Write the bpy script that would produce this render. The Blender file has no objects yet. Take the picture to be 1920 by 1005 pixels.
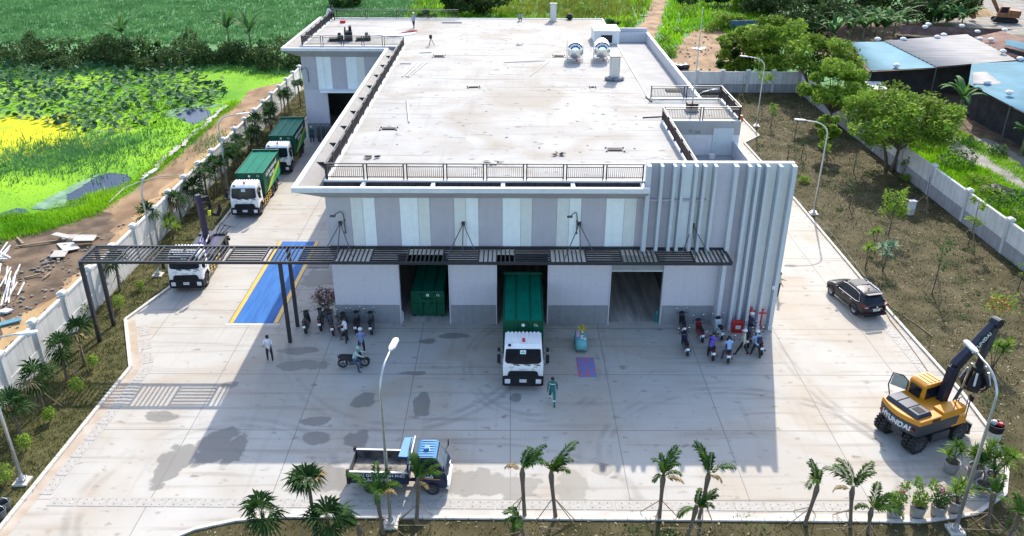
import bpy, math, random
import numpy as np
from mathutils import Matrix, Vector
R = math.radians
SC = bpy.context.scene
COL = SC.collection
# ------------------------------------------------------------------ camera
H = 26.5; FPX = 1555.3
_p, _y, _r = R(26.009), R(0.1845), R(0.2318)
FW = Vector((math.sin(_y)*math.cos(_p), math.cos(_y)*math.cos(_p), -math.sin(_p)))
_rt = Vector((math.cos(_y), -math.sin(_y), 0)); _up = _rt.cross(FW)
RT = math.cos(_r)*_rt + math.sin(_r)*_up
UP = -math.sin(_r)*_rt + math.cos(_r)*_up
cam = bpy.data.cameras.new('camera'); camo = bpy.data.objects.new('camera', cam); COL.objects.link(camo)
cam.sensor_fit = 'HORIZONTAL'; cam.sensor_width = 36; cam.lens = 36*FPX/1920
cam.clip_start = 0.5; cam.clip_end = 3000
mw = Matrix((RT, UP, -FW)).transposed().to_4x4(); mw.translation = (0, 0, H)
camo.matrix_world = mw
SC.camera = camo
def G(px, py, z=0.0):
    """point of the plane at height z seen at a pixel of the 1920 px wide photo"""
    d = FW + RT*((px-960)/FPX) - UP*((py-502.5)/FPX); t = (z-H)/d.z
    return Vector((d.x*t, d.y*t, z))
# ------------------------------------------------------------------ world, sun, exposure
SUN_EL, SUN_AZ = R(37.5), R(14.5)
w = bpy.data.worlds.new('World'); SC.world = w; w.use_nodes = True
_n = w.node_tree.nodes; _l = w.node_tree.links
sky = _n.new('ShaderNodeTexSky'); sky.sky_type = 'NISHITA'; sky.sun_disc = False
sky.sun_elevation = SUN_EL; sky.sun_rotation = SUN_AZ; sky.altitude = 10; sky.dust_density = 1.6; sky.air_density = 1.0
_n['Background'].inputs['Strength'].default_value = 0.15
_l.new(sky.outputs[0], _n['Background'].inputs[0])
sun = bpy.data.lights.new('sun', 'SUN'); sun.energy = 2.6; sun.angle = R(0.53); sun.color = (1, .925, .80)
suno = bpy.data.objects.new('sun', sun); COL.objects.link(suno)
SV = Vector((math.sin(SUN_AZ)*math.cos(SUN_EL), math.cos(SUN_AZ)*math.cos(SUN_EL), math.sin(SUN_EL)))
suno.rotation_euler = SV.to_track_quat('Z', 'Y').to_euler(); suno.location = (0, 0, 80)
SC.view_settings.view_transform = 'Standard'; SC.view_settings.look = 'None'
SC.view_settings.gamma = 1; SC.view_settings.exposure = 1.42
# ------------------------------------------------------------------ materials
def lin(c):
    return tuple((x/255/12.92 if x/255 <= .04045 else ((x/255+.055)/1.055)**2.4) for x in c)
def mat(name, col, rough=.6, metal=0., var=.12, scale=2.5, col2=None, bump=0., bscale=30., spec=.5, detail=5, trans=0., stretch=None, coat=0., streak=0.):
    """procedural principled material: two-tone noise, optional bump"""
    m = bpy.data.materials.new(name); m.use_nodes = True
    nt = m.node_tree; N = nt.nodes; L = nt.links; b = N['Principled BSDF']
    b.inputs['Roughness'].default_value = rough; b.inputs['Metallic'].default_value = metal
    b.inputs['Specular IOR Level'].default_value = spec
    if coat: b.inputs['Coat Weight'].default_value = coat; b.inputs['Coat Roughness'].default_value = .08
    tc = N.new('ShaderNodeTexCoord'); src = tc.outputs['Object']
    if stretch:
        mp = N.new('ShaderNodeMapping'); mp.inputs['Scale'].default_value = stretch; L.new(src, mp.inputs[0]); src = mp.outputs[0]
    no = N.new('ShaderNodeTexNoise'); no.inputs['Scale'].default_value = scale; no.inputs['Detail'].default_value = detail
    L.new(src, no.inputs['Vector'])
    cr = N.new('ShaderNodeValToRGB')
    a = tuple(max(0, x*(1-var)) for x in col); c2 = col2 if col2 else tuple(min(1, x*(1+var)) for x in col)
    if col2: a = col
    cr.color_ramp.elements[0].position = .35; cr.color_ramp.elements[1].position = .65
    cr.color_ramp.elements[0].color = (*a, 1); cr.color_ramp.elements[1].color = (*c2, 1)
    L.new(no.outputs[0], cr.inputs[0]); L.new(cr.outputs[0], b.inputs['Base Color'])
    if streak:   # rain streaks and grime running down the face
        mp2 = N.new('ShaderNodeMapping'); mp2.inputs['Scale'].default_value = (2.6, 2.6, .16); L.new(tc.outputs['Object'], mp2.inputs[0])
        n3 = N.new('ShaderNodeTexNoise'); n3.inputs['Scale'].default_value = 1.6; n3.inputs['Detail'].default_value = 7; L.new(mp2.outputs[0], n3.inputs['Vector'])
        r3 = N.new('ShaderNodeMapRange'); r3.inputs['From Min'].default_value = .42; r3.inputs['From Max'].default_value = .78; r3.inputs['To Min'].default_value = 1; r3.inputs['To Max'].default_value = 1-streak; L.new(n3.outputs[0], r3.inputs['Value'])
        mu = N.new('ShaderNodeMix'); mu.data_type = 'RGBA'; mu.blend_type = 'MULTIPLY'; mu.inputs['Factor'].default_value = 1
        L.new(cr.outputs[0], mu.inputs[6]); L.new(r3.outputs[0], mu.inputs[7]); L.new(mu.outputs[2], b.inputs['Base Color'])
    if bump:
        n2 = N.new('ShaderNodeTexNoise'); n2.inputs['Scale'].default_value = bscale; n2.inputs['Detail'].default_value = 4
        L.new(src, n2.inputs['Vector'])
        bp = N.new('ShaderNodeBump'); bp.inputs['Strength'].default_value = bump; bp.inputs['Distance'].default_value = .05
        L.new(n2.outputs[0], bp.inputs['Height']); L.new(bp.outputs[0], b.inputs['Normal'])
    if trans:
        b.inputs['Subsurface Weight'].default_value = 0
        tr = N.new('ShaderNodeBsdfTranslucent'); mx = N.new('ShaderNodeMixShader'); mx.inputs[0].default_value = trans
        L.new(cr.outputs[0], tr.inputs[0]); L.new(b.outputs[0], mx.inputs[1]); L.new(tr.outputs[0], mx.inputs[2])
        L.new(mx.outputs[0], N['Material Output'].inputs[0])
    return m
# ------------------------------------------------------------------ objects
def tag(o, label=None, cat=None, group=None, kind=None):
    if label: o['label'] = label
    if cat: o['category'] = cat
    if group: o['group'] = group
    if kind: o['kind'] = kind
    return o
def thing(name, label, cat, loc=(0, 0, 0), rz=0., group=None):
    o = bpy.data.objects.new(name, None); COL.objects.link(o); o.empty_display_size = .3
    o.location = loc; o.rotation_euler = (0, 0, rz)
    return tag(o, label, cat, group)
def fastmesh(name, V, F, mats, parent=None, mi=None, smooth=False, loc=None):
    """V (n,3), F (m,k) all faces with the same number of corners"""
    V = np.asarray(V, np.float32); F = np.asarray(F, np.int32); m, k = F.shape
    me = bpy.data.meshes.new(name)
    me.vertices.add(len(V)); me.vertices.foreach_set('co', V.ravel())
    me.loops.add(m*k); me.loops.foreach_set('vertex_index', F.ravel())
    me.polygons.add(m); me.polygons.foreach_set('loop_start', np.arange(m, dtype=np.int32)*k)
    me.polygons.foreach_set('loop_total', np.full(m, k, np.int32))
    if mi is not None: me.polygons.foreach_set('material_index', np.asarray(mi, np.int32))
    if smooth: me.polygons.foreach_set('use_smooth', np.ones(m, bool))
    me.update(calc_edges=True)
    for x in (mats if isinstance(mats, (list, tuple)) else [mats]): me.materials.append(x)
    o = bpy.data.objects.new(name, me); COL.objects.link(o)
    if parent: o.parent = parent
    if loc is not None: o.location = loc
    return o
class MB:
    def __init__(s): s.v = []; s.f = []; s.mi = []; s.m = Matrix.Identity(4)
    def add(s, vs, fs, mi=0):
        b = len(s.v); s.v += [tuple(s.m @ Vector(v)) for v in vs]
        s.f += [[i+b for i in f] for f in fs]; s.mi += [mi]*len(fs); return s
    def box(s, x0, y0, z0, x1, y1, z1, mi=0):
        vs = [(x0,y0,z0),(x1,y0,z0),(x1,y1,z0),(x0,y1,z0),(x0,y0,z1),(x1,y0,z1),(x1,y1,z1),(x0,y1,z1)]
        return s.add(vs, [(0,3,2,1),(4,5,6,7),(0,1,5,4),(1,2,6,5),(2,3,7,6),(3,0,4,7)], mi)
    def cbox(s, c, d, mi=0):
        return s.box(c[0]-d[0]/2, c[1]-d[1]/2, c[2]-d[2]/2, c[0]+d[0]/2, c[1]+d[1]/2, c[2]+d[2]/2, mi)
    def loft(s, rings, mi=0, cap=True, closed=True):
        n = len(rings[0]); vs = [p for r in rings for p in r]; fs = []
        for i in range(len(rings)-1):
            for j in range(n if closed else n-1):
                k = (j+1) % n; fs.append((i*n+j, i*n+k, (i+1)*n+k, (i+1)*n+j))
        if cap: fs += [tuple(range(n-1, -1, -1)), tuple((len(rings)-1)*n+j for j in range(n))]
        return s.add(vs, fs, mi)
    def prism(s, poly, axis, a, b, mi=0):
        """extrude a 2-D outline along x, y or z"""
        def p3(u, v, t): return {'x': (t, u, v), 'y': (u, t, v), 'z': (u, v, t)}[axis]
        return s.loft([[p3(u, v, a) for u, v in poly], [p3(u, v, b) for u, v in poly]], mi)
    def tube(s, pts, r, n=6, mi=0, cap=True):
        pts = [Vector(p) for p in pts]; rr = r if isinstance(r, (list, tuple)) else [r]*len(pts); rings = []
        u0 = None
        for i, p in enumerate(pts):
            d = (pts[min(i+1, len(pts)-1)] - pts[max(i-1, 0)])
            d = d.normalized() if d.length > 1e-9 else Vector((0, 0, 1))
            if u0 is None: u0 = d.orthogonal().normalized()
            u = (u0 - d*u0.dot(d)); u = u.normalized() if u.length > 1e-6 else d.orthogonal().normalized(); u0 = u
            v = d.cross(u)
            rings.append([p + (u*math.cos(2*math.pi*k/n) + v*math.sin(2*math.pi*k/n))*rr[i] for k in range(n)])
        return s.loft(rings, mi, cap)
    def bar(s, a, b, wd, hd, mi=0):
        """rectangular bar between two points"""
        a, b = Vector(a), Vector(b); d = (b-a).normalized()
        u = d.cross(Vector((0, 0, 1))); u = u.normalized() if u.length > 1e-4 else Vector((1, 0, 0)); v = u.cross(d)
        def ring(p): return [p+u*wd/2+v*hd/2, p-u*wd/2+v*hd/2, p-u*wd/2-v*hd/2, p+u*wd/2-v*hd/2]
        return s.loft([ring(a), ring(b)], mi)
    def lathe(s, prof, c=(0, 0, 0), axis='z', n=14, mi=0, cap=True):
        def p3(r, h, t):
            x, y = r*math.cos(t), r*math.sin(t)
            q = {'z': (x, y, h), 'x': (h, x, y), 'y': (x, h, y)}[axis]; return (q[0]+c[0], q[1]+c[1], q[2]+c[2])
        return s.loft([[p3(r, h, 2*math.pi*k/n) for k in range(n)] for r, h in prof], mi, cap)
    def ell(s, c, rx, ry, rz, nu=10, nv=6, mi=0):
        rings = []
        for j in range(1, nv):
            a = math.pi*j/nv
            rings.append([(c[0]+rx*math.sin(a)*math.cos(2*math.pi*k/nu), c[1]+ry*math.sin(a)*math.sin(2*math.pi*k/nu), c[2]-rz*math.cos(a)) for k in range(nu)])
        return s.loft(rings, mi, True)
    def quad(s, a, b, c, d, mi=0): return s.add([a, b, c, d], [(0, 1, 2, 3)], mi)
    def build(s, name, mats, parent=None, smooth=False, bev=0., loc=None, recalc=True):
        me = bpy.data.meshes.new(name); me.from_pydata(s.v, [], s.f)
        for x in (mats if isinstance(mats, (list, tuple)) else [mats]): me.materials.append(x)
        me.polygons.foreach_set('material_index', s.mi)
        if recalc:
            import bmesh
            bm = bmesh.new(); bm.from_mesh(me); bmesh.ops.recalc_face_normals(bm, faces=bm.faces); bm.to_mesh(me); bm.free()
        if smooth:
            me.polygons.foreach_set('use_smooth', np.ones(len(me.polygons), bool))
        o = bpy.data.objects.new(name, me); COL.objects.link(o)
        if smooth == 'auto':
            try: me.set_sharp_from_angle(angle=R(38))
            except Exception: pass
        if parent: o.parent = parent
        if loc is not None: o.location = loc
        if bev:
            md = o.modifiers.new('bevel', 'BEVEL'); md.width = bev; md.segments = 2; md.limit_method = 'ANGLE'; md.angle_limit = R(40)
        return o
def sheet(name, pts, z, m, kind='structure'):
    """flat ground sheet from an outline"""
    me = bpy.data.meshes.new(name); me.from_pydata([(p[0], p[1], z) for p in pts], [], [list(range(len(pts)))]); me.materials.append(m)
    o = bpy.data.objects.new(name, me); COL.objects.link(o)
    if me.polygons[0].normal.z < 0: me.flip_normals()
    if kind: o['kind'] = kind
    return o
def text(s, size, m, parent, loc, rot, name='lettering', extr=.004, align='CENTER'):
    cu = bpy.data.curves.new(name, 'FONT'); cu.body = s; cu.size = size; cu.align_x = align; cu.align_y = 'CENTER'; cu.extrude = extr
    t = bpy.data.objects.new(name, cu); COL.objects.link(t)
    bpy.context.view_layer.update()
    me = bpy.data.meshes.new_from_object(t.evaluated_get(bpy.context.evaluated_depsgraph_get()))
    bpy.data.objects.remove(t); me.materials.clear(); me.materials.append(m)
    o = bpy.data.objects.new(name, me); COL.objects.link(o); o.parent = parent; o.location = loc; o.rotation_euler = rot
    return o
def copy_tree(o, loc=None, rz=None, scale=None, label=None, group=None, parent=None):
    c = o.copy(); COL.objects.link(c)
    if parent: c.parent = parent
    if loc is not None: c.location = loc
    if rz is not None: c.rotation_euler = (0, 0, rz)
    if scale is not None: c.scale = (scale,)*3
    if label: c['label'] = label
    if group: c['group'] = group
    for ch in list(o.children): copy_tree(ch, parent=c)
    return c
ORD = ['first','second','third','fourth','fifth','sixth','seventh','eighth','ninth','tenth','eleventh','twelfth','thirteenth','fourteenth','fifteenth','sixteenth','seventeenth','eighteenth','nineteenth','twentieth','twenty-first','twenty-second','twenty-third','twenty-fourth']
RNG = np.random.default_rng(7); random.seed(7)
def leaf_quads(C, size, up=.4, asp=.5, jit=.35, rng=RNG):
    """small leaf faces at centres C; returns V,F"""
    C = np.asarray(C, float); n = len(C)
    nrm = rng.normal(size=(n, 3)); nrm /= np.linalg.norm(nrm, axis=1)[:, None]; nrm[:, 2] = np.abs(nrm[:, 2])+up
    nrm /= np.linalg.norm(nrm, axis=1)[:, None]
    a = np.cross(nrm, rng.normal(size=(n, 3))); a /= np.linalg.norm(a, axis=1)[:, None]; b = np.cross(nrm, a)
    s = (size*(1+jit*rng.normal(size=n)).clip(.4, 1.8))[:, None]
    V = np.stack([C-a*s, C-b*s*asp, C+a*s, C+b*s*asp], 1).reshape(-1, 3)
    return V, np.arange(4*n).reshape(n, 4)
def inpoly(x, y, poly):
    r = np.zeros(len(x), bool); n = len(poly)
    for i in range(n):
        x0, y0 = poly[i][0], poly[i][1]; x1, y1 = poly[(i+1) % n][0], poly[(i+1) % n][1]
        if y0 == y1: continue
        c = ((y0 > y) != (y1 > y)) & (x < (x1-x0)*(y-y0)/(y1-y0)+x0); r ^= c
    return r
def scatter(poly, n, rng=RNG):
    P = np.array([(p[0], p[1]) for p in poly]); lo, hi = P.min(0), P.max(0); out = np.zeros((0, 2))
    while len(out) < n:
        q = rng.uniform(lo, hi, (n*3, 2)); out = np.vstack([out, q[inpoly(q[:, 0], q[:, 1], P)]])
    return out[:n]
def blades(xy, h, wd, z0=0., per=4, rng=RNG, lean=.5, spread=.25):
    """grass tufts: triangular blades as quads"""
    n = len(xy); hh = np.broadcast_to(h, (n,))
    c = np.repeat(xy, per, 0) + rng.normal(scale=spread, size=(n*per, 2)); H_ = np.repeat(hh, per)*rng.uniform(.6, 1.25, n*per)
    t = rng.uniform(0, 2*np.pi, n*per); dx, dy = np.cos(t), np.sin(t); wv = wd*rng.uniform(.6, 1.4, n*per)*.5
    zz = np.full(n*per, z0) if np.isscalar(z0) else np.repeat(z0, per)
    l = rng.uniform(.1, lean, n*per)*H_
    A = np.stack([c[:, 0]-dy*wv, c[:, 1]+dx*wv, zz], 1); B = np.stack([c[:, 0]+dy*wv, c[:, 1]-dx*wv, zz], 1)
    T = np.stack([c[:, 0]+dx*l, c[:, 1]+dy*l, zz+H_], 1)
    V = np.stack([A, B, T], 1).reshape(-1, 3)
    return V, np.arange(3*n*per).reshape(-1, 3)
# ------------------------------------------------------------------ shared materials
mWhite = mat('white_paint', (.61,.62,.64), .55, spec=.25, streak=.06, var=.04)
mRoof = mat('roof_coating', (.33,.33,.33), .8, spec=.1, var=.08, scale=.6)
mWall = mat('lavender_render', (.54,.515,.565), .8, var=.035, scale=5, streak=.06, bump=.15, bscale=60)
mMauve = mat('mauve_cladding', (.45,.42,.46), .75, streak=.07, var=.03)
mCream = mat('cream_cladding', (.69,.69,.665), .7, streak=.06, var=.03)
mIce = mat('ice_white_cladding', (.80,.83,.84), .65, streak=.06, var=.03)
mPlinth = mat('grey_plinth', (.24,.245,.26), .8, streak=.15, var=.06)
mFin = mat('blue_grey_fin', (.475,.51,.55), .65, streak=.07, var=.03)
mBlackSteel = mat('dark_steel', (.018,.018,.024), .45, var=.1)
mGreySteel = mat('grey_steel', (.10,.105,.11), .6, .2, spec=.25, var=.1)
mGalv = mat('galvanised_steel', (.48,.50,.52), .38, .75, var=.08, scale=6)
mStain = mat('stainless_steel', (.70,.71,.72), .22, .95, var=.05, scale=4)
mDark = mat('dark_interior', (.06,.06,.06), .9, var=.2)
mRubber = mat('black_rubber', (.018,.018,.019), .8, var=.2, scale=9)
mBlackPl = mat('black_plastic', (.016,.017,.020), .65, spec=.2, var=.15)
mGlass = mat('dark_glass', (.010,.014,.022), .10, var=.2, spec=.28)
mChrome = mat('chrome', (.75,.76,.78), .12, 1., var=.02)
mTruckW = mat('white_cab_paint', (.76,.78,.79), .3, var=.03, scale=1.5, coat=.4)
mGreen = mat('green_container_paint', (.002,.070,.036), .5, spec=.25, var=.14, scale=1.6)
mGreenL = mat('green_container_roof', (.001,.150,.095), .6, spec=.06, var=.08, scale=.8)
mYellow = mat('yellow_paint', (.58,.33,.01), .45, var=.08)
mLime = mat('lime_stripe', (.42,.55,.03), .45)
mRed = mat('red_paint', (.50,.02,.025), .4, var=.1)
mLens = mat('lamp_lens', (.62,.65,.68), .15, var=.1, spec=.8)
mRedLens = mat('red_lens', (.16,.008,.010), .3, var=.15)
mBlueP = mat('blue_cab_paint', (.035,.20,.40), .35, var=.08, scale=2, coat=.3)
mNavyP = mat('navy_paint', (.006,.014,.05), .4, var=.15)
mPlate = mat('plate_white', (.7,.72,.74), .5, var=.03)
mLetter = mat('white_lettering', (.74,.76,.76), .5, var=.02)
mLetterD = mat('dark_lettering', (.03,.03,.035), .5, var=.02)
mLetterG = mat('grey_lettering', (.42,.44,.46), .4, var=.02)
mAmber = mat('excavator_amber', (.56,.22,.010), .4, var=.06, scale=1.5)
mCharcoal = mat('charcoal_paint', (.032,.036,.045), .5, var=.12)
mConc = mat('kerb_concrete', (.50,.47,.42), .85, var=.12, scale=2, bump=.2)
mCover = mat('drain_slab_concrete', (.35,.33,.30), .85, var=.1, scale=4)
mWallW = mat('boundary_wall_white', (.60,.60,.58), .85, var=.07, scale=1.2, streak=.25, spec=.1)
mWallG = mat('boundary_wall_grey', (.31,.31,.32), .85, var=.08, scale=1.2, streak=.3, spec=.1)
mBark = mat('bark', (.10,.08,.06), .9, var=.3, scale=8, bump=.4)
mPalmT = mat('palm_trunk', (.135,.105,.075), .9, var=.35, scale=12, bump=.5)
mStake = mat('stake_wood', (.24,.18,.11), .85, var=.2, scale=6)
mTile = mat('white_door', (.50,.57,.58), .5, var=.03)
def leafmat(name, a, b, scale=.9, tr=.32): return mat(name, a, .7, var=0, col2=b, scale=scale, trans=tr, spec=.12)
mLeafA = leafmat('leaf_mid', (.085,.18,.018), (.28,.41,.045))
mLeafB = leafmat('leaf_dark', (.030,.080,.020), (.085,.165,.040))
mLeafC = leafmat('leaf_light', (.12,.22,.02), (.24,.36,.04))
mFan = leafmat('fan_palm_leaf', (.010,.040,.009), (.040,.095,.022), 2.)
mFeather = leafmat('feather_palm_leaf', (.014,.055,.008), (.070,.15,.016), 2.)
mDry = leafmat('dry_leaf', (.20,.14,.06), (.34,.26,.12), 2., .1)
mBanana = leafmat('banana_leaf', (.030,.105,.030), (.10,.21,.06), .8)
mBananaN = leafmat('new_banana_leaf', (.22,.38,.02), (.30,.48,.03), 1.)
mGrassF = leafmat('field_grass', (.055,.17,.055), (.12,.27,.095), .12, .3)
mGrassL = leafmat('lime_grass', (.09,.26,.010), (.24,.46,.016), .12, .45)
mGrassY = leafmat('yellow_grass', (.12,.17,.02), (.28,.30,.05), .1, .25)
mLotus = leafmat('lotus_leaf', (.018,.070,.030), (.060,.135,.055), .5, .12)
mPad = leafmat('lily_pad', (.11,.22,.13), (.22,.34,.22), 1., .05)
mHedge = leafmat('hedge_leaf', (.022,.055,.016), (.075,.125,.034), .5, .25)
mStraw = leafmat('straw', (.15,.115,.065), (.30,.25,.17), 1.2, .05)
mCrimson = leafmat('crimson_leaf', (.10,.02,.03), (.22,.05,.07), 3.)
mPot = mat('cement_pot', (.25,.25,.245), .8, var=.12, scale=5)
mSoil = mat('soil', (.06,.045,.03), .95, var=.3, scale=8)
# ------------------------------------------------------------------ concrete with joints, tyre dust and damp patches
def concrete_mat(name, base, dust, joints, damp):
    m = bpy.data.materials.new(name); m.use_nodes = True; nt = m.node_tree; N = nt.nodes; L = nt.links; b = N['Principled BSDF']; b.inputs['Specular IOR Level'].default_value = .12
    tc = N.new('ShaderNodeTexCoord'); P = tc.outputs['Object']
    def noise(sc, det=5, st=None, dist=0):
        src = P
        if st: mp = N.new('ShaderNodeMapping'); mp.inputs['Scale'].default_value = st; L.new(P, mp.inputs[0]); src = mp.outputs[0]
        n = N.new('ShaderNodeTexNoise'); n.inputs['Scale'].default_value = sc; n.inputs['Detail'].default_value = det; n.inputs['Distortion'].default_value = dist
        L.new(src, n.inputs['Vector']); return n.outputs[0]
    def ramp(v, a, c):
        r = N.new('ShaderNodeMapRange'); r.inputs['From Min'].default_value = a; r.inputs['From Max'].default_value = c; L.new(v, r.inputs['Value']); return r.outputs[0]
    def math_(op, a, c=None):
        n = N.new('ShaderNodeMath'); n.operation = op
        for i, x in enumerate((a, c)):
            if x is None: continue
            if isinstance(x, (int, float)): n.inputs[i].default_value = x
            else: L.new(x, n.inputs[i])
        return n.outputs[0]
    def mix(f, a, c, k=1.):
        n = N.new('ShaderNodeMix'); n.data_type = 'RGBA'
        if k != 1.: f = math_('MULTIPLY', f, k)
        L.new(f, n.inputs['Factor'])
        for s, x in (('A', a), ('B', c)):
            i = [q for q in n.inputs if q.name == s and q.type == 'RGBA'][0]
            if isinstance(x, tuple): i.default_value = (*x, 1)
            else: L.new(x, i)
        return [q for q in n.outputs if q.type == 'RGBA'][0]
    c = mix(ramp(noise(.35, 6), .35, .65), tuple(x*.93 for x in base), tuple(x*1.06 for x in base))
    c = mix(ramp(noise(.16, 4, None, 1.), .44, .68), c, dust, .75)
    c = mix(ramp(noise(1.0, 6, (.13, 2.2, 1)), .55, .8), c, tuple(x*.50 for x in dust), .72)      # broom and tyre streaks across
    c = mix(ramp(noise(1.0, 6, (2.4, .10, 1)), .58, .8), c, tuple(x*.60 for x in base), .42)     # along the drive lanes
    c = mix(ramp(noise(1.3, 8, (1., 1.6, 1)), .62, .72), c, tuple(x*.34 for x in dust), .7)     # oily specks
    c = mix(ramp(noise(9, 3), .3, .75), c, tuple(x*.9 for x in base), .25)
    if joints:
        sx = N.new('ShaderNodeSeparateXYZ'); L.new(P, sx.inputs[0])
        for o, off, per, wd in (('X', .06, 5.55, .022), ('Y', 35.06, 5.25, .028)):
            v = math_('PINGPONG', math_('SUBTRACT', sx.outputs[o], off), per/2)
            c = mix(math_('LESS_THAN', v, wd), c, tuple(x*.30 for x in base), .75)
        wn = N.new('ShaderNodeTexWhiteNoise'); wn.noise_dimensions = '2D'; cx = N.new('ShaderNodeCombineXYZ')
        for o, off, per in (('X', .06, 5.55), ('Y', 35.06, 5.25)): L.new(math_('FLOOR', math_('DIVIDE', math_('SUBTRACT', sx.outputs[o], off), per)), cx.inputs[o])
        L.new(cx.outputs[0], wn.inputs['Vector']); c = mix(wn.outputs['Value'], c, tuple(x*.80 for x in base), .30)   # each cast slab a little different
        fade = ramp(noise(.55, 5), .42, .62)
        for (x, y, rx, ry, wd) in ((1.5,41.5,4.2,5.6,.030),(1.5,41.5,3.8,5.1,.034),(12,33,7.5,6.,.02),(12,33,7.0,5.5,.02),(-6,50,9,15,.012),(-6,50,8.5,14.4,.012),(-14,30,6,6,.03),(-14,30,5.5,5.4,.03),(22,46,6,14,.016),(22,46,5.5,13.2,.016),(-2,30,8,4,.025)):
            mp = N.new('ShaderNodeMapping'); mp.vector_type = 'TEXTURE'; mp.inputs['Location'].default_value = (x, y, 0); mp.inputs['Scale'].default_value = (rx, ry, 1); L.new(P, mp.inputs[0])
            ln = N.new('ShaderNodeVectorMath'); ln.operation = 'LENGTH'; L.new(mp.outputs[0], ln.inputs[0])
            v = math_('ABSOLUTE', math_('SUBTRACT', ln.outputs['Value'], 1.))
            c = mix(math_('MULTIPLY', ramp(v, wd*1.6, wd*.4), fade), c, tuple(x*.45 for x in base), .42)                   # curved tyre tracks
    rough = None
    if damp:
        n1 = noise(1.1, 5); n2 = noise(.9, 5, (1, 1.3, 1)); tot = None
        for (x, y, rx, ry) in damp:
            mp = N.new('ShaderNodeMapping'); mp.vector_type = 'TEXTURE'; mp.inputs['Location'].default_value = (x, y, 0); mp.inputs['Scale'].default_value = (rx, ry, 1)
            L.new(P, mp.inputs[0])
            ln = N.new('ShaderNodeVectorMath'); ln.operation = 'LENGTH'; L.new(mp.outputs[0], ln.inputs[0])
            v = math_('ADD', ln.outputs['Value'], math_('MULTIPLY', math_('SUBTRACT', n1 if (x*7) % 2 < 1 else n2, .5), 1.9))
            k = ramp(v, 1.04, .88); tot = k if tot is None else math_('MAXIMUM', tot, k)
        c = mix(tot, c, tuple(x*.36 for x in base), .74)
        rr = N.new('ShaderNodeMapRange'); L.new(tot, rr.inputs['Value']); rr.inputs['To Min'].default_value = .82; rr.inputs['To Max'].default_value = .5; rough = rr.outputs[0]
    L.new(c, b.inputs['Base Color'])
    if rough is not None: L.new(rough, b.inputs['Roughness'])
    else: b.inputs['Roughness'].default_value = .8
    bp = N.new('ShaderNodeBump'); bp.inputs['Strength'].default_value = .12; bp.inputs['Distance'].default_value = .02; L.new(noise(25, 4), bp.inputs['Height']); L.new(bp.outputs[0], b.inputs['Normal'])
    return m
DAMP = []
for px, py, rx, ry in ((560,658,1.25,.42),(560,684,1.9,.5),(690,745,.5,.5),(686,752,.7,.62),(590,790,.75,.45),(594,820,.7,.6),(668,822,.75,.7),(404,838,1.1,1.5),(440,842,.55,1.3),(428,722,.55,.45),(312,878,.7,1.5),(345,855,.6,.9),
    (850,630,1.0,.35),(800,640,.6,.3),(968,745,.33,.42),(300,780,1.2,.5),(620,560,1.6,1.1),(600,520,1.2,1.4),(770,700,.8,.25),(792,760,.5,1.3),(600,895,1.6,1.),(890,905,2.4,.9),(1075,915,.9,1.2),(960,912,1.2,.9),(1130,880,.5,.5)):
    g = G(px, py); DAMP.append((g.x, g.y, rx, ry))
mYard = concrete_mat('yard_concrete', (.43,.41,.375), (.36,.285,.20), True, DAMP)
mRoofC = concrete_mat('roof_slab_concrete', (.36,.357,.35), (.255,.22,.175), False, None)
# ------------------------------------------------------------------ ground
def ground_mat(name, cols, scale, rough=.95, bump=.6, bscale=6, stretch=None):
    return mat(name, cols[0], rough, col2=cols[1], scale=scale, bump=bump, bscale=bscale, detail=8, stretch=stretch, spec=.2)
mField = ground_mat('grass_ground', ((.055,.16,.05), (.10,.23,.08)), .25)
mWeed = ground_mat('pond_weed', ((.085,.25,.012), (.22,.42,.012)), .09, bscale=8)
mDirt = ground_mat('bare_earth', ((.17,.105,.060), (.33,.22,.13)), .45, stretch=(1.2, .6, 1))
mMud = ground_mat('dark_mud', ((.07,.05,.035), (.17,.12,.08)), .7)
mTan = ground_mat('tan_soil', ((.30,.19,.09), (.42,.29,.15)), .5, stretch=(1.8, .5, 1))
mMulch = ground_mat('mulched_lawn', ((.036,.033,.012), (.088,.073,.036)), .5, bscale=12)
mLawn = ground_mat('thin_lawn', ((.050,.052,.016), (.10,.092,.036)), 1.1, bscale=12)
mGravel = ground_mat('grey_gravel', ((.17,.16,.145), (.29,.27,.24)), .5, bscale=10)
mWater = mat('pond_water', (.010,.022,.055), .18, var=.3, scale=.4, bump=.05, bscale=3, spec=.07)
sheet('ground', [(-900,-300),(900,-300),(900,1200),(-900,1200)], -.30, mField)
def GP(pts, z=0): return [G(x, y, z) for x, y in pts]
def rough(poly, amp=.5, step=1.2, seed=0):
    g = random.Random(seed); P = [Vector((p[0], p[1], 0)) for p in poly]; out = []
    for a, b in zip(P, P[1:]+P[:1]):
        n = max(1, int((b-a).length/step)); d = (b-a).normalized(); s = Vector((-d.y, d.x, 0))
        for k in range(n): out.append(a+(b-a)*k/n+(s*g.uniform(-amp, amp) if k else Vector()))
    return out
POND = [(-150,122)] + GP([(0,118),(300,118),(560,122),(555,150),(500,158),(440,192),(330,290),(250,345),(150,395),(60,432),(0,447)]) + [(-70,55),(-150,60)]
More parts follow.
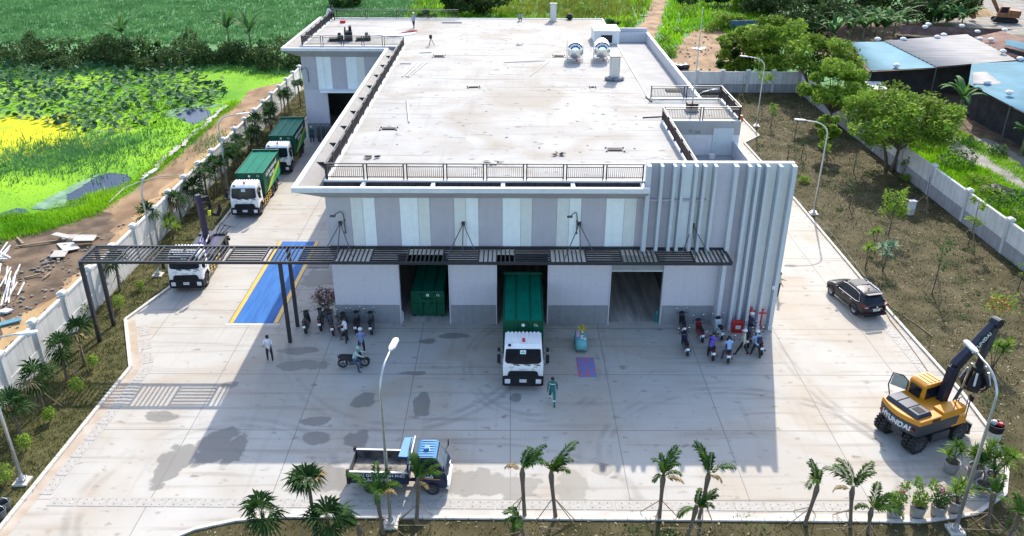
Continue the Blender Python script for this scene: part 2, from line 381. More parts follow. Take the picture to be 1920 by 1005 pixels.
def tint_patch(m, spots, col):
    nt = m.node_tree; N = nt.nodes; L = nt.links; b = N['Principled BSDF']; src = b.inputs['Base Color'].links[0].from_socket
    tc = N.new('ShaderNodeTexCoord'); no = N.new('ShaderNodeTexNoise'); no.inputs['Scale'].default_value = .22; no.inputs['Detail'].default_value = 7; L.new(tc.outputs['Object'], no.inputs['Vector'])
    for x, y, rx, ry in spots:
        mp = N.new('ShaderNodeMapping'); mp.vector_type = 'TEXTURE'; mp.inputs['Location'].default_value = (x, y, 0); mp.inputs['Scale'].default_value = (rx, ry, 1); L.new(tc.outputs['Object'], mp.inputs[0])
        ln = N.new('ShaderNodeVectorMath'); ln.operation = 'LENGTH'; L.new(mp.outputs[0], ln.inputs[0])
        ad = N.new('ShaderNodeMath'); ad.operation = 'MULTIPLY_ADD'; L.new(no.outputs[0], ad.inputs[0]); ad.inputs[1].default_value = 2.2; L.new(ln.outputs['Value'], ad.inputs[2])
        r = N.new('ShaderNodeMapRange'); r.inputs['From Min'].default_value = 2.35; r.inputs['From Max'].default_value = 1.75; L.new(ad.outputs[0], r.inputs['Value'])
        mx = N.new('ShaderNodeMix'); mx.data_type = 'RGBA'; L.new(r.outputs[0], mx.inputs[0]); L.new(src, mx.inputs[6]); mx.inputs[7].default_value = (*col, 1); src = mx.outputs[2]
    L.new(src, b.inputs['Base Color'])
_y = G(-15, 252)
tint_patch(mWeed, [(_y.x, _y.y, 10.5, 8)], (.50, .50, .008))
sheet('pond_weed_ground', POND, -.25, mWeed)
_c = G(8,250); xy = RNG.normal(size=(9000,2))*np.array([9.,5.5])+np.array([_c.x-3,_c.y]); xy = xy[(xy[:,0] > -90)]; stuff_later = [xy]; _c = G(300,262); stuff_later.append(RNG.normal(size=(2200,2))*np.array([7.,3.])+np.array([_c.x,_c.y]))
WATER = [GP([(318,213),(330,203),(352,198),(372,199),(392,203),(398,212),(384,222),(362,230),(344,223)]),
         GP([(100,366),(150,343),(185,325),(205,319),(235,322),(246,330),(236,346),(200,364),(165,377),(120,385),(75,390),(58,384)]),
         GP([(0,395),(30,385),(52,392),(20,402),(0,405)])]
for p in WATER: sheet('pond_water', rough(p, .35, .8), -.235, mWater)
DIRT = GP([(0,770),(0,455),(60,440),(180,398),(258,346),(332,290),(402,225),(444,192),(470,166),(520,153),(556,150)]) + [(-27,112),(-27.2,30)]
sheet('dirt_strip', rough(DIRT, .3), -.20, mDirt)
sheet('dirt_track', rough(GP([(0,610),(90,560),(200,460),(262,395),(330,330),(390,270),(430,240),(440,255),(390,310),(300,400),(230,470),(150,560),(60,640),(0,660)]), .55, .9), -.19, mTan)
sheet('mud_bank', rough(GP([(0,640),(0,440),(70,432),(150,402),(190,392),(215,420),(200,455),(150,500),(110,540),(60,580)]), .6, .8), -.195, mMud)
YARD = [(-22.4,8),(-22.4,27.6),(-22.0,40.9),(-24.6,46.5),(-23.45,51),(-23.5,64),(-23.3,108),(23.4,108)] + \
       [tuple(G(x, y)[:2]) for x, y in ((1370,200),(1382,213.7),(1421,255.3),(1393.7,268.6),(1427.7,306.4))] + \
       [(24.95,67.4),(24.9,48.6),(25.15,38.5),(24.95,35.2),(24.3,32.3),(23.1,30.3),(21.2,29.0),(18.6,28.5),(-10.0,28.75),(-12.2,28.5),(-13.8,27.9),(-15.0,27.0),(-15.9,25),(-16,8)]
sheet('concrete_yard', YARD, 0, mYard)
GARD = [(-16,4),(-15.95,25),(-15.05,27),(-13.85,27.85),(-12.2,28.4),(-10,28.65),(18.6,28.4),(21.2,28.9),(23.2,30.2),(24.4,32.2),(25.05,35.2),(25.25,38.5),(25.0,48.6),(25.05,67.4)] + \
       [tuple((G(x, y)+Vector((.1, 0, 0)))[:2]) for x, y in ((1427.7,306.4),(1393.7,268.6),(1421,255.3),(1382,213.7))] + [(23.4,106),(37.2,106),(37.2,4)]
LLAWN = [(-27.1,8),(-27.1,106),(-23.6,106),(-23.6,64),(-23.5,51),(-24.8,46.5),(-22.15,40.9),(-22.55,27.6),(-22.55,8)]
sheet('garden_ground', GARD, .03, mMulch); sheet('lawn_strip', LLAWN, .03, mLawn)
# outside the right-hand wall
sheet('gravel_road', rough(GP([(1600,110),(1650,150),(1720,215),(1790,250),(1860,258),(1990,325),(1990,395),(1920,354),(1850,314),(1790,284),(1720,266),(1640,190),(1560,100)]), .25, 1.2), -.27, mGravel)
sheet('work_yard', GP([(1740,30),(1780,0),(1810,-10),(1990,-10),(1990,62),(1870,62),(1800,50)]), -.26, mGravel)
sheet('earth_clearing', rough(GP([(1240,150),(1270,95),(1290,60),(1330,50),(1400,70),(1420,100),(1390,128),(1310,140)]), 1.2, 2.), -.24, mDirt)
sheet('dirt_path', rough(GP([(1175,60),(1205,40),(1222,10),(1228,-12),(1252,-12),(1248,10),(1240,40),(1225,70),(1215,100),(1180,100)]), .5, 1.5), -.25, mDirt)
sheet('shed_floor', GP([(1530,95),(1590,140),(1640,185),(1705,240),(1768,268),(1850,252),(1920,300),(1990,335),(1990,62),(1850,64),(1790,40),(1640,36),(1530,46)]), -.28, mMud)
# kerbs: raised strips that follow the yard's edge
def strip(name, pts, wd, h, m, z=0.):
    mb = MB()
    for a, b in zip(pts[:-1], pts[1:]):
        a, b = Vector((*a, z+h/2)), Vector((*b, z+h/2)); n = max(1, int((b-a).length/1.0)); g = (b-a).normalized()*.012
        for k in range(n): mb.bar(a+(b-a)*k/n+g, a+(b-a)*(k+1)/n-g, wd, h)
    return tag(mb.build(name, m), kind='structure')
strip('kerb_left', [(-22.45,12),(-22.45,27.6),(-22.05,40.9),(-24.68,46.5),(-23.5,51),(-23.55,64),(-23.4,104)], .2, .13, mConc)
_kr = [(x-.0, y) for x, y in GARD[1:18]]
strip('kerb_right', _kr, .18, .12, mConc)
mTanC = mat('dusty_channel_concrete', (.34,.265,.195), .9, var=0, col2=(.44,.39,.33), scale=.7, spec=.1)
sheet('kerb_channel', rough([(-22.35,8),(-22.35,27.6),(-21.95,40.9),(-24.55,46.4),(-24.1,46.6),(-21.45,40.9),(-21.9,27.6),(-21.9,8)], .06, .8), .004, mTanC)
sheet('kerb_channel', rough([(-9.9,28.78),(18.5,28.52),(18.5,28.9),(-9.9,29.2)], .04, .8), .004, mat('pale_channel_concrete', (.42,.39,.34), .9, col2=(.50,.48,.45), var=0, scale=.6, spec=.1))
# weighbridge: blue deck between yellow edge strips
wb = thing('weighbridge', 'blue weighbridge deck with yellow edges let into the yard', 'weighbridge', (-16.38, 52.5, 0))
mWbBlue = mat('scuffed_blue_paint', (.006,.090,.31), .6, var=0, spec=.15, col2=(.022,.14,.40), scale=1.2, stretch=(3, .35, 1))
MB().box(-1.28,-6.35,0,1.28,6.38,.016).build('deck', mWbBlue, wb)
for s in (-1, 1): MB().box(s*1.42-.135,-6.35,0,s*1.42+.135,6.38,.02).build('edge_strip', mYellow, wb)
MB().box(-1.72,-6.62,0,1.72,-6.36,.01).build('end_frame', mConc, wb)
_m = MB()
for s in (-1, 1): _m.box(s*1.575-.02,-6.35,0,s*1.575+.02,6.38,.022)
_m.build('rim', mBlackSteel, wb)
# perforated drain covers
def cover(ln, wd):
    mb = MB().box(-ln/2+.01,-wd/2,0,ln/2-.01,wd/2,.014)
    for i in range(3):
        for j in (-.25, .25): mb.cbox((ln*(i-1)*.27, wd*j, .0145), (.05, .05, .004), 1)
    return mb.build('drain_cover', [mCover, mSoil])
_c0 = cover(1.32, .58)
_first = True
def drain_line(a, b, label, group):
    global _first
    a, b = Vector(a), Vector(b); n = int((b-a).length/1.33); ang = math.atan2(b.y-a.y, b.x-a.x)
    for k in range(n):
        o = _c0 if _first else _c0.copy()
        if not _first: COL.objects.link(o)
        _first = False
        o.location = (*(a+(b-a)*(k+.5)/n), .002); o.rotation_euler = (0, 0, ang); tag(o, label, 'drain cover', group)
drain_line((-21.2,29.65), (17.2,29.35), 'grey perforated slab in the row of drain covers along the front kerb', 'drain covers along the front kerb')
drain_line((-21.6,30.1), (-21.05,40.9), 'grey perforated slab in the row of drain covers by the left front kerb', 'drain covers by the left kerb')
drain_line((-21.15,41.2), (-23.3,46.0), 'grey perforated slab in the slanting drain cover row by the left lawn corner', 'slanting drain covers')
drain_line((24.2,38.5), (24.05,47.5), 'grey perforated slab in the drain cover row between the car and the digger', 'drain covers by the right kerb')
# ------------------------------------------------------------------ ground cover
def stuff(name, V, F, m, label=None, cat=None):
    o = fastmesh(name, V, F, m); o['kind'] = 'stuff'
    if label: o['label'] = label; o['category'] = cat
    return o
far = [(-190,138),(-28,138),(-20,150),(-10,200),(-10,230),(-230,230)]
xy = scatter(far, 60000); stuff('field_grass', *blades(xy, RNG.uniform(.35, .75, len(xy)), .17, -.3, 3, spread=.35), mGrassF, 'tall green grass filling the far field', 'grass')
farR = [(-20,112),(-20,240),(60,240),(52,150),(30,140),(20,120),(12,112)]
xy = scatter(farR, 15000)
_pp = GP([(1160,60),(1200,40),(1218,10),(1224,-30),(1256,-30),(1252,10),(1244,40),(1232,75),(1230,110),(1170,110)]); _pe = GP([(1235,155),(1262,95),(1290,60),(1330,50),(1400,70),(1425,100),(1395,130),(1310,142)])
xy = xy[~inpoly(xy[:,0], xy[:,1], _pp) & ~inpoly(xy[:,0], xy[:,1], _pe)]
_y = (np.sin(xy[:,0]*.13)+np.sin(xy[:,1]*.11+1)+RNG.normal(scale=.5, size=len(xy))) > .5
stuff('meadow_grass', *blades(xy[~_y], RNG.uniform(.4, 1.2, (~_y).sum()), .3, -.3, 3, spread=.4), mGrassL, 'bright green meadow grass behind the building', 'grass')
stuff('yellow_grass', *blades(xy[_y], RNG.uniform(.6, 1.4, _y.sum()), .26, -.3, 3, spread=.4), mGrassY, 'yellowish tall grass behind the building', 'grass')
xy = scatter(POND, 17000); keep = np.ones(len(xy), bool)
for p in WATER: keep &= ~inpoly(xy[:,0], xy[:,1], p)
keep &= ~inpoly(xy[:,0], xy[:,1], DIRT); xy = xy[keep]; hh = .06+.24*np.clip(np.sin(xy[:,0]*.17+xy[:,1]*.09)+np.sin(xy[:,1]*.21)*.7, 0, 1.6)
stuff('pond_grass', *blades(xy, hh, .16, -.26, 3, spread=.35, lean=1.1), mGrassL, 'lime green grass growing over the pond', 'grass')
_c1, _c2, _c3 = G(60,300), G(170,268), G(420,265); xy = np.vstack([RNG.normal(size=(n,2))*np.array(s)+np.array([c.x,c.y]) for c, n, s in ((_c1,1500,(5.,3.)),(_c2,900,(4.,2.5)),(_c3,250,(2.,2.)))]); stuff('pond_tall_grass', *blades(xy, RNG.uniform(.2, .6, len(xy)), .10, -.25, 3, spread=.35), mGrassF, 'darker tall grass patches on the pond', 'grass')
xy = scatter(GP([(1640,200),(1700,235),(1765,262),(1800,300),(1860,345),(1920,385),(1990,430),(1990,520),(1920,440),(1800,345),(1740,300),(1700,270)]), 5000); stuff('roadside_grass', *blades(xy, RNG.uniform(.15, .55, len(xy)), .12, -.3, 3, spread=.3), mGrassL, 'bright grass outside the right wall', 'grass')
xy = scatter(GP([(1780,284),(1850,312),(1920,352),(1990,395),(1990,430),(1860,352),(1790,300)]), 2200); stuff('verge_grass', *blades(xy, RNG.uniform(.1, .4, len(xy)), .11, -.3, 3, spread=.3), mGrassL, 'grass verge between gravel road and creepers', 'grass')
xy = scatter([(38,14),(38,58),(52,66),(80,84),(130,100),(130,14)], 9000); stuff('wasteland_grass', *blades(xy, RNG.uniform(.2, .7, len(xy)), .22, -.3, 3, spread=.4), mGrassL, 'rough grass on the waste ground right of the wall', 'grass')
xy = scatter(GP([(1790,235),(1920,310),(1990,345),(1990,380),(1920,335),(1850,290),(1800,262)]), 1500); stuff('road_edge_grass', *blades(xy, RNG.uniform(.1, .4, len(xy)), .1, -.3, 3, spread=.3), mGrassL, 'thin grass along the gravel road', 'grass')
_bank = GP([(0,448),(0,400),(70,395),(130,372),(200,352),(250,335),(300,300),(395,222),(440,185),(446,196),(335,292),(260,350),(180,400),(60,436)])
xy = scatter(_bank, 4200); xy = xy[~inpoly(xy[:,0], xy[:,1], DIRT) | (RNG.random(len(xy)) < .06)]; stuff('bank_grass', *blades(xy, RNG.uniform(.12, .5, len(xy))*(.5+.7*(np.sin(xy[:,1]*.55)*np.sin(xy[:,0]*.8+1)>0)), .07, -.25, 4, spread=.3), mGrassL, 'tall green grass along the pond bank', 'grass')
xy = np.vstack([scatter(GP([(0,150),(0,118),(280,118),(560,124),(556,140),(300,128)]), 900)])
stuff('hedge_foot_grass', *blades(xy, RNG.uniform(.3, .8, len(xy)), .12, -.25, 4, spread=.4), mGrassF, 'green reeds at the foot of the hedge bank', 'grass')
def discs(xy, r, z, tilt, n=7, rng=RNG):
    k = len(xy); t = np.linspace(0, 2*np.pi, n, endpoint=False)
    nx, ny = rng.normal(scale=tilt, size=(2, k)); r = r*rng.uniform(.6, 1.3, k); z = np.broadcast_to(z, (k,))
    X = xy[:,0,None]+r[:,None]*np.cos(t); Y = xy[:,1,None]+r[:,None]*np.sin(t)
    Z = z[:,None]+r[:,None]*(nx[:,None]*np.cos(t)+ny[:,None]*np.sin(t))
    return np.stack([X, Y, Z], 2).reshape(-1, 3), np.arange(k*n).reshape(k, n)
LOT = GP([(0,208),(0,118),(250,120),(350,126),(420,150),(425,175),(400,196),(345,205),(300,225),(200,250),(120,240),(60,222)]) + [(-110,98),(-110,122)]
xy = scatter(LOT, 5000); d = .35+.65*(np.sin(xy[:,0]*.35)*np.sin(xy[:,1]*.28+.5)); xy = xy[RNG.random(len(xy)) < .55+.45*d]
stuff('lotus_leaves', *discs(xy, .27, RNG.uniform(-.15, .55, len(xy)), .38), mLotus, 'dark lotus leaves standing over the pond', 'lotus leaves')
xy = np.vstack([scatter(GP([(60,385),(100,362),(150,338),(185,322),(150,345),(120,362),(120,380),(90,388)]), 330), scatter(GP([(305,212),(330,198),(355,195),(420,192),(392,199),(362,199),(338,206),(322,216)]), 300), scatter(LOT, 500)])
stuff('lily_pads', *discs(xy, .24, -.215, .02), mPad, 'pale lily pads floating on the pond', 'lily pads')
xy = scatter(GP([(0,395),(100,380),(140,390),(60,425),(0,432)]), 260)
xy = scatter(GARD, 16000); nz = np.sin(xy[:,0]*.9)+np.sin(xy[:,1]*.7+xy[:,0]*.3)
xy = xy[(nz+RNG.normal(scale=.9, size=len(xy)) > -.4) & ((xy[:,1] > 28) | (xy[:,1] > 22))]
V, F = leaf_quads(np.column_stack([xy, np.full(len(xy), .055)]), .085, 3., .4); V[:,2] = V[:,2].clip(.035, .12)
stuff('dry_leaf_litter', V, F, mStraw, 'pale straw and dry leaves strewn over the garden', 'leaf litter')
xy = np.vstack([scatter([(p[0], max(p[1], 21)) for p in GARD], 16000)])
stuff('garden_grass', *blades(xy, RNG.uniform(.05, .14, len(xy)), .045, .03, 3, spread=.12), mat('dull_grass', (.045,.060,.013), .8, spec=.1, col2=(.11,.11,.03), var=0, scale=.6, trans=.2), 'thin dull grass in the garden', 'grass')
xy = scatter([(p[0], max(p[1], 26)) for p in LLAWN], 11000)
stuff('lawn_grass', *blades(xy, RNG.uniform(.05, .15, len(xy)), .05, .03, 3, spread=.12), mat('strip_grass', (.055,.07,.015), .7, col2=(.13,.14,.04), var=0, scale=.8, trans=.2), 'short grass on the lawn strip by the left wall', 'grass')
gw = []
for x, y in scatter([(p[0], max(p[1], 22)) for p in GARD], 150):
    r_ = RNG.uniform(.12, .45); n_ = int(90*r_+12); gw.append(np.column_stack([RNG.normal(scale=r_, size=(n_, 2))+[x, y], RNG.uniform(.04, .28*r_+.1, n_)]))
V, F = leaf_quads(np.vstack(gw), .075, .3, .45); stuff('garden_weeds', V, F, mLeafB, 'small green weeds sprouting over the garden soil', 'weeds')
# overgrown hedge bank beyond the pond
hb = []
for k in range(90):
    x = -100+72*k/89+RNG.normal(scale=.6); y = 123.5+RNG.normal(scale=2.6)+(2 if x < -60 else 0); hh = RNG.uniform(1.6, 4.2)*(1.1 if x > -62 else .85)
    q = RNG.normal(size=(520, 3)); q /= np.linalg.norm(q, axis=1)[:, None]; q[:, 2] = np.abs(q[:, 2]); q *= RNG.uniform(.7, 1.05, 520)[:, None]
    rw = RNG.uniform(1.1, 2.9); hb.append(q*np.array([rw, rw, hh])+np.array([x, y, -.3]))
V, F = leaf_quads(np.vstack(hb), .20, .2, .5)
stuff('hedge_bank', V, F, mHedge, 'dark overgrown hedge bank between pond and field', 'hedge')
# ------------------------------------------------------------------ the depot building
YF = 46.2
bld = thing('depot_building', 'large white-roofed depot with lavender and pale panelled front and tall finned end wall', 'building', (0, YF, 0))
def BM():
    m = MB(); m.m = Matrix.Translation((0, -YF, 0)); return m
DOORS = [(-6.95,-3.73),(-.86,2.45),(6.26,9.65)]
w_ = BM(); xs_ = [-11] + [v for d in DOORS for v in d] + [16.6]
for i in range(0, len(xs_), 2): w_.box(xs_[i],46.2,0,xs_[i+1],46.5,4.85)
w_.box(-11,46.2,4.85,16.6,46.5,8.6); w_.box(-11,46.5,0,-10.7,86,8.6)
WD = [(-21.5,-19.1),(-12.2,-10.7)]
for a, b in WD: w_.box(a,86,0,b,86.3,5.05)
w_.box(-21.5,86,5.05,-10.7,86.3,8.6); w_.box(-21.5,86.3,0,-21.2,103.3,8.6); w_.box(-21.5,103,0,16.6,103.3,8.6)
w_.build('wall', mWall, bld)
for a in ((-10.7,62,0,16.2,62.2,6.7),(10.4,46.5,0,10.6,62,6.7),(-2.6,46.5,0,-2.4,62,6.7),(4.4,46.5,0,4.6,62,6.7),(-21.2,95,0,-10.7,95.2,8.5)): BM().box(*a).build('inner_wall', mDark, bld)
BM().box(-10.7,46.4,.004,16.2,62,.012).build('bay_floor', mat('bay_floor_concrete', (.40,.38,.35), .7, var=.3, scale=.8, stretch=(3,.4,1)), bld)
BM().box(7.95,45.74,8.6,11.6,46.2,8.7).build('fin_wall_back', mMauve, bld)
for i in range(0, len(xs_)-2, 2): BM().box(xs_[i]-.03*(i == 0),46.16,0,xs_[i+1],46.2,1.34).build('plinth', mPlinth, bld)
BM().box(9.65,46.16,0,12.9,46.2,1.34).build('plinth', mPlinth, bld); BM().box(-21.53,85.96,0,-19.1,86,1.6).build('plinth', mPlinth, bld)
# cladding above the canopy
bx = [-10.98,-9.52,-8.80,-8.06,-6.59,-5.49,-4.79,-3.34,-2.63,-1.88,-.44,.66,1.34,2.83,3.56,4.28,5.77,6.86,7.59,8.05]
cc = 'mcimicmcimicmcimicm'
_M = {'m': mMauve, 'c': mCream, 'i': mIce}
for k in range(19):
    BM().box(bx[k]+.014,46.165,5.15,bx[k+1]-.014,46.2,8.58).build('cladding_panel', _M[cc[k]], bld)
wx = [-21.48,-19.95,-19.2,-18.45,-16.9,-15.75,-15.0,-13.45,-12.4,-11.0]; wc = 'miimicmim'
for k in range(9): BM().box(wx[k]+.014,85.965,5.2,wx[k+1]-.014,86,8.58).build('cladding_panel', _M[wc[k]], bld)
BM().box(-19.6,84.9,5.12,-10.9,85.96,5.3).build('wing_canopy', mIce, bld)
# roof slabs
s_ = BM(); s_.prism([(-11,46.2),(8.0,46.2),(8.0,46.5),(11.2,46.5),(11.2,59.1),(16.9,59.1),(16.9,65.6),(11.2,65.6),(11.2,103.3),(-21.5,103.3),(-21.5,86),(-11,86)], 'z', 8.6, 9.6)
s_.build('roof', mRoofC, bld)
t_ = BM(); t_.prism([(11.23,46.5),(16.45,46.5),(16.45,102.5),(11.23,102.5)], 'z', 6.75, 7.05); t_.build('lower_roof', mRoof, bld)
l_ = BM(); l_.box(16.45,46.5,0,16.75,102.8,8.15); l_.box(11.2,102.5,6.75,16.45,102.8,8.15); l_.build('side_parapet', mWhite, bld)
tw = BM(); tw.box(11.2,59.12,7.05,16.88,59.35,8.6); tw.box(16.6,59.35,0,16.88,65.55,8.6); tw.box(11.2,65.35,7.05,16.6,65.55,8.6)
tw.build('stair_tower', mWhite, bld)
dr = BM().box(15.0,59.06,7.06,16.35,59.12,9.05).build('door', mTile, bld)
BM().box(15.1,59.02,7.95,15.2,59.06,8.05).build('handle', mGalv, dr)
_e = BM(); _e.box(14.94,59.04,7.06,15.0,59.13,9.11); _e.box(16.35,59.04,7.06,16.41,59.13,9.11); _e.box(15.0,59.04,9.05,16.35,59.13,9.11); _e.build('frame', mWhite, dr)
rb = BM(); rb.box(8.75,88.0,9.6,11.35,91.7,10.85); rb.box(8.68,87.93,10.85,11.42,91.77,10.95); h = rb.build('roof_hut', mWhite, bld)
hw = BM().box(9.45,87.96,9.72,10.6,88.01,10.5).build('window', mGlass, h)
cb = BM()
for a in ((-10.98,46.22,8.0,46.5),(-10.98,46.5,-10.7,86.2),(-21.48,86.02,-10.98,86.3),(-21.48,86.3,-21.2,103.1),(-21.48,103.1,11.2,103.28),(11.0,46.52,11.19,59.1),(11.19,59.12,16.88,59.3),(16.7,59.3,16.88,65.4),(11.2,65.4,16.88,65.58),(11.05,65.6,11.19,103.1)):
    cb.box(a[0],a[1],9.6,a[2],a[3],9.68)
cb.build('roof_curb', mWhite, bld)
# flared eave with its gutter and fascia, swept round front, left side and wing
PATH = [((8.05,46.2),(0,-1)),((-11,46.2),(-1,-1)),((-11,86),(-1,-1)),((-21.5,86),(-1,-1)),((-21.5,103.3),(-1,0))]
def sweep(prof, name, m):
    mb = BM(); mb.loft([[(p[0]+o[0]*d, p[1]+o[1]*d, z) for d, z in prof] for p, o in PATH]); return mb.build(name, m, bld)
sweep([(0,8.6),(1.5,9.48),(1.5,9.5),(1.24,9.58),(.004,8.84)], 'eave', mMauve)
sweep([(1.53,9.47),(1.53,9.76),(1.24,9.76),(1.24,9.47)], 'fascia', mWhite)
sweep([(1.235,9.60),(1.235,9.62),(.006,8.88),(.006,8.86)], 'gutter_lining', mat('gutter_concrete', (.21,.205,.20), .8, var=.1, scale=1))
mGut = mat('gutter_dark', (.035,.033,.036), .8, var=.5, scale=3, stretch=(4,4,.4))
for k in range(5):
    x = -8.6+k*4.1; d = BM(); d.prism([(46.19,8.9),(45.0,9.58),(46.19,9.58)], 'x', x-.12, x+.12); d.build('gutter_divider', mWhite, bld)
for k in range(9):
    y = 49.8+k*4.0; d = BM(); d.prism([(-11.01,8.9),(-12.2,9.58),(-11.01,9.58)], 'y', y-.03, y+.03); d.build('gutter_divider', mGut, bld)  # shade on the left-hand plates is put into their dark colour
gb_ = BM(); gb_.box(-11,46.165,8.9,8.0,46.2,9.56); gb_.build('gutter_back', mGut, bld)  # near-black streaked strip over the roof slab's front face
# finned end wall
fw_ = BM(); fw_.box(8.0,46.0,5.05,16.6,46.2,10.85); fw_.box(12.95,46.0,0,16.6,46.2,5.05); fw_.box(8.0,46.2,8.6,16.6,46.32,10.85)
fw_.build('fin_wall', mMauve, bld)
FX = [8.19,8.91,9.65,10.14,10.89,11.39,12.02,13.23,13.98,14.5,15.02,15.77,16.59]
fb = [mMauve,mMauve,mIce,mIce,mCream,mCream,mWall,mMauve,mIce,mFin,mCream,mCream]
for k in range(12):
    z0 = 5.1 if k < 7 else .02
    BM().box(FX[k],45.975,z0,FX[k+1]-.2,46.0,10.82).build('fin_wall_panel', fb[k], bld)
for k, x in enumerate(FX):
    z0 = 5.1 if k < 7 else 0; wd = .24 if k in (0, 7, 12) else .17
    f = BM().box(x-wd,45.45,z0,x,46.0,10.855).build('fin', mFin, bld)
    if z0 == 0: BM().box(x-wd-.02,45.4,.0,x+.02,45.96,.3).build('fin_base', mWhite, f)
BM().box(8.0,45.99,10.852,16.6,46.33,10.9).build('fin_wall_coping', mWhite, bld)
# roller shutter, half down
_s = BM()
for k in range(11): _s.box(6.28,46.3,3.76+k*.1,9.63,46.33,3.85+k*.1)
_s.box(6.28,46.27,3.70,9.63,46.35,3.76,1); _s.build('roller_shutter', [mat('shutter_grey', (.27,.29,.29), .6, var=.06), mWhite], bld)
for a, b in DOORS:
    BM().box(a+.002,46.15,0,a+.07,46.52,4.85).build('door_jamb', mWall, bld); BM().box(b-.07,46.15,0,b-.002,46.52,4.85).build('door_jamb', mWall, bld)
# railings
def railing(a, b, z=9.68, bay=2.3, name='railing', own=None):
    a, b = Vector((*a, z)), Vector((*b, z)); L_ = (b-a).length; d = (b-a).normalized(); n = max(1, round(L_/bay)); mb = BM()
    up = Vector((0, 0, 1))
    mb.bar(a+up*.98, b+up*.98, .07, .06, 1)
    for k in range(n):
        p, q = a+d*(L_*k/n+.1), a+d*(L_*(k+1)/n-.1)
        mb.bar(p+up*.80, q+up*.80, .045, .05); mb.bar(p+up*.16, q+up*.16, .045, .05)
        for e in (p, q): mb.bar(e, e+up*.97, .075, .075)
        m_ = max(2, int((q-p).length/.115))
        for i in range(1, m_): e = p+(q-p)*i/m_; mb.bar(e+up*.16, e+up*.80, .024, .024)
    return mb.build(name, [mRail, mRailTop], bld)
mRail = mat('brown_black_rail', (.018,.015,.020), .45, .2, var=.1); mRailTop = mat('grey_top_rail', (.085,.085,.095), .4, .4, var=.05)
railing((-10.86,46.36),(7.95,46.36)); railing((-10.86,46.36),(-10.86,86.2)); railing((-21.3,86.2),(-10.86,86.2)); railing((-21.3,86.2),(-21.3,103.1))
railing((-21.0,103.15),(-6.2,103.15), bay=3.3); railing((11.1,46.6),(11.1,59.2)); railing((11.15,59.2),(16.8,59.2)); railing((16.8,59.2),(16.8,65.5)); railing((11.15,65.5),(16.8,65.5))
# wall lamps
for x, y, z in ((-9.95,46.165,6.3),(4.05,46.165,6.3),(-20.9,85.965,6.0)):
    l = BM(); l.tube([(x,y-.04,z),(x,y-.06,z+1.0),(x-.03,y-.12,z+1.35),(x-.12,y-.35,z+1.55),(x-.3,y-.6,z+1.55),(x-.42,y-.75,z+1.46)], .03, 6)
    l.box(x-.05,y-.05,z,x+.05,y,z+.12); l.box(x-.05,y-.07,z+.8,x+.05,y,z+.9)
    o = l.build('wall_lamp', mGreySteel, bld); BM().cbox((x-.5,y-.82,z+1.45),(.32,.2,.07)).build('lamp_head', mGreySteel, o)
_b = BM(); _b.box(16.2,45.4,2.9,16.4,45.45,3.15); _b.build('wall_socket_box', mWhite, bld)
# small fittings on the ends of the plinth
# ------------------------------------------------------------------ pergola canopy
pg = thing('entrance_pergola', 'long dark steel slatted pergola canopy running from the lawn across the depot front', 'canopy', (0, 45, 0))
def PM():
    m = MB(); m.m = Matrix.Translation((0, -45, 0)); return m
CX0, CX1, CY0, CY1, CZ = -25.22, 13.05, 43.82, 46.0, 5.5
f_ = PM()
for y in (CY0, CY1): f_.box(CX0,y-.06,CZ-.16,CX1,y+.06,CZ)
for x in (CX0, CX1): f_.box(x-.06,CY0+.06,CZ-.155,x+.06,CY1-.06,CZ-.005)
NP = 18; cw = (CX1-CX0)/NP
for k in range(1, NP): f_.box(CX0+k*cw-.04,CY0+.06,CZ-.14,CX0+k*cw+.04,CY1-.06,CZ-.01)
f_.build('frame', mBlackSteel, pg)
for k in range(NP):
    x0, x1 = CX0+k*cw+.04, CX0+(k+1)*cw-.04; s = PM()
    if k % 2 == 0:
        for i in range(1, 7): y = CY0+(CY1-CY0)*i/7; s.box(x0,y-.035,CZ-.10,x1,y+.035,CZ-.02)
    else:
        for i in range(1, 8): x = x0+(x1-x0)*i/8; s.box(x-.035,CY0+.06,CZ-.10,x+.035,CY1-.06,CZ-.02)
    s.build('slat_panel', mBlackSteel, pg)
for x in (-25.12,-13.46):
    for y in (CY0, 45.8): PM().box(x-.1,y-.1,0,x+.1,y+.1,CZ-.16).build('post', mBlackSteel, pg)
for x in (-10.2,-2.8,4.2,11.0):
    zb = 7.0; yw = 46.16 if x < 8 else 45.97
    b = PM().box(x-.1,yw-.14,zb-.12,x+.1,yw,zb+.1).build('bracket', mBlackSteel, pg)
    for dx, yy in ((-.95,44.3),(0,44.3),(.95,44.3)):
        PM().tube([(x,yw-.1,zb),(x+dx,yy,CZ-.02)], .028, 6).build('tie_rod', mGreySteel, b)
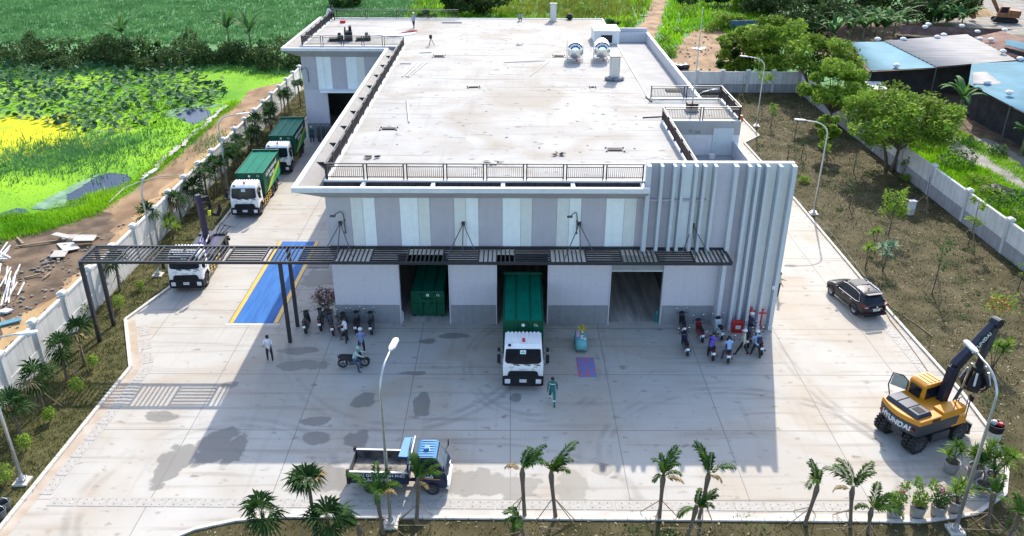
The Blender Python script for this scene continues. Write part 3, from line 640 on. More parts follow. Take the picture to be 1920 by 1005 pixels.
# ------------------------------------------------------------------ things on the roof
def tank(loc, label):
    t = thing('water_tank', label, 'water tank', loc, R(-4), 'stainless water tanks on the roof')
    MB().lathe([(.02,-1.45),(.35,-1.42),(.6,-1.33),(.73,-1.15),(.745,-1.12),(.73,-1.09),(.74,-.4),(.755,-.37),(.74,-.34),(.74,.34),(.755,.37),(.74,.4),(.73,1.09),(.745,1.12),(.73,1.15),(.6,1.33),(.35,1.42),(.02,1.45)], (0,0,1.1), 'y', 28).build('drum', mStain, t, smooth='auto')
    st = MB()
    for y in (-.85, .85):
        for x in (-.62, .62): st.bar((x*1.15,y,0),(x,y,.95), .05, .05)
        st.bar((-.7,y,.12),(.7,y,.12), .05, .05); st.bar((-.6,y,.42),(.6,y,.42), .05, .05)
    for x in (-.68, .68): st.bar((x,-.9,.15),(x,.9,.15), .05, .05)
    st.build('stand', mGalv, t)
    bn = MB(); n = 20
    rings = []
    for i in range(n+1):
        a = R(25+130*i/n); c, s_ = math.cos(a), math.sin(a)
        def pp(r, y): return (r*c, y, 1.1+r*s_)
        rings.append([pp(.78,-1.15), pp(.40,-1.45), pp(.39,-1.43), pp(.745,-1.12)])
    bn.loft(rings); bn.build('name_band', mat('band_navy', (.012,.018,.12), .4), t)
    for ch, ang in (('T',138),('A',118),('N',98),('-',80),('A',60)):
        a = R(ang); text(ch, .36, mLetter, t, (.60*math.cos(a), -1.36, 1.1+.60*math.sin(a)), (R(90-38), 0, 0), extr=.03).rotation_euler = (Matrix.Rotation(-(math.pi/2-a), 3, 'Y') @ Matrix.Rotation(R(56), 3, 'X')).to_euler()
    pb = MB(); pb.tube([(-.8,-1.2,0),(-.8,-1.2,2.1)], .025); pb.tube([(-.8,-1.2,.3),(.85,-1.2,.3)], .025); pb.tube([(.2,-1.5,.35),(.2,-1.3,.5)], .03); pb.build('pipework', mGalv, t)
    MB().ell((.15,-1.55,.28), .11,.08,.11).build('valve_wheel', mRed, t)
    return t
tank((6.2,80.0,9.6), 'left stainless steel water tank on the roof, farther from the roof hut')
tank((8.75,80.3,9.6), 'right stainless steel water tank on the roof, nearer the roof hut and duct')
_pg = MB(); _pg.tube([(0,0,0),(0,0,1.9),(-2.6,0,1.9)], .025)
def duct(loc, label, hgt, wd, bags=True):
    t = thing('roof_duct', label, 'duct', loc, R(4))
    MB().prism([(-wd/2,-wd*.35),(-wd/2+.08,-wd*.45),(wd/2-.08,-wd*.45),(wd/2,-wd*.35),(wd/2,wd*.35),(wd/2-.08,wd*.45),(-wd/2+.08,wd*.45),(-wd/2,wd*.35)], 'z', 0, hgt).build('shaft', mGalv, t)
    MB().box(-wd*.58,-wd*.5,hgt,wd*.58,wd*.5,hgt+.06).build('cap', mGreySteel, t)
    MB().box(-wd*.62,-wd*.6,0,wd*.62,wd*.6,.12).build('base', mConc, t)
    if bags:
        b = MB()
        for k in range(12): a = k*.52; b.ell((math.cos(a)*wd*.75, math.sin(a)*wd*.6-.15, .14), .3, .22, .17, 7, 5)
        b.build('rubble_bags', mat('rubble_sack', (.17,.17,.19), .9, var=.5, scale=3), t)
duct((9.05,72.1,9.6), 'tall steel duct with sacks round its foot on the roof near the water tanks', 2.0, .8)
duct((5.1,101.8,9.6), 'tall steel duct at the far edge of the roof', 2.0, .75, False)
def roof_hatch(px, py, label, wd=.95, dp=.85, rz=0.):
    p = G(px, py, 9.6); t = thing('drain_grate', label, 'drain grate', p, rz)
    m = MB().box(-wd/2,-dp/2,0,wd/2,dp/2,.05); m.build('frame', mBlackPl, t)
    m = MB()
    for k in range(9): y = -dp/2+.06+k*(dp-.12)/8; m.box(-wd/2+.05,y-.02,.05,wd/2-.05,y+.02,.075)
    m.build('grille', mBlackPl, t)
    m = MB()
    for sx in (-1, 1): m.box(sx*(wd/2+.1)-.05,-dp/2-.15,0,sx*(wd/2+.1)+.05,-dp/2-.03,.09); m.box(sx*(wd/2+.1)-.05,dp/2+.02,0,sx*(wd/2+.1)+.05,dp/2+.14,.09)
    m.build('corner_block', mGreySteel, t)
roof_hatch(823,106,'square dark roof grate near the loose white pipes'); roof_hatch(1048,106,'square dark roof grate left of the water tanks')
roof_hatch(729,242,'long dark roof grate near the left roof railing',.95,.5); roof_hatch(1153,281,'dark roof grate near the front right of the roof',.95,.6)
roof_hatch(888,164,'small tilted dark grate in the middle of the roof',.8,.35,.1); roof_hatch(1111,164,'very small dark grate right of the roof centre',.3,.25)
def pipe(a, b, label, z=9.6, r=.04, m=None, name='loose_pipe', group=None):
    p, q = G(*a, z+r), G(*b, z+r); c = (p+q)/2; mb = MB(); mb.tube([p-c, q-c], r, 8); d = (q-p).normalized()*.06
    mb.tube([p-c-d, p-c+d*.6], r*1.35, 8); o = mb.build(name, m or mWhite, loc=c); return tag(o, label, 'pipe', group)
pipe((763,189),(767,229),'white pipe lying alone towards the left of the roof', r=.06, m=mConc)
for k, (a, b) in enumerate((((755,143),(782,117)),((762,143),(793,116)),((766,144),(801,116)))): pipe(a, b, f'{ORD[k]} from the left of three white pipes laid together on the roof', r=.05, m=mConc, group='three white pipes on the roof')
pipe((946,117),(1022,114),'long thin pipe left of the water tanks lying across the roof', r=.03, m=mConc); pipe((995,142),(1031,114),'thin pipe lying slantwise left of the roof duct', r=.03, m=mConc)
pipe((752,119),(771,119),'short white pipe lying near the left railing', r=.05); pipe((788,99),(809,98),'short pipe lying behind the three white pipes', r=.04, m=mConc)
pipe((1207,220),(1246,218),'dark steel bar lying by the stair tower railing', r=.05, m=mBlackSteel); pipe((830,42),(866,42),'pale beam lying near the far roof edge', r=.08, m=mConc)
pipe((1212,182),(1222,190),'short dark bar at the corner of the stair tower roof', r=.06, m=mBlackSteel)
# flat offcuts and litter lying about the roof
for k, (px, py, sz, lab) in enumerate(((698,297,.55,'dark rags heaped near the front left of the roof'),(1047,291,.5,'dark crumpled rags near the front of the roof'),(975,85,.45,'grey crumpled sheet in the far middle of the roof'),
        (925,305,.7,'pale strip of torn sheet near the front railing'))):
    p = G(px, py, 9.6); m = MB()
    for i in range(7):
        a = random.uniform(0, 6.28); q = (math.cos(a)*sz*.6, math.sin(a)*sz*.35, .05+.03*i % .1); m.m = Matrix.Translation(q) @ Matrix.Rotation(a, 4, 'Z') @ Matrix.Rotation(random.uniform(-.5, .5), 4, 'X')
        m.prism([(-sz*.35,-sz*.12),(sz*.1,-sz*.2),(sz*.4,0),(sz*.15,sz*.16),(-sz*.3,sz*.1)], 'z', 0, .03)
    tag(m.build('rags', [mBlackPl, mBlackPl, mGreySteel, mConc][k], loc=p), lab, 'rags')
RNG2 = np.random.default_rng(3)
q = RNG2.uniform([-10.4, 47], [10.8, 102], (110, 2)); V, F = leaf_quads(np.column_stack([q, np.full(110, 9.62)]), .10, 4., .5, .6, RNG2); V[:, 2] = 9.612+.01*RNG2.random(len(V))
o = fastmesh('roof_litter', V, F, mDark); tag(o, 'small dark scraps scattered over the roof', 'litter', kind='stuff')
# blue and red banner spread on the roof
bp_ = [G(*q, 9.63) for q in ((708,66),(722,58),(768,62),(781,60),(777,64),(752,68),(735,69))]
c = sum(bp_, Vector())/7; m = MB(); m.prism([(p.x-c.x, p.y-c.y) for p in bp_], 'z', 0, .03)
tag(m.build('banner', mat('printed_banner', (.10,.20,.55), .6, var=0, col2=(.62,.66,.72), scale=1.3), loc=c), 'blue and white banner spread flat on the roof', 'banner')
p = G(776,60,9.62); m = MB(); m.tube([(-1.6,-1.2,.06),(-.6,-.5,.1),(.1,0,.14),(.4,.15,.1)], [.04,.08,.12,.05]); tag(m.build('rolled_flag', mRed, loc=p), 'red rolled flag at the right end of the banner on the roof', 'flag')
# black machines by the wing railing
def machine(px, py, label, big):
    t = thing('roof_machine', label, 'machine', G(px, py, 9.6), .2)
    MB().box(-1.1,-.5,.06,.4,.5,.3).build('skid', mBlackPl, t)
    m = MB(); m.box(-.2,-.35,.3,.35,.35,.55); m.tube([(0,0,.55),(0,0,.8)], .16, 10); m.build('motor', mGreySteel if not big else mBlackPl, t)
    if big:
        m = MB(); m.box(.5,-.6,.0,1.35,.6,.95); m.box(.55,-.1,.95,.7,.5,1.35); m.box(1.0,-.1,.95,1.3,.5,1.45); m.build('housing', mBlackPl, t)
    m = MB()
    for x in (-.9, .2):
        for y in (-.5, .5): m.lathe([(.02,-.05),(.13,-.05),(.13,.05),(.02,.05)], (x, y, .13), 'y', 10)
    m.build('wheel', mRubber, t)
machine(637,76,'large black machine with open housing behind the wing railing',True); machine(688,75,'low black machine to the right behind the wing railing',False)
t = thing("tripod_device", "small black device on splayed feet standing on the roof near the left side", 'instrument', G(808,85,9.6))
m = MB()
for k in range(3): a = k*2.1; m.tube([(math.cos(a)*.35, math.sin(a)*.35, 0),(0,0,.75)], .03)
m.build('tripod', mBlackPl, t); MB().box(-.14,-.12,.7,.14,.12,1.05).build('head', mBlackPl, t)
p = G(643,43,9.6); m = MB(); m.box(-.3,-.2,0,.3,.2,.3); m.tube([(-.2,0,.3),(-.15,0,.42),(.15,0,.42),(.2,0,.3)], .03); tag(m.build('red_bag', mRed, loc=p), 'red tool bag on the wing roof', 'bag')
# mast on the stair tower
t = thing('aerial_mast', 'slim aerial mast on a black ballast block on the stair tower roof', 'mast', G(1297,206,9.68))
MB().box(-.4,-.35,0,.4,.35,.55).build('ballast', mBlackPl, t); MB().tube([(0,0,.55),(.05,.05,3.2),(.1,.1,7.5)], [.06,.05,.03], 8).build('pole', mGalv, t); MB().box(-.5,-.45,0,.5,.45,.08).build('pad', mConc, t)
p = G(1334,297,7.05); m = MB(); m.lathe([(.22,0),(.25,.3),(.26,.32),(.20,.32)], n=12); tag(m.build('paint_bucket', mCream, loc=p), 'pale bucket on the sunken terrace by the tower door', 'bucket')
p = G(1262,172,9.68); m = MB()
for k in range(3): m.box(-.6,-.3+k*.22,0,.6,-.15+k*.22,.1+.03*k)
tag(m.build('pallet_stack', mBlackPl, loc=p), 'dark slatted boards lying behind the tower railing', 'boards')
# ------------------------------------------------------------------ wheels
def wheel(parent, x, y, r, wd, axis='x', dual=False, tread=False, rimm=None, seg=20, out=1):
    w = MB(); h = wd/2
    w.lathe([(r*.58,-h),(r*.9,-h),(r,-h*.72),(r,h*.72),(r*.9,h),(r*.58,h)], (0,0,0), axis, seg, cap=False)
    if tread:
        for k in range(seg):
            a = 2*math.pi*k/seg
            for s in (-1, 1):
                c = Vector((s*h*.5, math.cos(a+s*.07)*r, math.sin(a+s*.07)*r)) if axis == 'x' else Vector((math.cos(a+s*.07)*r, s*h*.5, math.sin(a+s*.07)*r))
                w.m = Matrix.Translation(c) @ (Matrix.Rotation(a, 4, 'X') if axis == 'x' else Matrix.Rotation(-a, 4, 'Y'))
                if axis == 'x': w.box(-h*.5,-.05,-.055,h*.5,.05,.055)
                else: w.box(-.05,-h*.5,-.055,.05,h*.5,.055)
                w.m = Matrix.Identity(4)
    o = w.build('wheel', mRubber, parent, loc=(x, y, r))
    rm = MB(); e = out*h
    rm.lathe([(.001,e*.15),(r*.22,e*.15),(r*.24,e*.75),(r*.30,e*.75),(r*.34,e*.3),(r*.5,e*.35),(r*.58,e*.95),(r*.6,e*.95),(r*.6,-e*.95),(.001,-e*.95)], (0,0,0), axis, 16)
    rm.build('rim', rimm or mGreySteel, o)
    return o
# ------------------------------------------------------------------ hook-lift refuse trucks
def cab(t, text_on=True):
    Wd = 1.12
    # outline (y, z) seen from the side, front at y=0
    prof = [(.02,.72),(0,1.5),(.06,1.75),(.24,2.62),(.42,2.74),(.85,2.80),(1.70,2.76),(1.74,2.6),(1.74,.78),(1.45,.74),(1.35,1.05),(.95,1.15),(.55,1.05),(.42,.72)]
    b = MB(); ins = lambda z: .0 if z < 1.7 else .10*(z-1.7)
    rings = []
    for x in (-1, -.955, .955, 1):
        f = 1. if abs(x) < 1 else .985
        rings.append([(x*(Wd-ins(z)), .87+(y-.87)*f, 1.7+(z-1.7)*f) for y, z in prof])
    b.loft(rings); body = b.build('cab', mTruckW, t, bev=.035)
    r = MB()
    for k in range(9): x = -.84+k*.21; r.bar((x,.50,2.80),(x,1.66,2.815), .09, .012)
    r.build('roof_rib', mTruckW, body)
    # windscreen panel just in front of the sloped face
    g = MB()
    def fr(u, z, o=.018): 
        y = .06+(z-1.75)*.207; return (u, y-o, z)
    pts = [(-1.0,1.86),(-.9,1.74),(-.4,1.69),(.4,1.69),(.9,1.74),(1.0,1.86),(.955,2.5),(.90,2.56),(-.90,2.56),(-.955,2.5)]
    g.loft([[fr(u,z) for u,z in pts],[fr(u,z,-.01) for u,z in pts]]); ws = g.build('windscreen', mGlass, body)
    st = MB(); st.loft([[fr(u,z,.024) for u,z in ((-.17,2.28),(.15,2.28),(.15,2.5),(-.17,2.5))],[fr(u,z,.019) for u,z in ((-.17,2.28),(.15,2.28),(.15,2.5),(-.17,2.5))]]); st.build('sticker', mat('pale_sticker', (.62,.74,.74), .5), ws)
    s2 = MB()
    for (a0,a1,z0,z1) in ((-.12,.1,2.33,2.38),(-.06,.06,2.41,2.44)): s2.loft([[fr(u,z,.028) for u,z in ((a0,z0),(a1,z0),(a1,z1),(a0,z1))],[fr(u,z,.024) for u,z in ((a0,z0),(a1,z0),(a1,z1),(a0,z1))]])
    s2.build('sticker_print', mat('teal_print', (.03,.28,.28), .5), ws)
    wp = MB()
    for x in (-.55,.05,.6): wp.bar(fr(x,1.68,.03),fr(x+.36,1.62,.04),.03,.03); wp.bar(fr(x-.1,1.9,.03),fr(x+.3,1.64,.04),.015,.02)
    wp.build('wiper', mBlackPl, body)
    for s in (-1, 1):
        q = MB(); q.prism([(.30,1.72),(.36,2.38),(.52,2.46),(1.12,2.46),(1.18,2.40),(1.18,1.66),(.70,1.62)], 'x', s*(Wd-.045), s*(Wd-.012)); q.build('side_window', mGlass, body)
        d = MB(); d.prism([(.24,1.08),(.22,1.6),(1.22,1.55),(1.22,1.1)], 'x', s*(Wd-.004), s*(Wd+.012)); do = d.build('door', mTruckW, body); MB().cbox((s*(Wd+.02),1.1,1.45),(.03,.16,.05)).build('handle', mBlackPl, do)
        m = MB(); m.tube([(s*Wd,.2,2.35),(s*(Wd+.2),.02,2.36),(s*(Wd+.2),.0,1.72),(s*Wd,.18,1.62)], .022, 6); m.cbox((s*(Wd+.21),-.03,2.08),(.2,.09,.5)); m.cbox((s*(Wd+.21),.25,2.5),(.16,.14,.2)); m.build('mirror', mBlackPl, body, bev=.02)
        f = MB(); f.prism([(.40,.66),(.50,1.02),(.66,1.16),(1.2,1.16),(1.36,1.02),(1.44,.66),(1.36,.66),(1.28,.95),(1.16,1.07),(.70,1.07),(.58,.95),(.48,.66)], 'x', s*(Wd-.25), s*(Wd+.035)); f.build('wheel_arch', mBlackPl, body)
        for z in (.42,.70): MB().box(s*Wd-.14,.08,z,s*Wd+.14 if s < 0 else s*Wd+.02,.40,z+.05).build('step', mBlackPl, body) if s > 0 else MB().box(s*Wd-.02,.08,z,s*Wd+.14,.40,z+.05).build('step', mBlackPl, body)
    gr = MB(); gr.prism([(-.88,.88),(-.80,1.20),(-.70,1.28),(.70,1.28),(.80,1.20),(.88,.88)], 'y', -.05, .02)
    for k in range(3): gr.box(-.72,-.075,.94+k*.11,.72,-.05,.98+k*.11)
    gr.build('grille', mBlackPl, body)
    bp = MB(); bp.prism([(-1.14,.38),(-1.15,.9),(-1.05,.95),(1.05,.95),(1.15,.9),(1.14,.38),(1.0,.32),(-1.0,.32)], 'y', -.09, .40); bu = bp.build('bumper', mBlackPl, t, bev=.03)
    for s in (-1, 1):
        MB().box(s*.86-.15,-.125,.52,s*.86+.15,-.085,.80).build('headlight', mLens, bu, bev=.02)
    MB().box(-.2,-.12,.60,.2,-.09,.78).build('number_plate', mPlate, bu)
    text('51D-742', .12, mLetterD, bu, (0,-.124,.69), (R(90),0,0))
    bc = MB(); bc.lathe([(.07,2.80),(.09,2.86),(.085,2.98),(.04,3.02)], (.02,.62,0), 'z', 10); bc.build('beacon', mRed, body)
    MB().cbox((-.75,.32,2.74),(.16,.1,.1)).build('camera', mBlackPl, body)
    if text_on:
        T = R(90-1)
        text('ISUZU', .15, mLetterG, body, (0,-.012,1.36), (T,0,0)); text('CL', .14, mLetterD, body, (.55,-.012,1.38), (T,0,0)); text('GVR', .11, mLetterD, body, (.68,-.012,1.53), (T,0,0))
        text('2', .12, mLetterD, body, (-.62,-.012,1.40), (T,0,0)); text('FORWARD', .06, mLetterD, body, (-.64,-.012,1.53), (T,0,0))
def container(t, y0, z0, hgt, ln, wd, nm='container', loc_front=True, label=None):
    h = wd/2; c = MB(); c.box(-h+.05,y0+.05,z0,h-.05,y0+ln-.05,z0+hgt-.09)
    # sloping lower flanks and frame rails
    for s in (-1, 1):
        c.box(s*h-.06*(s > 0)-.0*(s < 0) if s > 0 else -h, y0, z0+hgt-.16, h if s > 0 else -h+.06, y0+ln, z0+hgt)
        for y in (y0+.0, y0+ln-.1): c.box(h-.1 if s > 0 else -h, y, z0, h if s > 0 else -h+.1, y+.1, z0+hgt-.16)
    c.box(-h+.06,y0,z0+hgt-.14,h-.06,y0+.08,z0+hgt); c.box(-h-.04,y0+ln-.14,z0+hgt-.05,h+.04,y0+ln+.04,z0+hgt+.11)
    for x in (-h*.36, h*.36): c.box(x-.05,y0-.03,z0,x+.05,y0+.05,z0+hgt-.14)
    c.box(-h+.1,y0-.0,z0+hgt*.45,h-.1,y0+.05,z0+hgt*.45+.06)
    for k in range(1, 4):
        y = y0+ln*k/4
        for s in (-1, 1): c.box(h-.05 if s > 0 else -h+.02, y-.04, z0, h-.02 if s > 0 else -h+.05, y+.04, z0+hgt-.16)
    body = c.build(nm, mGreen, t, bev=.012)
    rf = MB(); n = 10
    xs = [-h+.06,-h*.36,h*.36,h-.06]
    for i in range(3):
        rows = []
        for k in range(n+1):
            y = y0+.08+(ln-.22)*k/n; sag = .03*math.sin(k*2.3+i)*math.sin(k*.9+i*2)
            rows.append([(xs[i]+.03,y,z0+hgt-.05),((xs[i]+xs[i+1])/2,y,z0+hgt-.07+sag),(xs[i+1]-.03,y,z0+hgt-.05)])
        vs = [p for r_ in rows for p in r_]; rf.add(vs, [(k*3+j,k*3+j+1,k*3+j+4,k*3+j+3) for k in range(n) for j in range(2)])
    rf.build('roof_sheet', mGreenL, body, smooth=True, recalc=False)
    rr = MB()
    for x in (-h*.36, h*.36): rr.box(x-.035,y0+.08,z0+hgt-.08,x+.035,y0+ln-.14,z0+hgt-.01)
    rr.build('roof_rail', mGreen, body)
    hk = MB(); hk.tube([(-.3,y0-.02,z0+hgt*.62),(-.3,y0-.14,z0+hgt*.62),(.3,y0-.14,z0+hgt*.62),(.3,y0-.02,z0+hgt*.62)], .04); hk.build('hook_bar', mGreen, body)
    text('CL', .22, mLetter, body, (h*.62,y0-.012,z0+hgt-.28), (R(90),0,0)); 
    e = MB(); e.lathe([(.075,0),(.10,0),(.10,.012),(.075,.012)], (0,y0-.014,z0+hgt-.28), 'y', 14); e.lathe([(.001,0),(.045,0),(.045,.012),(.001,.012)], (0,y0-.014,z0+hgt-.28), 'y', 8); e.build('emblem', mLetter, body)
    return body
def side_art(body, y0, z0, hgt, ln, wd):
    h = wd/2; xx = h-.012
    for s_, z, sz in (('GIỮ GÌN THÀNH PHỐ', z0+hgt*.73, .40), ('SẠCH ĐẸP', z0+hgt*.50, .36)):
        text(s_, sz, mLetter, body, (xx+.004, y0+ln*.47, z), (R(90), 0, R(90)), extr=.012)
    st = MB(); st.prism([(y0+ln*.12,z0+.05),(y0+ln*.40,z0+hgt*.32),(y0+ln*.95,z0+hgt*.62),(y0+ln*.95,z0+hgt*.42),(y0+ln*.55,z0+hgt*.20),(y0+ln*.30,z0+.05)], 'x', xx-.005, xx+.006); st.build('yellow_stripe', mLime, body)
    st = MB(); st.prism([(y0+ln*.32,z0+.05),(y0+ln*.57,z0+hgt*.18),(y0+ln*.95,z0+hgt*.38),(y0+ln*.95,z0+.05)], 'x', xx-.005, xx+.005); st.build('bright_green_stripe', mat('bright_green', (.01,.32,.12), .4), body)
def truck(loc, rz, label, load='container', flag_side=True):
    t = thing('hooklift_truck', label, 'truck', loc, rz, 'white-cab refuse trucks')
    cab(t)
    ch = MB()
    for x in (-.42,.42): ch.box(x-.06,.3,.72,x+.06,7.6,.95)
    for y in (1.7,2.8,4.2,5.4,6.6,7.5): ch.box(-.42,y,.74,.42,y+.1,.92)
    ch.box(-.35,1.75,.95,.35,7.5,1.02); ch.build('chassis', mBlackPl, t)
    for s in (-1, 1):
        wheel(t, s*.98, .97, .48, .26, out=s)
        for y in (5.35, 6.6): wheel(t, s*.86, y, .48, .5, out=s)
        mg = MB()
        for y in (5.35, 6.6): mg.prism([(y-.55,.78),(y-.42,1.0),(y-.2,1.07),(y+.2,1.07),(y+.42,1.0),(y+.55,.78),(y+.5,.78),(y+.38,.96),(y+.18,1.02),(y-.18,1.02),(y-.38,.96),(y-.5,.78)], 'x', min(s*.6, s*1.13), max(s*.6, s*1.13))
        mg.build('mudguard', mBlackPl, t)
        g = MB()
        for z in (.42,.62,.82):
            for k in range(8): y = 2.0+k*.34; g.box(s*1.12-.02,y,z,s*1.12+.02,y+.34,z+.07,k % 2)
        for y in (2.2,3.4,4.5): g.box(s*1.06-.02,y,.4,s*1.06+.02,y+.06,.92,1)
        g.build('side_guard', [mYellow, mBlackPl], t)
        MB().lathe([(.02,2.2),(.24,2.22),(.26,2.3),(.26,3.2),(.24,3.28),(.02,3.3)], (s*.78,0,.72), 'y', 14).build('fuel_tank', mGreySteel, t)
    MB().box(-1.1,7.45,.5,1.1,7.58,.68).build('rear_bumper', mBlackPl, t)
    for s in (-1, 1): MB().box(s*.9-.14,7.58,.7,s*.9+.14,7.62,.84).build('tail_light', mRedLens, t)
    mPur = mat('purple_frame_paint', (.055,.03,.20), .4, var=.15)
    if load == 'container':
        b = container(t, 2.35, 1.07, 2.05, 6.1, 2.34)
        if flag_side: side_art(b, 2.35, 1.07, 2.05, 6.1, 2.34)
        hk = MB(); hk.bar((0,2.05,1.0),(0,2.05,2.35),.2,.2); hk.build('hook_arm', mBlackPl, t)
        MB().tube([(0,2.16,2.2),(0,2.06,2.45),(0,2.16,2.55)], .06).build('hook', mYellow, t)
    else:
        fr = MB()
        for x in (-.45,.45): fr.box(x-.09,2.0,1.0,x+.09,7.4,1.22)
        fr.box(-.45,2.1,1.02,.45,2.25,1.2); fr.box(-.45,4.6,1.02,.45,4.8,1.2); fr.build('subframe', mPur, t)
        cy = MB()
        for x in (-.22,.22): cy.tube([(x,2.6,1.2),(x,4.6,1.65)], .09, 10); cy.tube([(x,4.6,1.65),(x,5.4,1.85)], .06, 10, 1)
        cy.build('hydraulic_ram', [mPur, mChrome], t)
        MB().box(-1.0,2.0,.95,-.5,3.4,1.5).build('tool_box', mCharcoal, t); MB().box(.55,3.2,.95,1.05,4.4,1.35).build('tool_box', mCharcoal, t); tl = MB(); tl.box(-1.05,5.0,1.10,1.05,6.9,1.2); tl.box(-1.0,6.88,1.05,1.0,7.5,1.32); tl.build('deck', mCharcoal, t)
        ar = MB(); ar.bar((0,5.6,1.3),(-.1,5.5,5.0),.34,.34); ar.bar((0,6.8,1.2),(0,5.5,1.5),.4,.3); ar.build('hook_arm', mat('dark_purple_arm', (.035,.025,.055), .5), t)
        hk = MB(); hk.bar((-.08,5.5,4.6),(.25,6.4,4.45),.2,.24); hk.bar((.25,6.4,4.55),(.35,6.5,3.5),.2,.2); hk.tube([(.35,6.4,3.6),(.5,6.2,3.2),(.9,6.2,3.15),(1.05,6.4,3.5),(1.0,6.5,3.9)], [.12,.16,.17,.15,.08], 8); hk.bar((-.5,6.1,4.0),(.4,6.2,4.1),.12,.12); hk.build('grab_head', mBlackPl, t)
        MB().cbox((.35,6.1,3.35),(.22,.12,.36)).build('yellow_catch', mat('hi_vis_yellow', (.62,.70,.02), .5), t)
        hs = MB()
        for k in range(3): hs.tube([(.3+.2*k,6.9,1.3),(.6+.3*k,7.5,2.0-.2*k),(.9+.3*k,7.8,1.5)], .03)
        hs.build('hose', mBlackPl, t)
    return t
truck((.76,38.72,0), R(-.6), 'white-cab truck with green container backing out of the middle bay')
truck((-21.78,63.55,0), R(2.0), 'white-cab truck with bright green container, nearer of two parked along the left lawn')
truck((-21.75,74.2,0), R(2.5), 'white-cab truck with green container parked farthest back beside the wing')
truck((-22.02,50.45,0), R(3.5), 'white-cab truck without container, its dark hook arm raised, behind the pergola', load='arm')
t = thing('loose_container', 'green container standing alone inside the left bay', 'container', (-5.25,47.0,0)); b = container(t, 0, .10, 1.80, 6.0, 2.15)
m = MB()
for s in (-1, 1):
    for y in (.15, 5.6): m.lathe([(.01,-.09),(.12,-.09),(.12,.09),(.01,.09)], (s*.9, y, .12), 'x', 12)
m.build('roller', mBlackPl, t)
m = MB()
for s in (-1, 1): m.box(s*.45-.06,-.1,.12,s*.45+.06,0,1.7)
m.cbox((0,-.08,1.3),(.8,.1,.14)); m.cbox((0,-.1,1.1),(.3,.1,.4)); m.build('hook_frame', mGreen, t)
# ------------------------------------------------------------------ blue tipper lorry (faces +x)
t = thing('tipper_truck', 'small blue tipper truck with an empty open bed near the front kerb', 'truck', (-5.05,30.95,0), R(-2))
b = MB()   # cab: outline in (x, z)
prof = [(.72,.55),(.72,1.35),(.78,1.98),(.92,2.06),(1.62,2.08),(1.74,2.02),(2.12,1.30),(2.22,1.0),(2.24,.5),(2.0,.42),(1.86,.42),(1.74,.66),(1.56,.74),(1.36,.66),(1.24,.42),(.9,.42)]
ins = lambda z: 0 if z < 1.25 else .16*(z-1.25)
rings = [[(1.45+(x-1.45)*f, y*(.78-ins(z)), z) for x, z in prof] for y, f in ((-1,.985),(-.95,1),(.95,1),(1,.985))]
b.loft(rings); cb_ = b.build('cab', mNavyP, t, bev=.03)
r = MB(); r.loft([[(x, y*(.655), z) for x, z in ((.80,2.0),(.95,2.085),(1.60,2.105),(1.72,2.03))] for y in (-1, -.5, 0, .5, 1)], cap=False)
for k in range(7): y = -.54+k*.18; r.bar((.96,y,2.105),(1.6,y,2.12),.05,.02)
r.build('roof_panel', mBlueP, cb_)
v = MB(); v.prism([(1.12,-.18),(1.36,-.15),(1.36,.15),(1.12,.18)], 'z', 2.09, 2.22); v.build('roof_vent', mBlueP, cb_, bev=.03)
g = MB()
def wf(y, z, o=.014): return (2.12-(z-1.30)*.528+o, y, z)
pts = [(-.70,1.33),(.70,1.33),(.62,1.93),(-.62,1.93)]
g.loft([[wf(y,z) for y,z in pts],[wf(y,z,-.01) for y,z in pts]]); g.build('windscreen', mat('bright_glass', (.10,.13,.15), .05, var=.3, scale=2, spec=1.), cb_)
for s in (-1, 1):
    q = MB(); q.prism([(.98,1.34),(1.02,1.88),(1.56,1.88),(1.86,1.34)], 'y', s*.70-.02, s*.70+.02); q.build('side_window', mGlass, cb_)
    d = MB(); d.prism([(.95,.62),(.95,1.28),(1.9,1.28),(1.9,.85),(1.7,.78),(1.4,.78),(1.25,.62)], 'y', s*.785-.006, s*.785+.006); do = d.build('door', mNavyP, cb_); MB().cbox((1.05,s*.80,1.15),(.14,.02,.04)).build('handle', mChrome, do)
    m = MB(); m.tube([(2.0,s*.75,1.45),(2.12,s*.95,1.6),(2.12,s*.97,1.9)], .018); m.cbox((2.12,s*.97,1.72),(.05,.14,.3)); m.build('mirror', mBlackPl, cb_)
    MB().box(2.2,s*.56-.13,.72,2.25,s*.56+.13,.9).build('headlight', mLens, cb_)
    wheel(t, 1.52, s*.68, .32, .2, 'y', out=s); wheel(t, -1.35, s*.62, .34, .36, 'y', out=s)
MB().box(2.16,-.76,.36,2.32,.76,.62).build('bumper', mTruckW, cb_, bev=.03)
dm = MB(); e = [(0,.0),(.17,.0),(.2,.07),(.15,.14),(.05,.2),(-.05,.2),(-.15,.14),(-.2,.07),(-.17,0)]
dm.prism([(1.35+x,1.02+z) for x, z in [(-.24,0),(.24,0),(.2,.12),(.1,.22),(0,.25),(-.1,.22),(-.2,.12)]], 'y', -.80, -.793); em = dm.build('door_emblem', mLetter, cb_)
dm = MB(); dm.prism([(1.35+x,1.03+z) for x, z in [(-.19,.02),(.19,.02),(.15,.11),(.08,.18),(0,.20),(-.08,.18),(-.15,.11)]], 'y', -.805, -.799); dm.build('emblem_inset', mNavyP, em)
dm = MB()
for k in range(3): dm.prism([(1.35-.14+k*.1,1.07),(1.35-.06+k*.1,1.07),(1.35-.1+k*.1,1.16)], 'y', -.81, -.804)
dm.build('emblem_print', mLetter, em)
ds = MB()
for k, mm in enumerate(range(3)): ds.box(1.0+k*.3,-.797,.93,1.0+(k+1)*.3,-.792,.965,k)
ds.build('door_stripe', [mRed, mAmber, mYellow], cb_)
ch = MB()
for y in (-.35,.35): ch.box(-2.2,y-.05,.48,1.0,y+.05,.62)
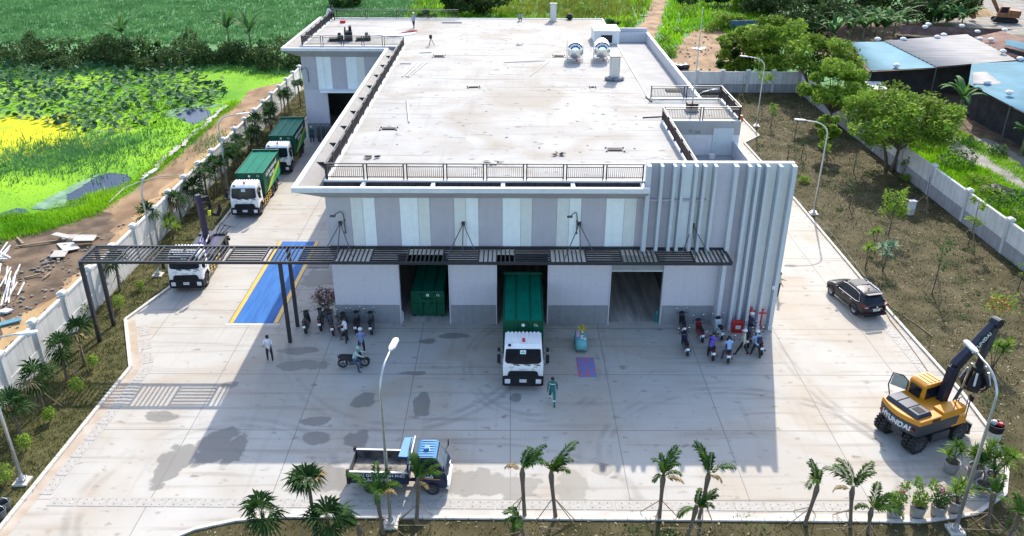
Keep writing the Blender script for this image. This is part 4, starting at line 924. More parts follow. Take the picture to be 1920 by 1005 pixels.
ch.box(-2.2,-.35,.5,-2.1,.35,.6); ch.box(-.5,-.7,.35,.1,-.4,.62); ch.build('chassis', mBlackPl, t)
bd = MB(); bd.box(-2.28,-.80,.82,.45,.80,.90); bd.box(-2.28,-.84,.66,.45,-.78,1.28); bd.box(-2.28,.78,.66,.45,.84,1.28); bd.box(.40,-.84,.82,.47,.84,1.85); bed = bd.build('bed', mNavyP, t)
ln_ = MB(); ln_.box(-2.25,-.775,.901,.395,.775,.915); ln_.box(-2.25,.765,.915,.395,.777,1.27); ln_.box(-2.25,-.777,.915,.395,-.765,1.27); ln_.box(.385,-.765,.915,.397,.765,1.3); ln_.build('bed_lining', mat('worn_steel', (.20,.185,.17), .6, .3, var=0, col2=(.05,.045,.045), scale=2.2), bed)
rl = MB(); rl.box(-2.30,-.86,1.28,.45,-.76,1.33); rl.box(-2.30,.76,1.28,.45,.86,1.33); rl.build('bed_rail', mGalv, bed)
tg = MB(); tg.box(-2.36,-.84,.68,-2.30,.84,1.30); tgo = tg.build('tailgate', mGreySteel, bed)
ps = MB()
for y in (-.84,.84): ps.box(-2.42,y-.07,.66,-2.28,y+.07,1.42)
ps.build('corner_post', mBlackPl, bed)
sg = MB(); sg.loft([[(x, y, z) for y, z in ((-.72,1.86),(.72,1.86),(.66,2.16),(-.66,2.16))] for x in (.42, .46)]); sgo = sg.build('headboard_sign', mBlueP, bed)
sg = MB(); sg.bar((.46,-.74,1.4),(.60,-.72,2.24),.05,.05); sg.bar((.46,.74,1.4),(.60,.72,2.24),.05,.05); sg.bar((.60,-.74,2.22),(.60,.74,2.22),.05,.05); sg.build('roll_bar', mTruckW, bed)
vs = MB(); vs.prism([(.02,-.70),(.42,-.72),(.52,.72),(.10,.70)], 'z', 2.13, 2.16); vs.build('cab_shield', mBlueP, bed)
text('GIỮ GÌN THÀNH PHỐ', .23, mLetter, bed, (-.85,-.846,1.13), (R(90),0,0)); text('SẠCH ĐẸP', .27, mLetter, bed, (-1.0,-.846,.86), (R(90),0,0))
MB().box(-.25,-.86,.42,.30,-.80,.66).build('mud_panel', mGreySteel, t)
# ------------------------------------------------------------------ dark SUV (faces +y)
t = thing('suv', 'dark navy SUV parked by the right kerb of the yard', 'car', (23.1,49.0,0), R(12.5))
mCar = mat('dark_car_paint', (.004,.005,.013), .25, 0, var=.1, coat=.3, spec=.3)
# stations along y: half width at sill, belt and roof, heights
ST = [(-2.28,.66,.62,.48,.42,.78,.95),(-2.2,.84,.80,.60,.32,.92,1.12),(-1.95,.89,.86,.62,.27,.98,1.42),(-1.6,.91,.88,.64,.24,1.0,1.62),(-1.0,.915,.89,.65,.22,1.0,1.68),(-.2,.915,.89,.64,.22,.99,1.69),(.35,.915,.89,.62,.22,.98,1.64),(.75,.91,.88,.66,.22,.97,1.42),(1.12,.91,.87,.74,.23,.96,1.08),(1.3,.91,.86,.72,.24,.95,1.02),(1.8,.89,.83,.66,.27,.86,.93),(2.15,.82,.76,.56,.34,.72,.80),(2.30,.66,.62,.44,.42,.62,.68)]
rings = []
for y, ws_, wb_, wr, zs, zb, zr in ST:
    q = [(ws_*.86,zs),(ws_,zs+.14),(ws_,(zs+zb)/2+.05),(wb_,zb),(wr+.03,zb+(zr-zb)*.82),(wr*.86,zr-.01),(0,zr+.02)]
    rings.append([(x, y, z) for x, z in q] + [(-x, y, z) for x, z in q[-2::-1]])
mb = MB(); mb.loft(rings); body = mb.build('body', mCar, t, smooth='auto')
md = body.modifiers.new('sub', 'SUBSURF'); md.levels = 1; md.render_levels = 2
def gl(name, pts, m, parent, th=.012):
    c = sum((Vector(p) for p in pts), Vector())/len(pts); n = (Vector(pts[1])-Vector(pts[0])).cross(Vector(pts[2])-Vector(pts[0])).normalized()
    q = MB(); q.loft([[Vector(p)-n*.03 for p in pts],[Vector(p)+n*th for p in pts]]); return q.build(name, m, parent)
for s in (-1, 1):
    pts = [(s*.875,.88,1.03),(s*.70,.42,1.50),(s*.69,.0,1.58),(s*.69,-.9,1.58),(s*.70,-1.35,1.50),(s*.86,-1.62,1.12),(s*.885,-1.3,1.06)]
    if s < 0: pts = pts[::-1]
    gl('side_window', pts, mGlass, body, .02)
    tr = MB(); tr.tube([(s*.90,.92,1.02),(s*.905,-1.3,1.045),(s*.885,-1.66,1.12),(s*.735,-1.40,1.54),(s*.715,-.9,1.61),(s*.715,0,1.61),(s*.725,.44,1.53)], .014, 5); tr.build('window_trim', mChrome, body)
    rl = MB(); rl.tube([(s*.58,-1.55,1.66),(s*.60,-1.3,1.74),(s*.60,.0,1.75),(s*.58,.25,1.69)], .022, 6); rl.build('roof_rail', mChrome, body)
    wheel(t, s*.80, 1.42, .36, .22, out=s, rimm=mGalv); wheel(t, s*.80, -1.30, .36, .22, out=s, rimm=mGalv)
    ar = MB()
    for y in (1.42,-1.30): ar.tube([(s*.90,y+.44*math.cos(R(a)),.36+.44*math.sin(R(a))) for a in range(0, 181, 20)], .04, 6)
    ar.build('wheel_arch', mBlackPl, body)
    mi = MB(); mi.ell((s*1.02,.62,1.10), .11,.09,.09); mi.tube([(s*.88,.62,1.04),(s*1.0,.62,1.08)], .03); mi.build('mirror', mCar, body, smooth=True)
    for y in (.05,-.85): MB().cbox((s*.925,y,.93),(.03,.2,.035)).build('door_handle', mChrome, body)
    sk = MB(); sk.bar((s*.925,.9,.33),(s*.925,-.8,.33),.02,.05); sk.build('sill_trim', mChrome, body)
    tl = MB(); tl.loft([[(s*.50,-2.27,.98),(s*.84,-2.18,.90),(s*.90,-1.95,.98),(s*.86,-1.95,1.08),(s*.80,-2.14,1.10)],[(s*.49,-2.31,.98),(s*.85,-2.24,.90),(s*.935,-1.93,.98),(s*.90,-1.93,1.08),(s*.80,-2.20,1.10)]])
    tlo = tl.build('tail_light', mRedLens, body); MB().loft([[(s*.62,-2.315,.945),(s*.82,-2.26,.915),(s*.82,-2.26,.95),(s*.62,-2.315,.98)],[(s*.62,-2.295,.945),(s*.82,-2.235,.915),(s*.82,-2.235,.95),(s*.62,-2.295,.98)]]).build('lens', mLens, tlo)
    MB().box(s*.62-.14,-2.33,.52,s*.62+.14,-2.29,.56).build('reflector', mRedLens, body)
gl('rear_window', [(-.66,-2.13,1.16),(.66,-2.13,1.16),(.55,-1.73,1.56),(-.55,-1.73,1.56)], mGlass, body, .03)
gl('windscreen', [(.74,1.08,1.08),(-.74,1.08,1.08),(-.58,.42,1.60),(.58,.42,1.60)], mGlass, body, .02)
gl('sunroof', [(-.5,-.55,1.712),(.5,-.55,1.712),(.5,.25,1.712),(-.5,.25,1.712)], mGlass, body, .006)
sp = MB(); sp.prism([(-.60,-1.74),(.60,-1.74),(.52,-1.98),(-.52,-1.98)], 'z', 1.63, 1.68); sp.build('spoiler', mCar, body, bev=.02)
MB().cbox((0,-1.2,1.74),(.04,.12,.07)).build('roof_aerial', mBlackPl, body)
MB().box(-.24,-2.36,.70,.24,-2.33,.83).build('number_plate', mPlate, body); text('51F-204', .1, mLetterD, body, (0,-2.364,.765), (R(90),0,0))
MB().bar((-.36,-2.34,.87),(.36,-2.34,.87),.03,.03).build('plate_trim', mChrome, body)
MB().lathe([(.05,0),(.065,.0),(.065,.02),(.05,.02)], (0,-2.35,.96), 'y', 14).build('badge', mChrome, body)
MB().box(-.78,-2.36,.32,.78,-2.15,.52).build('bumper', mBlackPl, body, bev=.05)
ba = MB(); ba.box(-.6,2.2,.35,.6,2.32,.6); ba.build('grille', mBlackPl, body)
# ------------------------------------------------------------------ wheeled grab excavator (faces local +x)
t = thing('wheeled_excavator', 'amber wheeled excavator with black boom and grab at the right corner of the yard', 'excavator', (21.25,34.9,0), R(23))
for x in (-1.4,1.4):
    for s in (-1, 1):
        for k in (0, 1): wheel(t, x, s*(1.08-k*.36), .50, .30, 'y', tread=True, out=s, seg=18)
u = MB(); u.box(-1.7,-.35,.48,1.7,.35,.82); u.box(-1.55,-.95,.42,-1.25,.95,.6); u.box(1.25,-.95,.42,1.55,.95,.6); u.box(-.8,-.85,.5,.8,.85,.85); u.lathe([(.6,.82),(.62,1.0),(.55,1.02)], n=18); u.build('undercarriage', mCharcoal, t)
bl = MB(); bl.prism([(2.05,.15),(2.12,.75),(2.2,.78),(2.16,.45),(2.2,.12)], 'y', -1.2, 1.2); bl.bar((1.6,-.5,.6),(2.1,-.5,.45),.12,.14); bl.bar((1.6,.5,.6),(2.1,.5,.45),.12,.14); bl.build('dozer_blade', mCharcoal, t)
st = MB(); st.box(-.6,-1.2,.42,.6,-.88,.9); st.box(-.5,.88,.42,.5,1.2,.9); st.build('step_box', mCharcoal, t)
def arc_back(x_in, b, n=8): return [(-1.75-.32*math.cos(math.pi*(k/n-.5))*1+x_in, -1.25+2.5*k/n) for k in range(n+1)]
lo = [(.95,1.25)] + [(x, -y) for x, y in arc_back(0, 0)] + [(.95,-1.25)]
def hull(m_, z0, z1, inset0, inset1, name, mm, top=None):
    q = MB(); q.loft([[(-.3+(x+.3)*inset0, y*inset0, z0) for x, y in lo],[(-.3+(x+.3)*inset1, y*inset1, z1) for x, y in lo]]); return q.build(name, mm, t, bev=.04)
cw_ = hull(None, 1.05, 1.72, .97, 1.0, 'counterweight', mCharcoal)
hd = MB(); hd.loft([[(x, y, 1.72) for x, y in lo],[(-.3+(x+.3)*.98, y*.98, 1.98) for x, y in lo]]); hood = hd.build('upper_body', mAmber, t, bev=.04)
sd = MB(); sd.box(.55,-1.22,1.05,1.55,-.50,1.55); sd.box(-.2,-1.22,1.72,1.35,-.55,2.12); sd.build('side_tank', mAmber, t, bev=.03)
vt = MB()
for k in range(5): vt.prism([(-.95+k*.11,1.76),(-.90+k*.11,1.76),(-.86+k*.11,1.94),(-.91+k*.11,1.94)], 'y', -1.262, -1.24)
vt.build('vent_slot', mBlackPl, hood)
eh = MB(); eh.loft([[(-1.75,-1.0,1.98),(-.72,-1.0,1.98),(-.72,1.05,1.98),(-1.75,1.05,1.98)],[(-1.65,-.93,2.2),(-.82,-.93,2.2),(-.82,1.0,2.2),(-1.65,1.0,2.2)]]); eng = eh.build('engine_hood', mat('hood_dark', (.025,.032,.055), .3, .3, var=.1), t, bev=.03)
el = MB()
for y in (-.25,.42): el.box(-1.64,y-.02,2.2,-.83,y+.02,2.225)
for k in range(5): el.box(-1.5+k*.1,-.85,2.2,-1.45+k*.1,-.35,2.215)
el.build('hood_grille', mBlackPl, eng)
tl = MB()
for y in (-.95,.95): tl.cbox((-1.98+.10,y,1.42),(.1,.26,.12))
tl.build('tail_light', mRedLens, cw_)
ml = MB()
o_ = text('HYUNDAI', .40, mLetter, cw_, (-2.09,0,1.42), (R(90),0,R(-90)), extr=.04)
# curve the letters onto the counterweight
for v in o_.data.vertices:
    yy = -v.co.x; v.co.z += -(0.32-.32*math.cos(math.pi*(yy/2.5)))*1.0
# cab on the left
cbp = [(-.15,1.1),(-.18,1.9),(-.10,2.72),(.05,2.82),(1.05,2.82),(1.18,2.72),(1.42,1.8),(1.40,1.1)]
c = MB(); c.loft([[(.6+(x-.6)*f, y, z) for x, z in cbp] for y, f in ((.18,.98),(.24,1),(1.12,1),(1.2,.98))]); cbn = c.build('cab', mAmber, t, bev=.05)
g = MB(); g.box(-.20,.36,1.98,-.12,1.04,2.58); g.build('rear_window', mGlass, cbn, bev=.02)
g = MB(); g.prism([(.02,1.55),(.0,2.62),(.98,2.64),(1.28,1.75),(1.28,1.5)], 'y', .165, .185); g.build('right_window', mGlass, cbn)
g = MB(); g.prism([(.05,1.55),(.0,2.62),(.98,2.64),(1.28,1.75),(1.28,1.5)], 'y', 1.19, 1.212); g.build('door_window', mGlass, cbn)
g = MB(); g.loft([[(1.22,y,2.68) for y in (.3,1.08)]+[(1.45,y,1.7) for y in (1.08,.3)],[(1.18,y,2.66) for y in (.3,1.08)]+[(1.38,y,1.7) for y in (1.08,.3)]]); g.build('windscreen', mGlass, cbn)
# open door on the left side, swung back
dd = MB(); dd.tube([(-.12,1.22,1.2),(-.12,1.22,2.5),(-.25,1.5,2.72),(-.45,1.95,2.66),(-.50,2.05,1.9),(-.4,1.9,1.25),(-.12,1.22,1.2)], .035, 6); dob = dd.build('open_door', mBlackPl, cbn)
dg = MB(); dg.loft([[(-.13,1.24,1.95),(-.46,1.98,1.95),(-.43,1.92,2.62),(-.25,1.52,2.68),(-.13,1.25,2.48)],[(-.14,1.235,1.95),(-.47,1.975,1.95),(-.44,1.915,2.62),(-.26,1.515,2.68),(-.14,1.245,2.48)]]); dg.build('door_glass', mat('pale_glass', (.30,.36,.36), .1, var=.1, trans=.4), dob)
rf = MB()
for k in range(4): rf.box(.1+k*.26,.3,2.82,.2+k*.26,1.08,2.85)
rf.build('roof_rib', mAmber, cbn)
# boom, stick and grab
bm = MB()
def beam(a, b_, w0, h0, w1, h1, mi=0):
    a, b_ = Vector(a), Vector(b_); d = (b_-a).normalized(); n = Vector((0, 1, 0)); v = n.cross(d)
    bm.loft([[a+n*w0/2+v*h0/2, a-n*w0/2+v*h0/2, a-n*w0/2-v*h0/2, a+n*w0/2-v*h0/2],[b_+n*w1/2+v*h1/2, b_-n*w1/2+v*h1/2, b_-n*w1/2-v*h1/2, b_+n*w1/2-v*h1/2]], mi)
BT = (3.05,-.32,6.1); BK = (1.05,-.2,3.95)
beam((.8,-.12,1.5), BK, .36, .46, .36, .56); beam(BK, BT, .36, .56, .30, .38)
bm.lathe([(.01,-.24),(.27,-.24),(.27,.24),(.01,.24)], (BT[0],BT[1],BT[2]), 'y', 14)
boom = bm.build('boom', mat('boom_navy', (.012,.016,.034), .35, .2, var=.1), t, bev=.03)
hs = MB(); 
for k in range(3): hs.tube([(.9,.0-.12*k,2.2),(1.0,.02-.12*k,4.2),(2.1,-.02-.14*k,5.15),(2.9,-.1-.14*k,6.1)], .03, 6)
hs.build('hose', mGreySteel, boom)
lr = MB()
for s in (-1, 1): lr.tube([(1.25,-.12+s*.32,1.6),(1.6,-.2+s*.30,2.7)], .085, 8); lr.tube([(1.6,-.2+s*.30,2.7),(1.85,-.22+s*.28,4.1)], .055, 8, 1)
lr.build('boom_ram', [mCharcoal, mChrome], boom)
tt = text('HYUNDAI', .30, mLetter, boom, (0,0,0), (0,0,0), extr=.02)
d = (Vector(BT)-Vector(BK)).normalized(); nn = Vector((0,-1,0)); vv = nn.cross(d); mid = (Vector(BK)+Vector(BT))*.5+d*.2
Mx = Matrix((d, vv, nn)).transposed().to_4x4(); Mx.translation = mid+nn*.185
tt.location = Mx.to_translation(); tt.rotation_euler = Mx.to_euler()
bm = MB(); beam((3.05,-.32,6.1),(2.62,-.38,4.15),.28,.44,.24,.28); sk = bm.build('stick', mCharcoal, t, bev=.02)
sr = MB(); sr.tube([(2.2,-.28,5.55),(2.95,-.36,5.1)], .08, 8); sr.tube([(3.25,-.36,6.0),(3.0,-.4,4.5)], .06, 8); sr.build('stick_ram', mCharcoal, sk)
gb = MB(); gb.m = Matrix.Translation((-.13,0,.58)); gb.tube([(2.75,-.38,3.6),(2.75,-.38,3.0)], [.16,.22], 10); gb.lathe([(.2,2.85),(.34,2.9),(.34,3.1),(.2,3.15)], (2.75,-.38,0), n=14)
for k in range(5):
    a = k*2*math.pi/5; ca, sa = math.cos(a), math.sin(a)
    P_ = [(.28,2.9),(.62,2.55),(.68,2.15),(.45,1.8),(.12,1.65)]; wv = [.10,.26,.30,.24,.05]
    rings = []
    for (rr, z), w2 in zip(P_, wv):
        px_, py_ = 2.75+ca*rr, -.38+sa*rr
        rings.append([(px_-sa*w2+ca*.04, py_+ca*w2+sa*.04, z),(px_+sa*w2+ca*.04, py_-ca*w2+sa*.04, z),(px_+sa*w2-ca*.03, py_-ca*w2-sa*.03, z-.02),(px_-sa*w2-ca*.03, py_+ca*w2-sa*.03, z-.02)])
    gb.loft(rings)
grab = gb.build('grab', mBlackPl, t)
for k in range(5):
    a = k*2*math.pi/5; MB().tube([(2.62+math.cos(a)*.5,-.38+math.sin(a)*.5,3.53),(2.62+math.cos(a)*.72,-.38+math.sin(a)*.72,2.88)], .06, 6).build('grab_ram', mGalv, grab)
rl = MB(); 
for x0 in (.5,1.35): rl.tube([(x0,-1.15,2.1),(x0,-1.15,2.75),(x0+.35,-1.15,2.75)], .02)
rl.build('handrail', mBlackPl, t); MB().tube([(1.5,-1.18,1.5),(1.5,-1.18,2.6)], .03).build('mirror_stalk', mBlackPl, t); MB().tube([(1.5,-.6,1.5),(1.5,-.6,2.2)], .025).build('marker_rod', mBlackPl, t)
mi = MB(); mi.cbox((1.5,-1.22,2.55),(.08,.2,.32)); mi.build('mirror', mBlackPl, t)
# distant orange digger
t = thing('crawler_excavator', 'old rust orange tracked digger in the work yard beyond the sheds', 'excavator', G(1882,42,-.26), R(160))
mRust = mat('rusty_orange', (.22,.085,.035), .7, var=.3, scale=2)
for s in (-1, 1):
    m = MB(); m.prism([(-2,.15),(-2.2,.5),(-1.9,.9),(1.9,.9),(2.2,.5),(2,.15)], 'y', s*1.25-.28, s*1.25+.28); m.build('track', mBlackPl, t, bev=.05)
m = MB(); m.box(-2.2,-1.3,1.05,1.4,1.3,1.45); m.prism([(-2.3,1.45),(-2.3,2.3),(-.4,2.4),(-.3,1.45)], 'y', -1.25, 1.25); m.build('upper_body', mRust, t, bev=.06)
m = MB(); m.prism([(-.2,1.45),(-.25,3.0),(1.1,3.0),(1.5,1.9),(1.5,1.45)], 'y', .25, 1.25); c = m.build('cab', mRust, t, bev=.05)
m = MB(); m.prism([(.0,1.9),(-.02,2.85),(1.0,2.85),(1.3,1.95)], 'y', 1.24, 1.27); m.prism([(.0,1.9),(-.02,2.85),(1.0,2.85),(1.3,1.95)], 'y', .23, .26); m.build('window', mGlass, c)
bm = MB(); beam((1.0,-.3,1.4),(2.9,-.3,4.4),.4,.5,.45,.7); beam((2.9,-.3,4.4),(5.4,-.3,4.6),.45,.7,.35,.4); m = bm.build('boom', mRust, t)
bm = MB(); beam((5.2,-.3,4.9),(5.9,-.3,1.6),.3,.6,.25,.3); bm.build('stick', mRust, t)
m = MB(); m.prism([(5.8,1.7),(5.0,1.2),(4.9,.5),(5.5,.3),(6.1,.8),(6.2,1.5)], 'y', -.85, .25); m.build('bucket', mRust, t)
# ------------------------------------------------------------------ boundary walls
def boundary(name, a, b, bay, hgt, label, inner, band=0):
    """wall from a to b with posts; inner = unit vector towards the yard"""
    a, b = Vector((*a, 0)), Vector((*b, 0)); L_ = (b-a).length; d = (b-a).normalized(); n = round(L_/bay); st = L_/n
    t = thing(name, label, 'wall', a, math.atan2(d.y, d.x)); y = inner
    for k in range(n):
        x0, x1 = k*st+.17, (k+1)*st-.17
        p = MB(); p.box(x0,-.07,-.3,x1,.07,hgt-.25); po = p.build('panel', mWallW, t)
        lo = MB(); lo.box(x0,-.10,-.28,x1,.10,hgt*.40); lo.build('base_band', mWallG if band else mWallW, po)
        c = MB(); c.prism([(-.11,hgt-.25),(.11,hgt-.25),(.11,hgt-.13),(.05,hgt-.08),(-.05,hgt-.08),(-.11,hgt-.13)], 'x', x0, x1); c.build('coping', mWallW, po)
    for k in range(n+1):
        p = MB(); p.box(k*st-.17,-.17,-.3,k*st+.17,.17,hgt); po = p.build('post', mWallW if not band else mat('post_pale_grey', (.46,.46,.46), .8, var=.05), t)
        c = MB(); c.box(k*st-.25,-.25,hgt,k*st+.25,.25,hgt+.12); c.prism([(-.21,hgt+.12),(.21,hgt+.12),(.08,hgt+.2),(-.08,hgt+.2)], 'x', k*st-.2, k*st+.2); c.build('post_cap', mWallW, po)
    return t
boundary('boundary_wall', (-27.35,20.4), (-27.35,108), 3.5, 2.75, 'white boundary wall with capped posts on the left between dirt track and lawn', 1)
boundary('boundary_wall', (37.35,106.3), (37.35,14), 6.1, 2.75, 'grey and white boundary wall on the right side of the garden', 1, 1)
boundary('boundary_wall', (17.4,106.3), (37.05,106.3), 3.25, 2.75, 'pale boundary wall closing the far end of the garden', 1, 1)
# ------------------------------------------------------------------ street lamps
def lamp(base, label, hgt=7.6, arm=(1.6,0), pad=True, hang=False):
    t = thing('street_lamp', label, 'street lamp', (base[0], base[1], .03))
    ax, ay = arm
    m = MB(); pts = [(0,0,.3),(0,0,hgt*.55),(0,0,hgt*.84)]; rr = [.085,.07,.055]
    for k in range(1, 8):
        a = R(90*k/7); pts.append((ax*.75*(1-math.cos(a)), ay*.75*(1-math.cos(a)), hgt*.84+hgt*.13*math.sin(a))); rr.append(.055-.002*k)
    pts.append((ax*1.0, ay*1.0, hgt*.98)); rr.append(.035)
    m.tube(pts, rr, 10); m.build('pole', mGalv, t, smooth=True)
    m = MB(); m.box(-.33,-.33,-.02,.33,.33,.1); m.build('footing', mConc, t); m = MB(); m.box(-.2,-.2,.22,.2,.2,.25); m.tube([(0,0,.25),(0,0,.5)], [.14,.09], 8)
    for sx in (-1,1):
        for sy in (-1,1): m.tube([(sx*.14,sy*.14,.25),(sx*.14,sy*.14,.31)], .025, 6)
    m.build('base_plate', mGalv, t)
    L_ = math.hypot(ax, ay); u = Vector((ax/L_, ay/L_, .06)); p = Vector((ax, ay, hgt*.98)); v = Vector((-u.y, u.x, 0)); h = MB()
    h.loft([[p+u*a_+v*w_+Vector((0,0,z_)) for w_, z_ in ((-b_,-.03),(b_,-.03),(b_*.8,.05),(-b_*.8,.05))] for a_, b_ in ((-.05,.06),(.15,.15),(.75,.15),(.85,.09))])
    ho = h.build('lamp_head', mWhite, t, bev=.01); h = MB(); h.loft([[p+u*a_+v*w_+Vector((0,0,z_)) for w_, z_ in ((-.1,-.045),(.1,-.045),(.1,-.03),(-.1,-.03))] for a_ in (.3,.72)]); h.build('lens', mLens, ho)
    return t
g = G(733,985); lamp((g.x,g.y), 'tall street lamp standing in front of the tipper truck', 8.35, (.28,1.5))
g = G(1525,402); lamp((g.x,g.y), 'street lamp by the right kerb between the finned wall and the car', 8.2, (-1.9,.2))
g = G(1418,238); lamp((g.x,g.y), 'street lamp standing far back in the right garden near the staircase tower', 7.9, (-1.9,.2))
g = G(43,905); lamp((g.x,g.y), 'street lamp at the bottom left corner of the lawn strip', 8.2, (1.7,.2))
g = G(297,517); lamp((g.x,g.y), 'street lamp on the left lawn beside the truck with the hook arm', 7.4, (.25,1.1))
g = G(441,372); lamp((g.x-.5,g.y), 'street lamp among the palms beside the green parked truck', 7.6, (1.8,.3))
g = G(1790,996); lamp((g.x,g.y), 'street lamp among the potted plants at the bottom right corner', 8.3, (-.15,1.8))
lamp((17.5,77.5), 'street lamp behind the long right parapet of the depot', 7.4, (1.6,.5))
# ------------------------------------------------------------------ people
SKIN = mat('skin', (.36,.20,.13), .6, var=.06, scale=8); HAIR = mat('black_hair', (.012,.011,.012), .6, var=.2)
def cloth(name, c): return mat(name, c, .85, var=.12, scale=6, bump=.15, bscale=25)
def person(loc, rz, label, shirt, trousers, hat=None, lean=0., larm=(10,15), rarm=(10,15), lleg=(0,0), rleg=(0,0), seat=None, sleeves='short', abd=8, head_pitch=0., extra=None, labd=6, hgt=1.0, group=None):
    """one continuous skinned body facing local +y. arm = (shoulder swing, elbow bend), leg = (hip swing, knee bend) in degrees"""
    t = thing('person', label, 'person', loc, rz, group)
    hip = .90 if seat is None else seat
    def sw(p, L_, ang, out=0.):  # step from p downwards, swung forward by ang, outwards by out
        a = R(ang); return Vector((p.x+L_*math.sin(R(out))*(1 if p.x >= 0 else -1), p.y+L_*math.sin(a), p.z-L_*math.cos(a)*math.cos(R(out))))
    V = []; E = []; RAD = []; TAGS = []
    def add(p, r, par, tg):
        V.append(Vector(p)); RAD.append(r if isinstance(r, tuple) else (r, r)); i = len(V)-1
        if par is not None: E.append((par, i)); TAGS.append(tg)
        return i
    ln = R(lean); up = lambda h: Vector((0, math.sin(ln)*h, hip+math.cos(ln)*h))
    pel = add((0,0,hip), (.175,.13), None, None); b1 = add(up(.18), (.165,.125), pel, 'S'); b2 = add(up(.36), (.19,.135), b1, 'S'); b3 = add(up(.48), (.15,.10), b2, 'S'); nk = add(up(.56), .052, b3, 'K')
    hd = R(lean+head_pitch); hc = up(.56)+Vector((0, math.sin(hd)*.07, math.cos(hd)*.07)); h1 = add(hc, .072, nk, 'K'); hc2 = hc+Vector((0, math.sin(hd)*.12, math.cos(hd)*.12)); add(hc2, .078, h1, 'K')
    fingers = MB()
    for s, (sa, eb) in ((-1, larm), (1, rarm)):
        sh = up(.46)+Vector((s*.195, 0, 0)); i = add(sh, .078, b3, 'S')
        el = sw(sh, .28, sa, abd); j = add(el, .056, i, 'S')
        wr = sw(el, .25, sa+eb, -abd*.6 if eb > 30 else abd*.4); k = add(wr, .036, j, 'S' if sleeves == 'long' else 'K')
        d = (wr-el).normalized(); pm = wr+d*.05; add(pm, (.036,.02), k, 'K')
        sd = Vector((0, 1, 0)) - d*d.y; sd = sd.normalized() if sd.length > .1 else Vector((1, 0, 0)); pn = d.cross(sd)
        for q, (off, L_) in enumerate(((-.027,.062),(-.009,.074),(.009,.070),(.026,.055))):
            b_ = pm+sd*off+d*.02; fingers.tube([b_, b_+d*L_*.5+pn*.006*s, b_+d*L_*.85+pn*.024*s], [.0095,.009,.007], 5)
        b_ = wr+d*.025+sd*.03; fingers.tube([b_, b_+d*.025+sd*.022, b_+d*.052+sd*.028+pn*.01*s], [.011,.010,.008], 5)
    for s, (ha, kb) in ((-1, lleg), (1, rleg)):
        hp = Vector((s*.095, 0, hip-.05)); i = add(hp, .115, pel, 'T'); kn = sw(hp, .42, ha, labd); j = add(kn, .075, i, 'T')
        an = sw(kn, .41, ha-kb, labd*.3); k = add(an, .056, j, 'T'); f = add(an+Vector((0,.0,-.05)), .040, k, 'F'); add(an+Vector((s*.02,.15,-.055)), (.042,.026), f, 'F')
    me = bpy.data.meshes.new('body'); me.from_pydata([tuple(v) for v in V], E, []); o = bpy.data.objects.new('body', me); COL.objects.link(o)
    md = o.modifiers.new('skin', 'SKIN'); md.branch_smoothing = .6
    for i, r in enumerate(RAD): me.skin_vertices[0].data[i].radius = r; me.skin_vertices[0].data[i].use_root = (i == 0)
    sb = o.modifiers.new('sub', 'SUBSURF'); sb.levels = 1
    bpy.context.view_layer.update(); dg = bpy.context.evaluated_depsgraph_get(); ev = bpy.data.meshes.new_from_object(o.evaluated_get(dg))
    bpy.data.objects.remove(o); bpy.data.meshes.remove(me)
    mb = MB(); mb.v = [tuple(v.co) for v in ev.vertices]; mb.f = [list(p.vertices) for p in ev.polygons]
    idx = {'S': 0, 'T': 1, 'K': 2, 'F': 3}; mb.mi = []
    A = np.array([V[a] for a, _ in E]); Bv = np.array([V[b] for _, b in E]); AB = Bv-A; ll = (AB**2).sum(1)
    for p in ev.polygons:
        c = np.array(p.center); tt = (((c-A)*AB).sum(1)/ll).clip(0, 1); i = int(np.argmin(((A+AB*tt[:, None]-c)**2).sum(1)-np.array([RAD[b][0]**2*.6 for _, b in E])))
        mb.mi.append(idx[TAGS[i]])
    bpy.data.meshes.remove(ev)
    n0 = len(mb.f); mb.add(fingers.v, fingers.f, 2)
    # face: eyes at half the head height, nose, mouth, ears
    hr = Matrix.Rotation(-hd, 4, 'X'); mb.m = Matrix.Translation((hc+hc2)/2+Vector((0,0,.02))) @ hr
    mb.ell((0,.098,-.015), .014,.020,.024, 6, 4, 2)
    for s in (-1, 1): mb.ell((s*.034,.080,.012), .012,.010,.007, 6, 4, 4); mb.ell((s*.088,-.005,-.005), .012,.024,.034, 6, 4, 2)
    mb.ell((0,.080,-.060), .024,.010,.006, 6, 4, 4); mb.m = Matrix.Identity(4)
    body = mb.build('body', [shirt, trousers, SKIN, mBlackPl, HAIR], t, smooth=True)
    hm = MB(); hm.m = Matrix.Translation((hc+hc2)/2+Vector((0,0,.02))) @ hr
    if hat:
        hm.lathe([(.135,.045),(.130,.085),(.105,.14),(.06,.165),(.01,.172)], (0,-.005,0), 'z', 14); hm.prism([(-.09,.10),(.09,.10),(.06,.19),(-.06,.19)], 'z', .045, .06); hm.build('helmet', hat, t, smooth='auto')
    else:
        hm.lathe([(.098,-.01),(.102,.04),(.092,.085),(.06,.115),(.01,.125)], (0,-.014,0), 'z', 12); hm.lathe([(.085,-.07),(.097,-.01)], (0,-.022,0), 'z', 12); hm.build('hair', HAIR, t, smooth=True)
    if hgt != 1.0: t.scale = (hgt,)*3
    if extra: extra(t, up)
    return t
cWhite = cloth('white_shirt', (.62,.63,.68)); cBlack = cloth('black_trousers', (.016,.016,.022)); cBlue = cloth('blue_shirt', (.16,.22,.42)); cTeal = cloth('teal_coverall', (.012,.13,.125)); cGrey = cloth('grey_clothes', (.11,.11,.12))
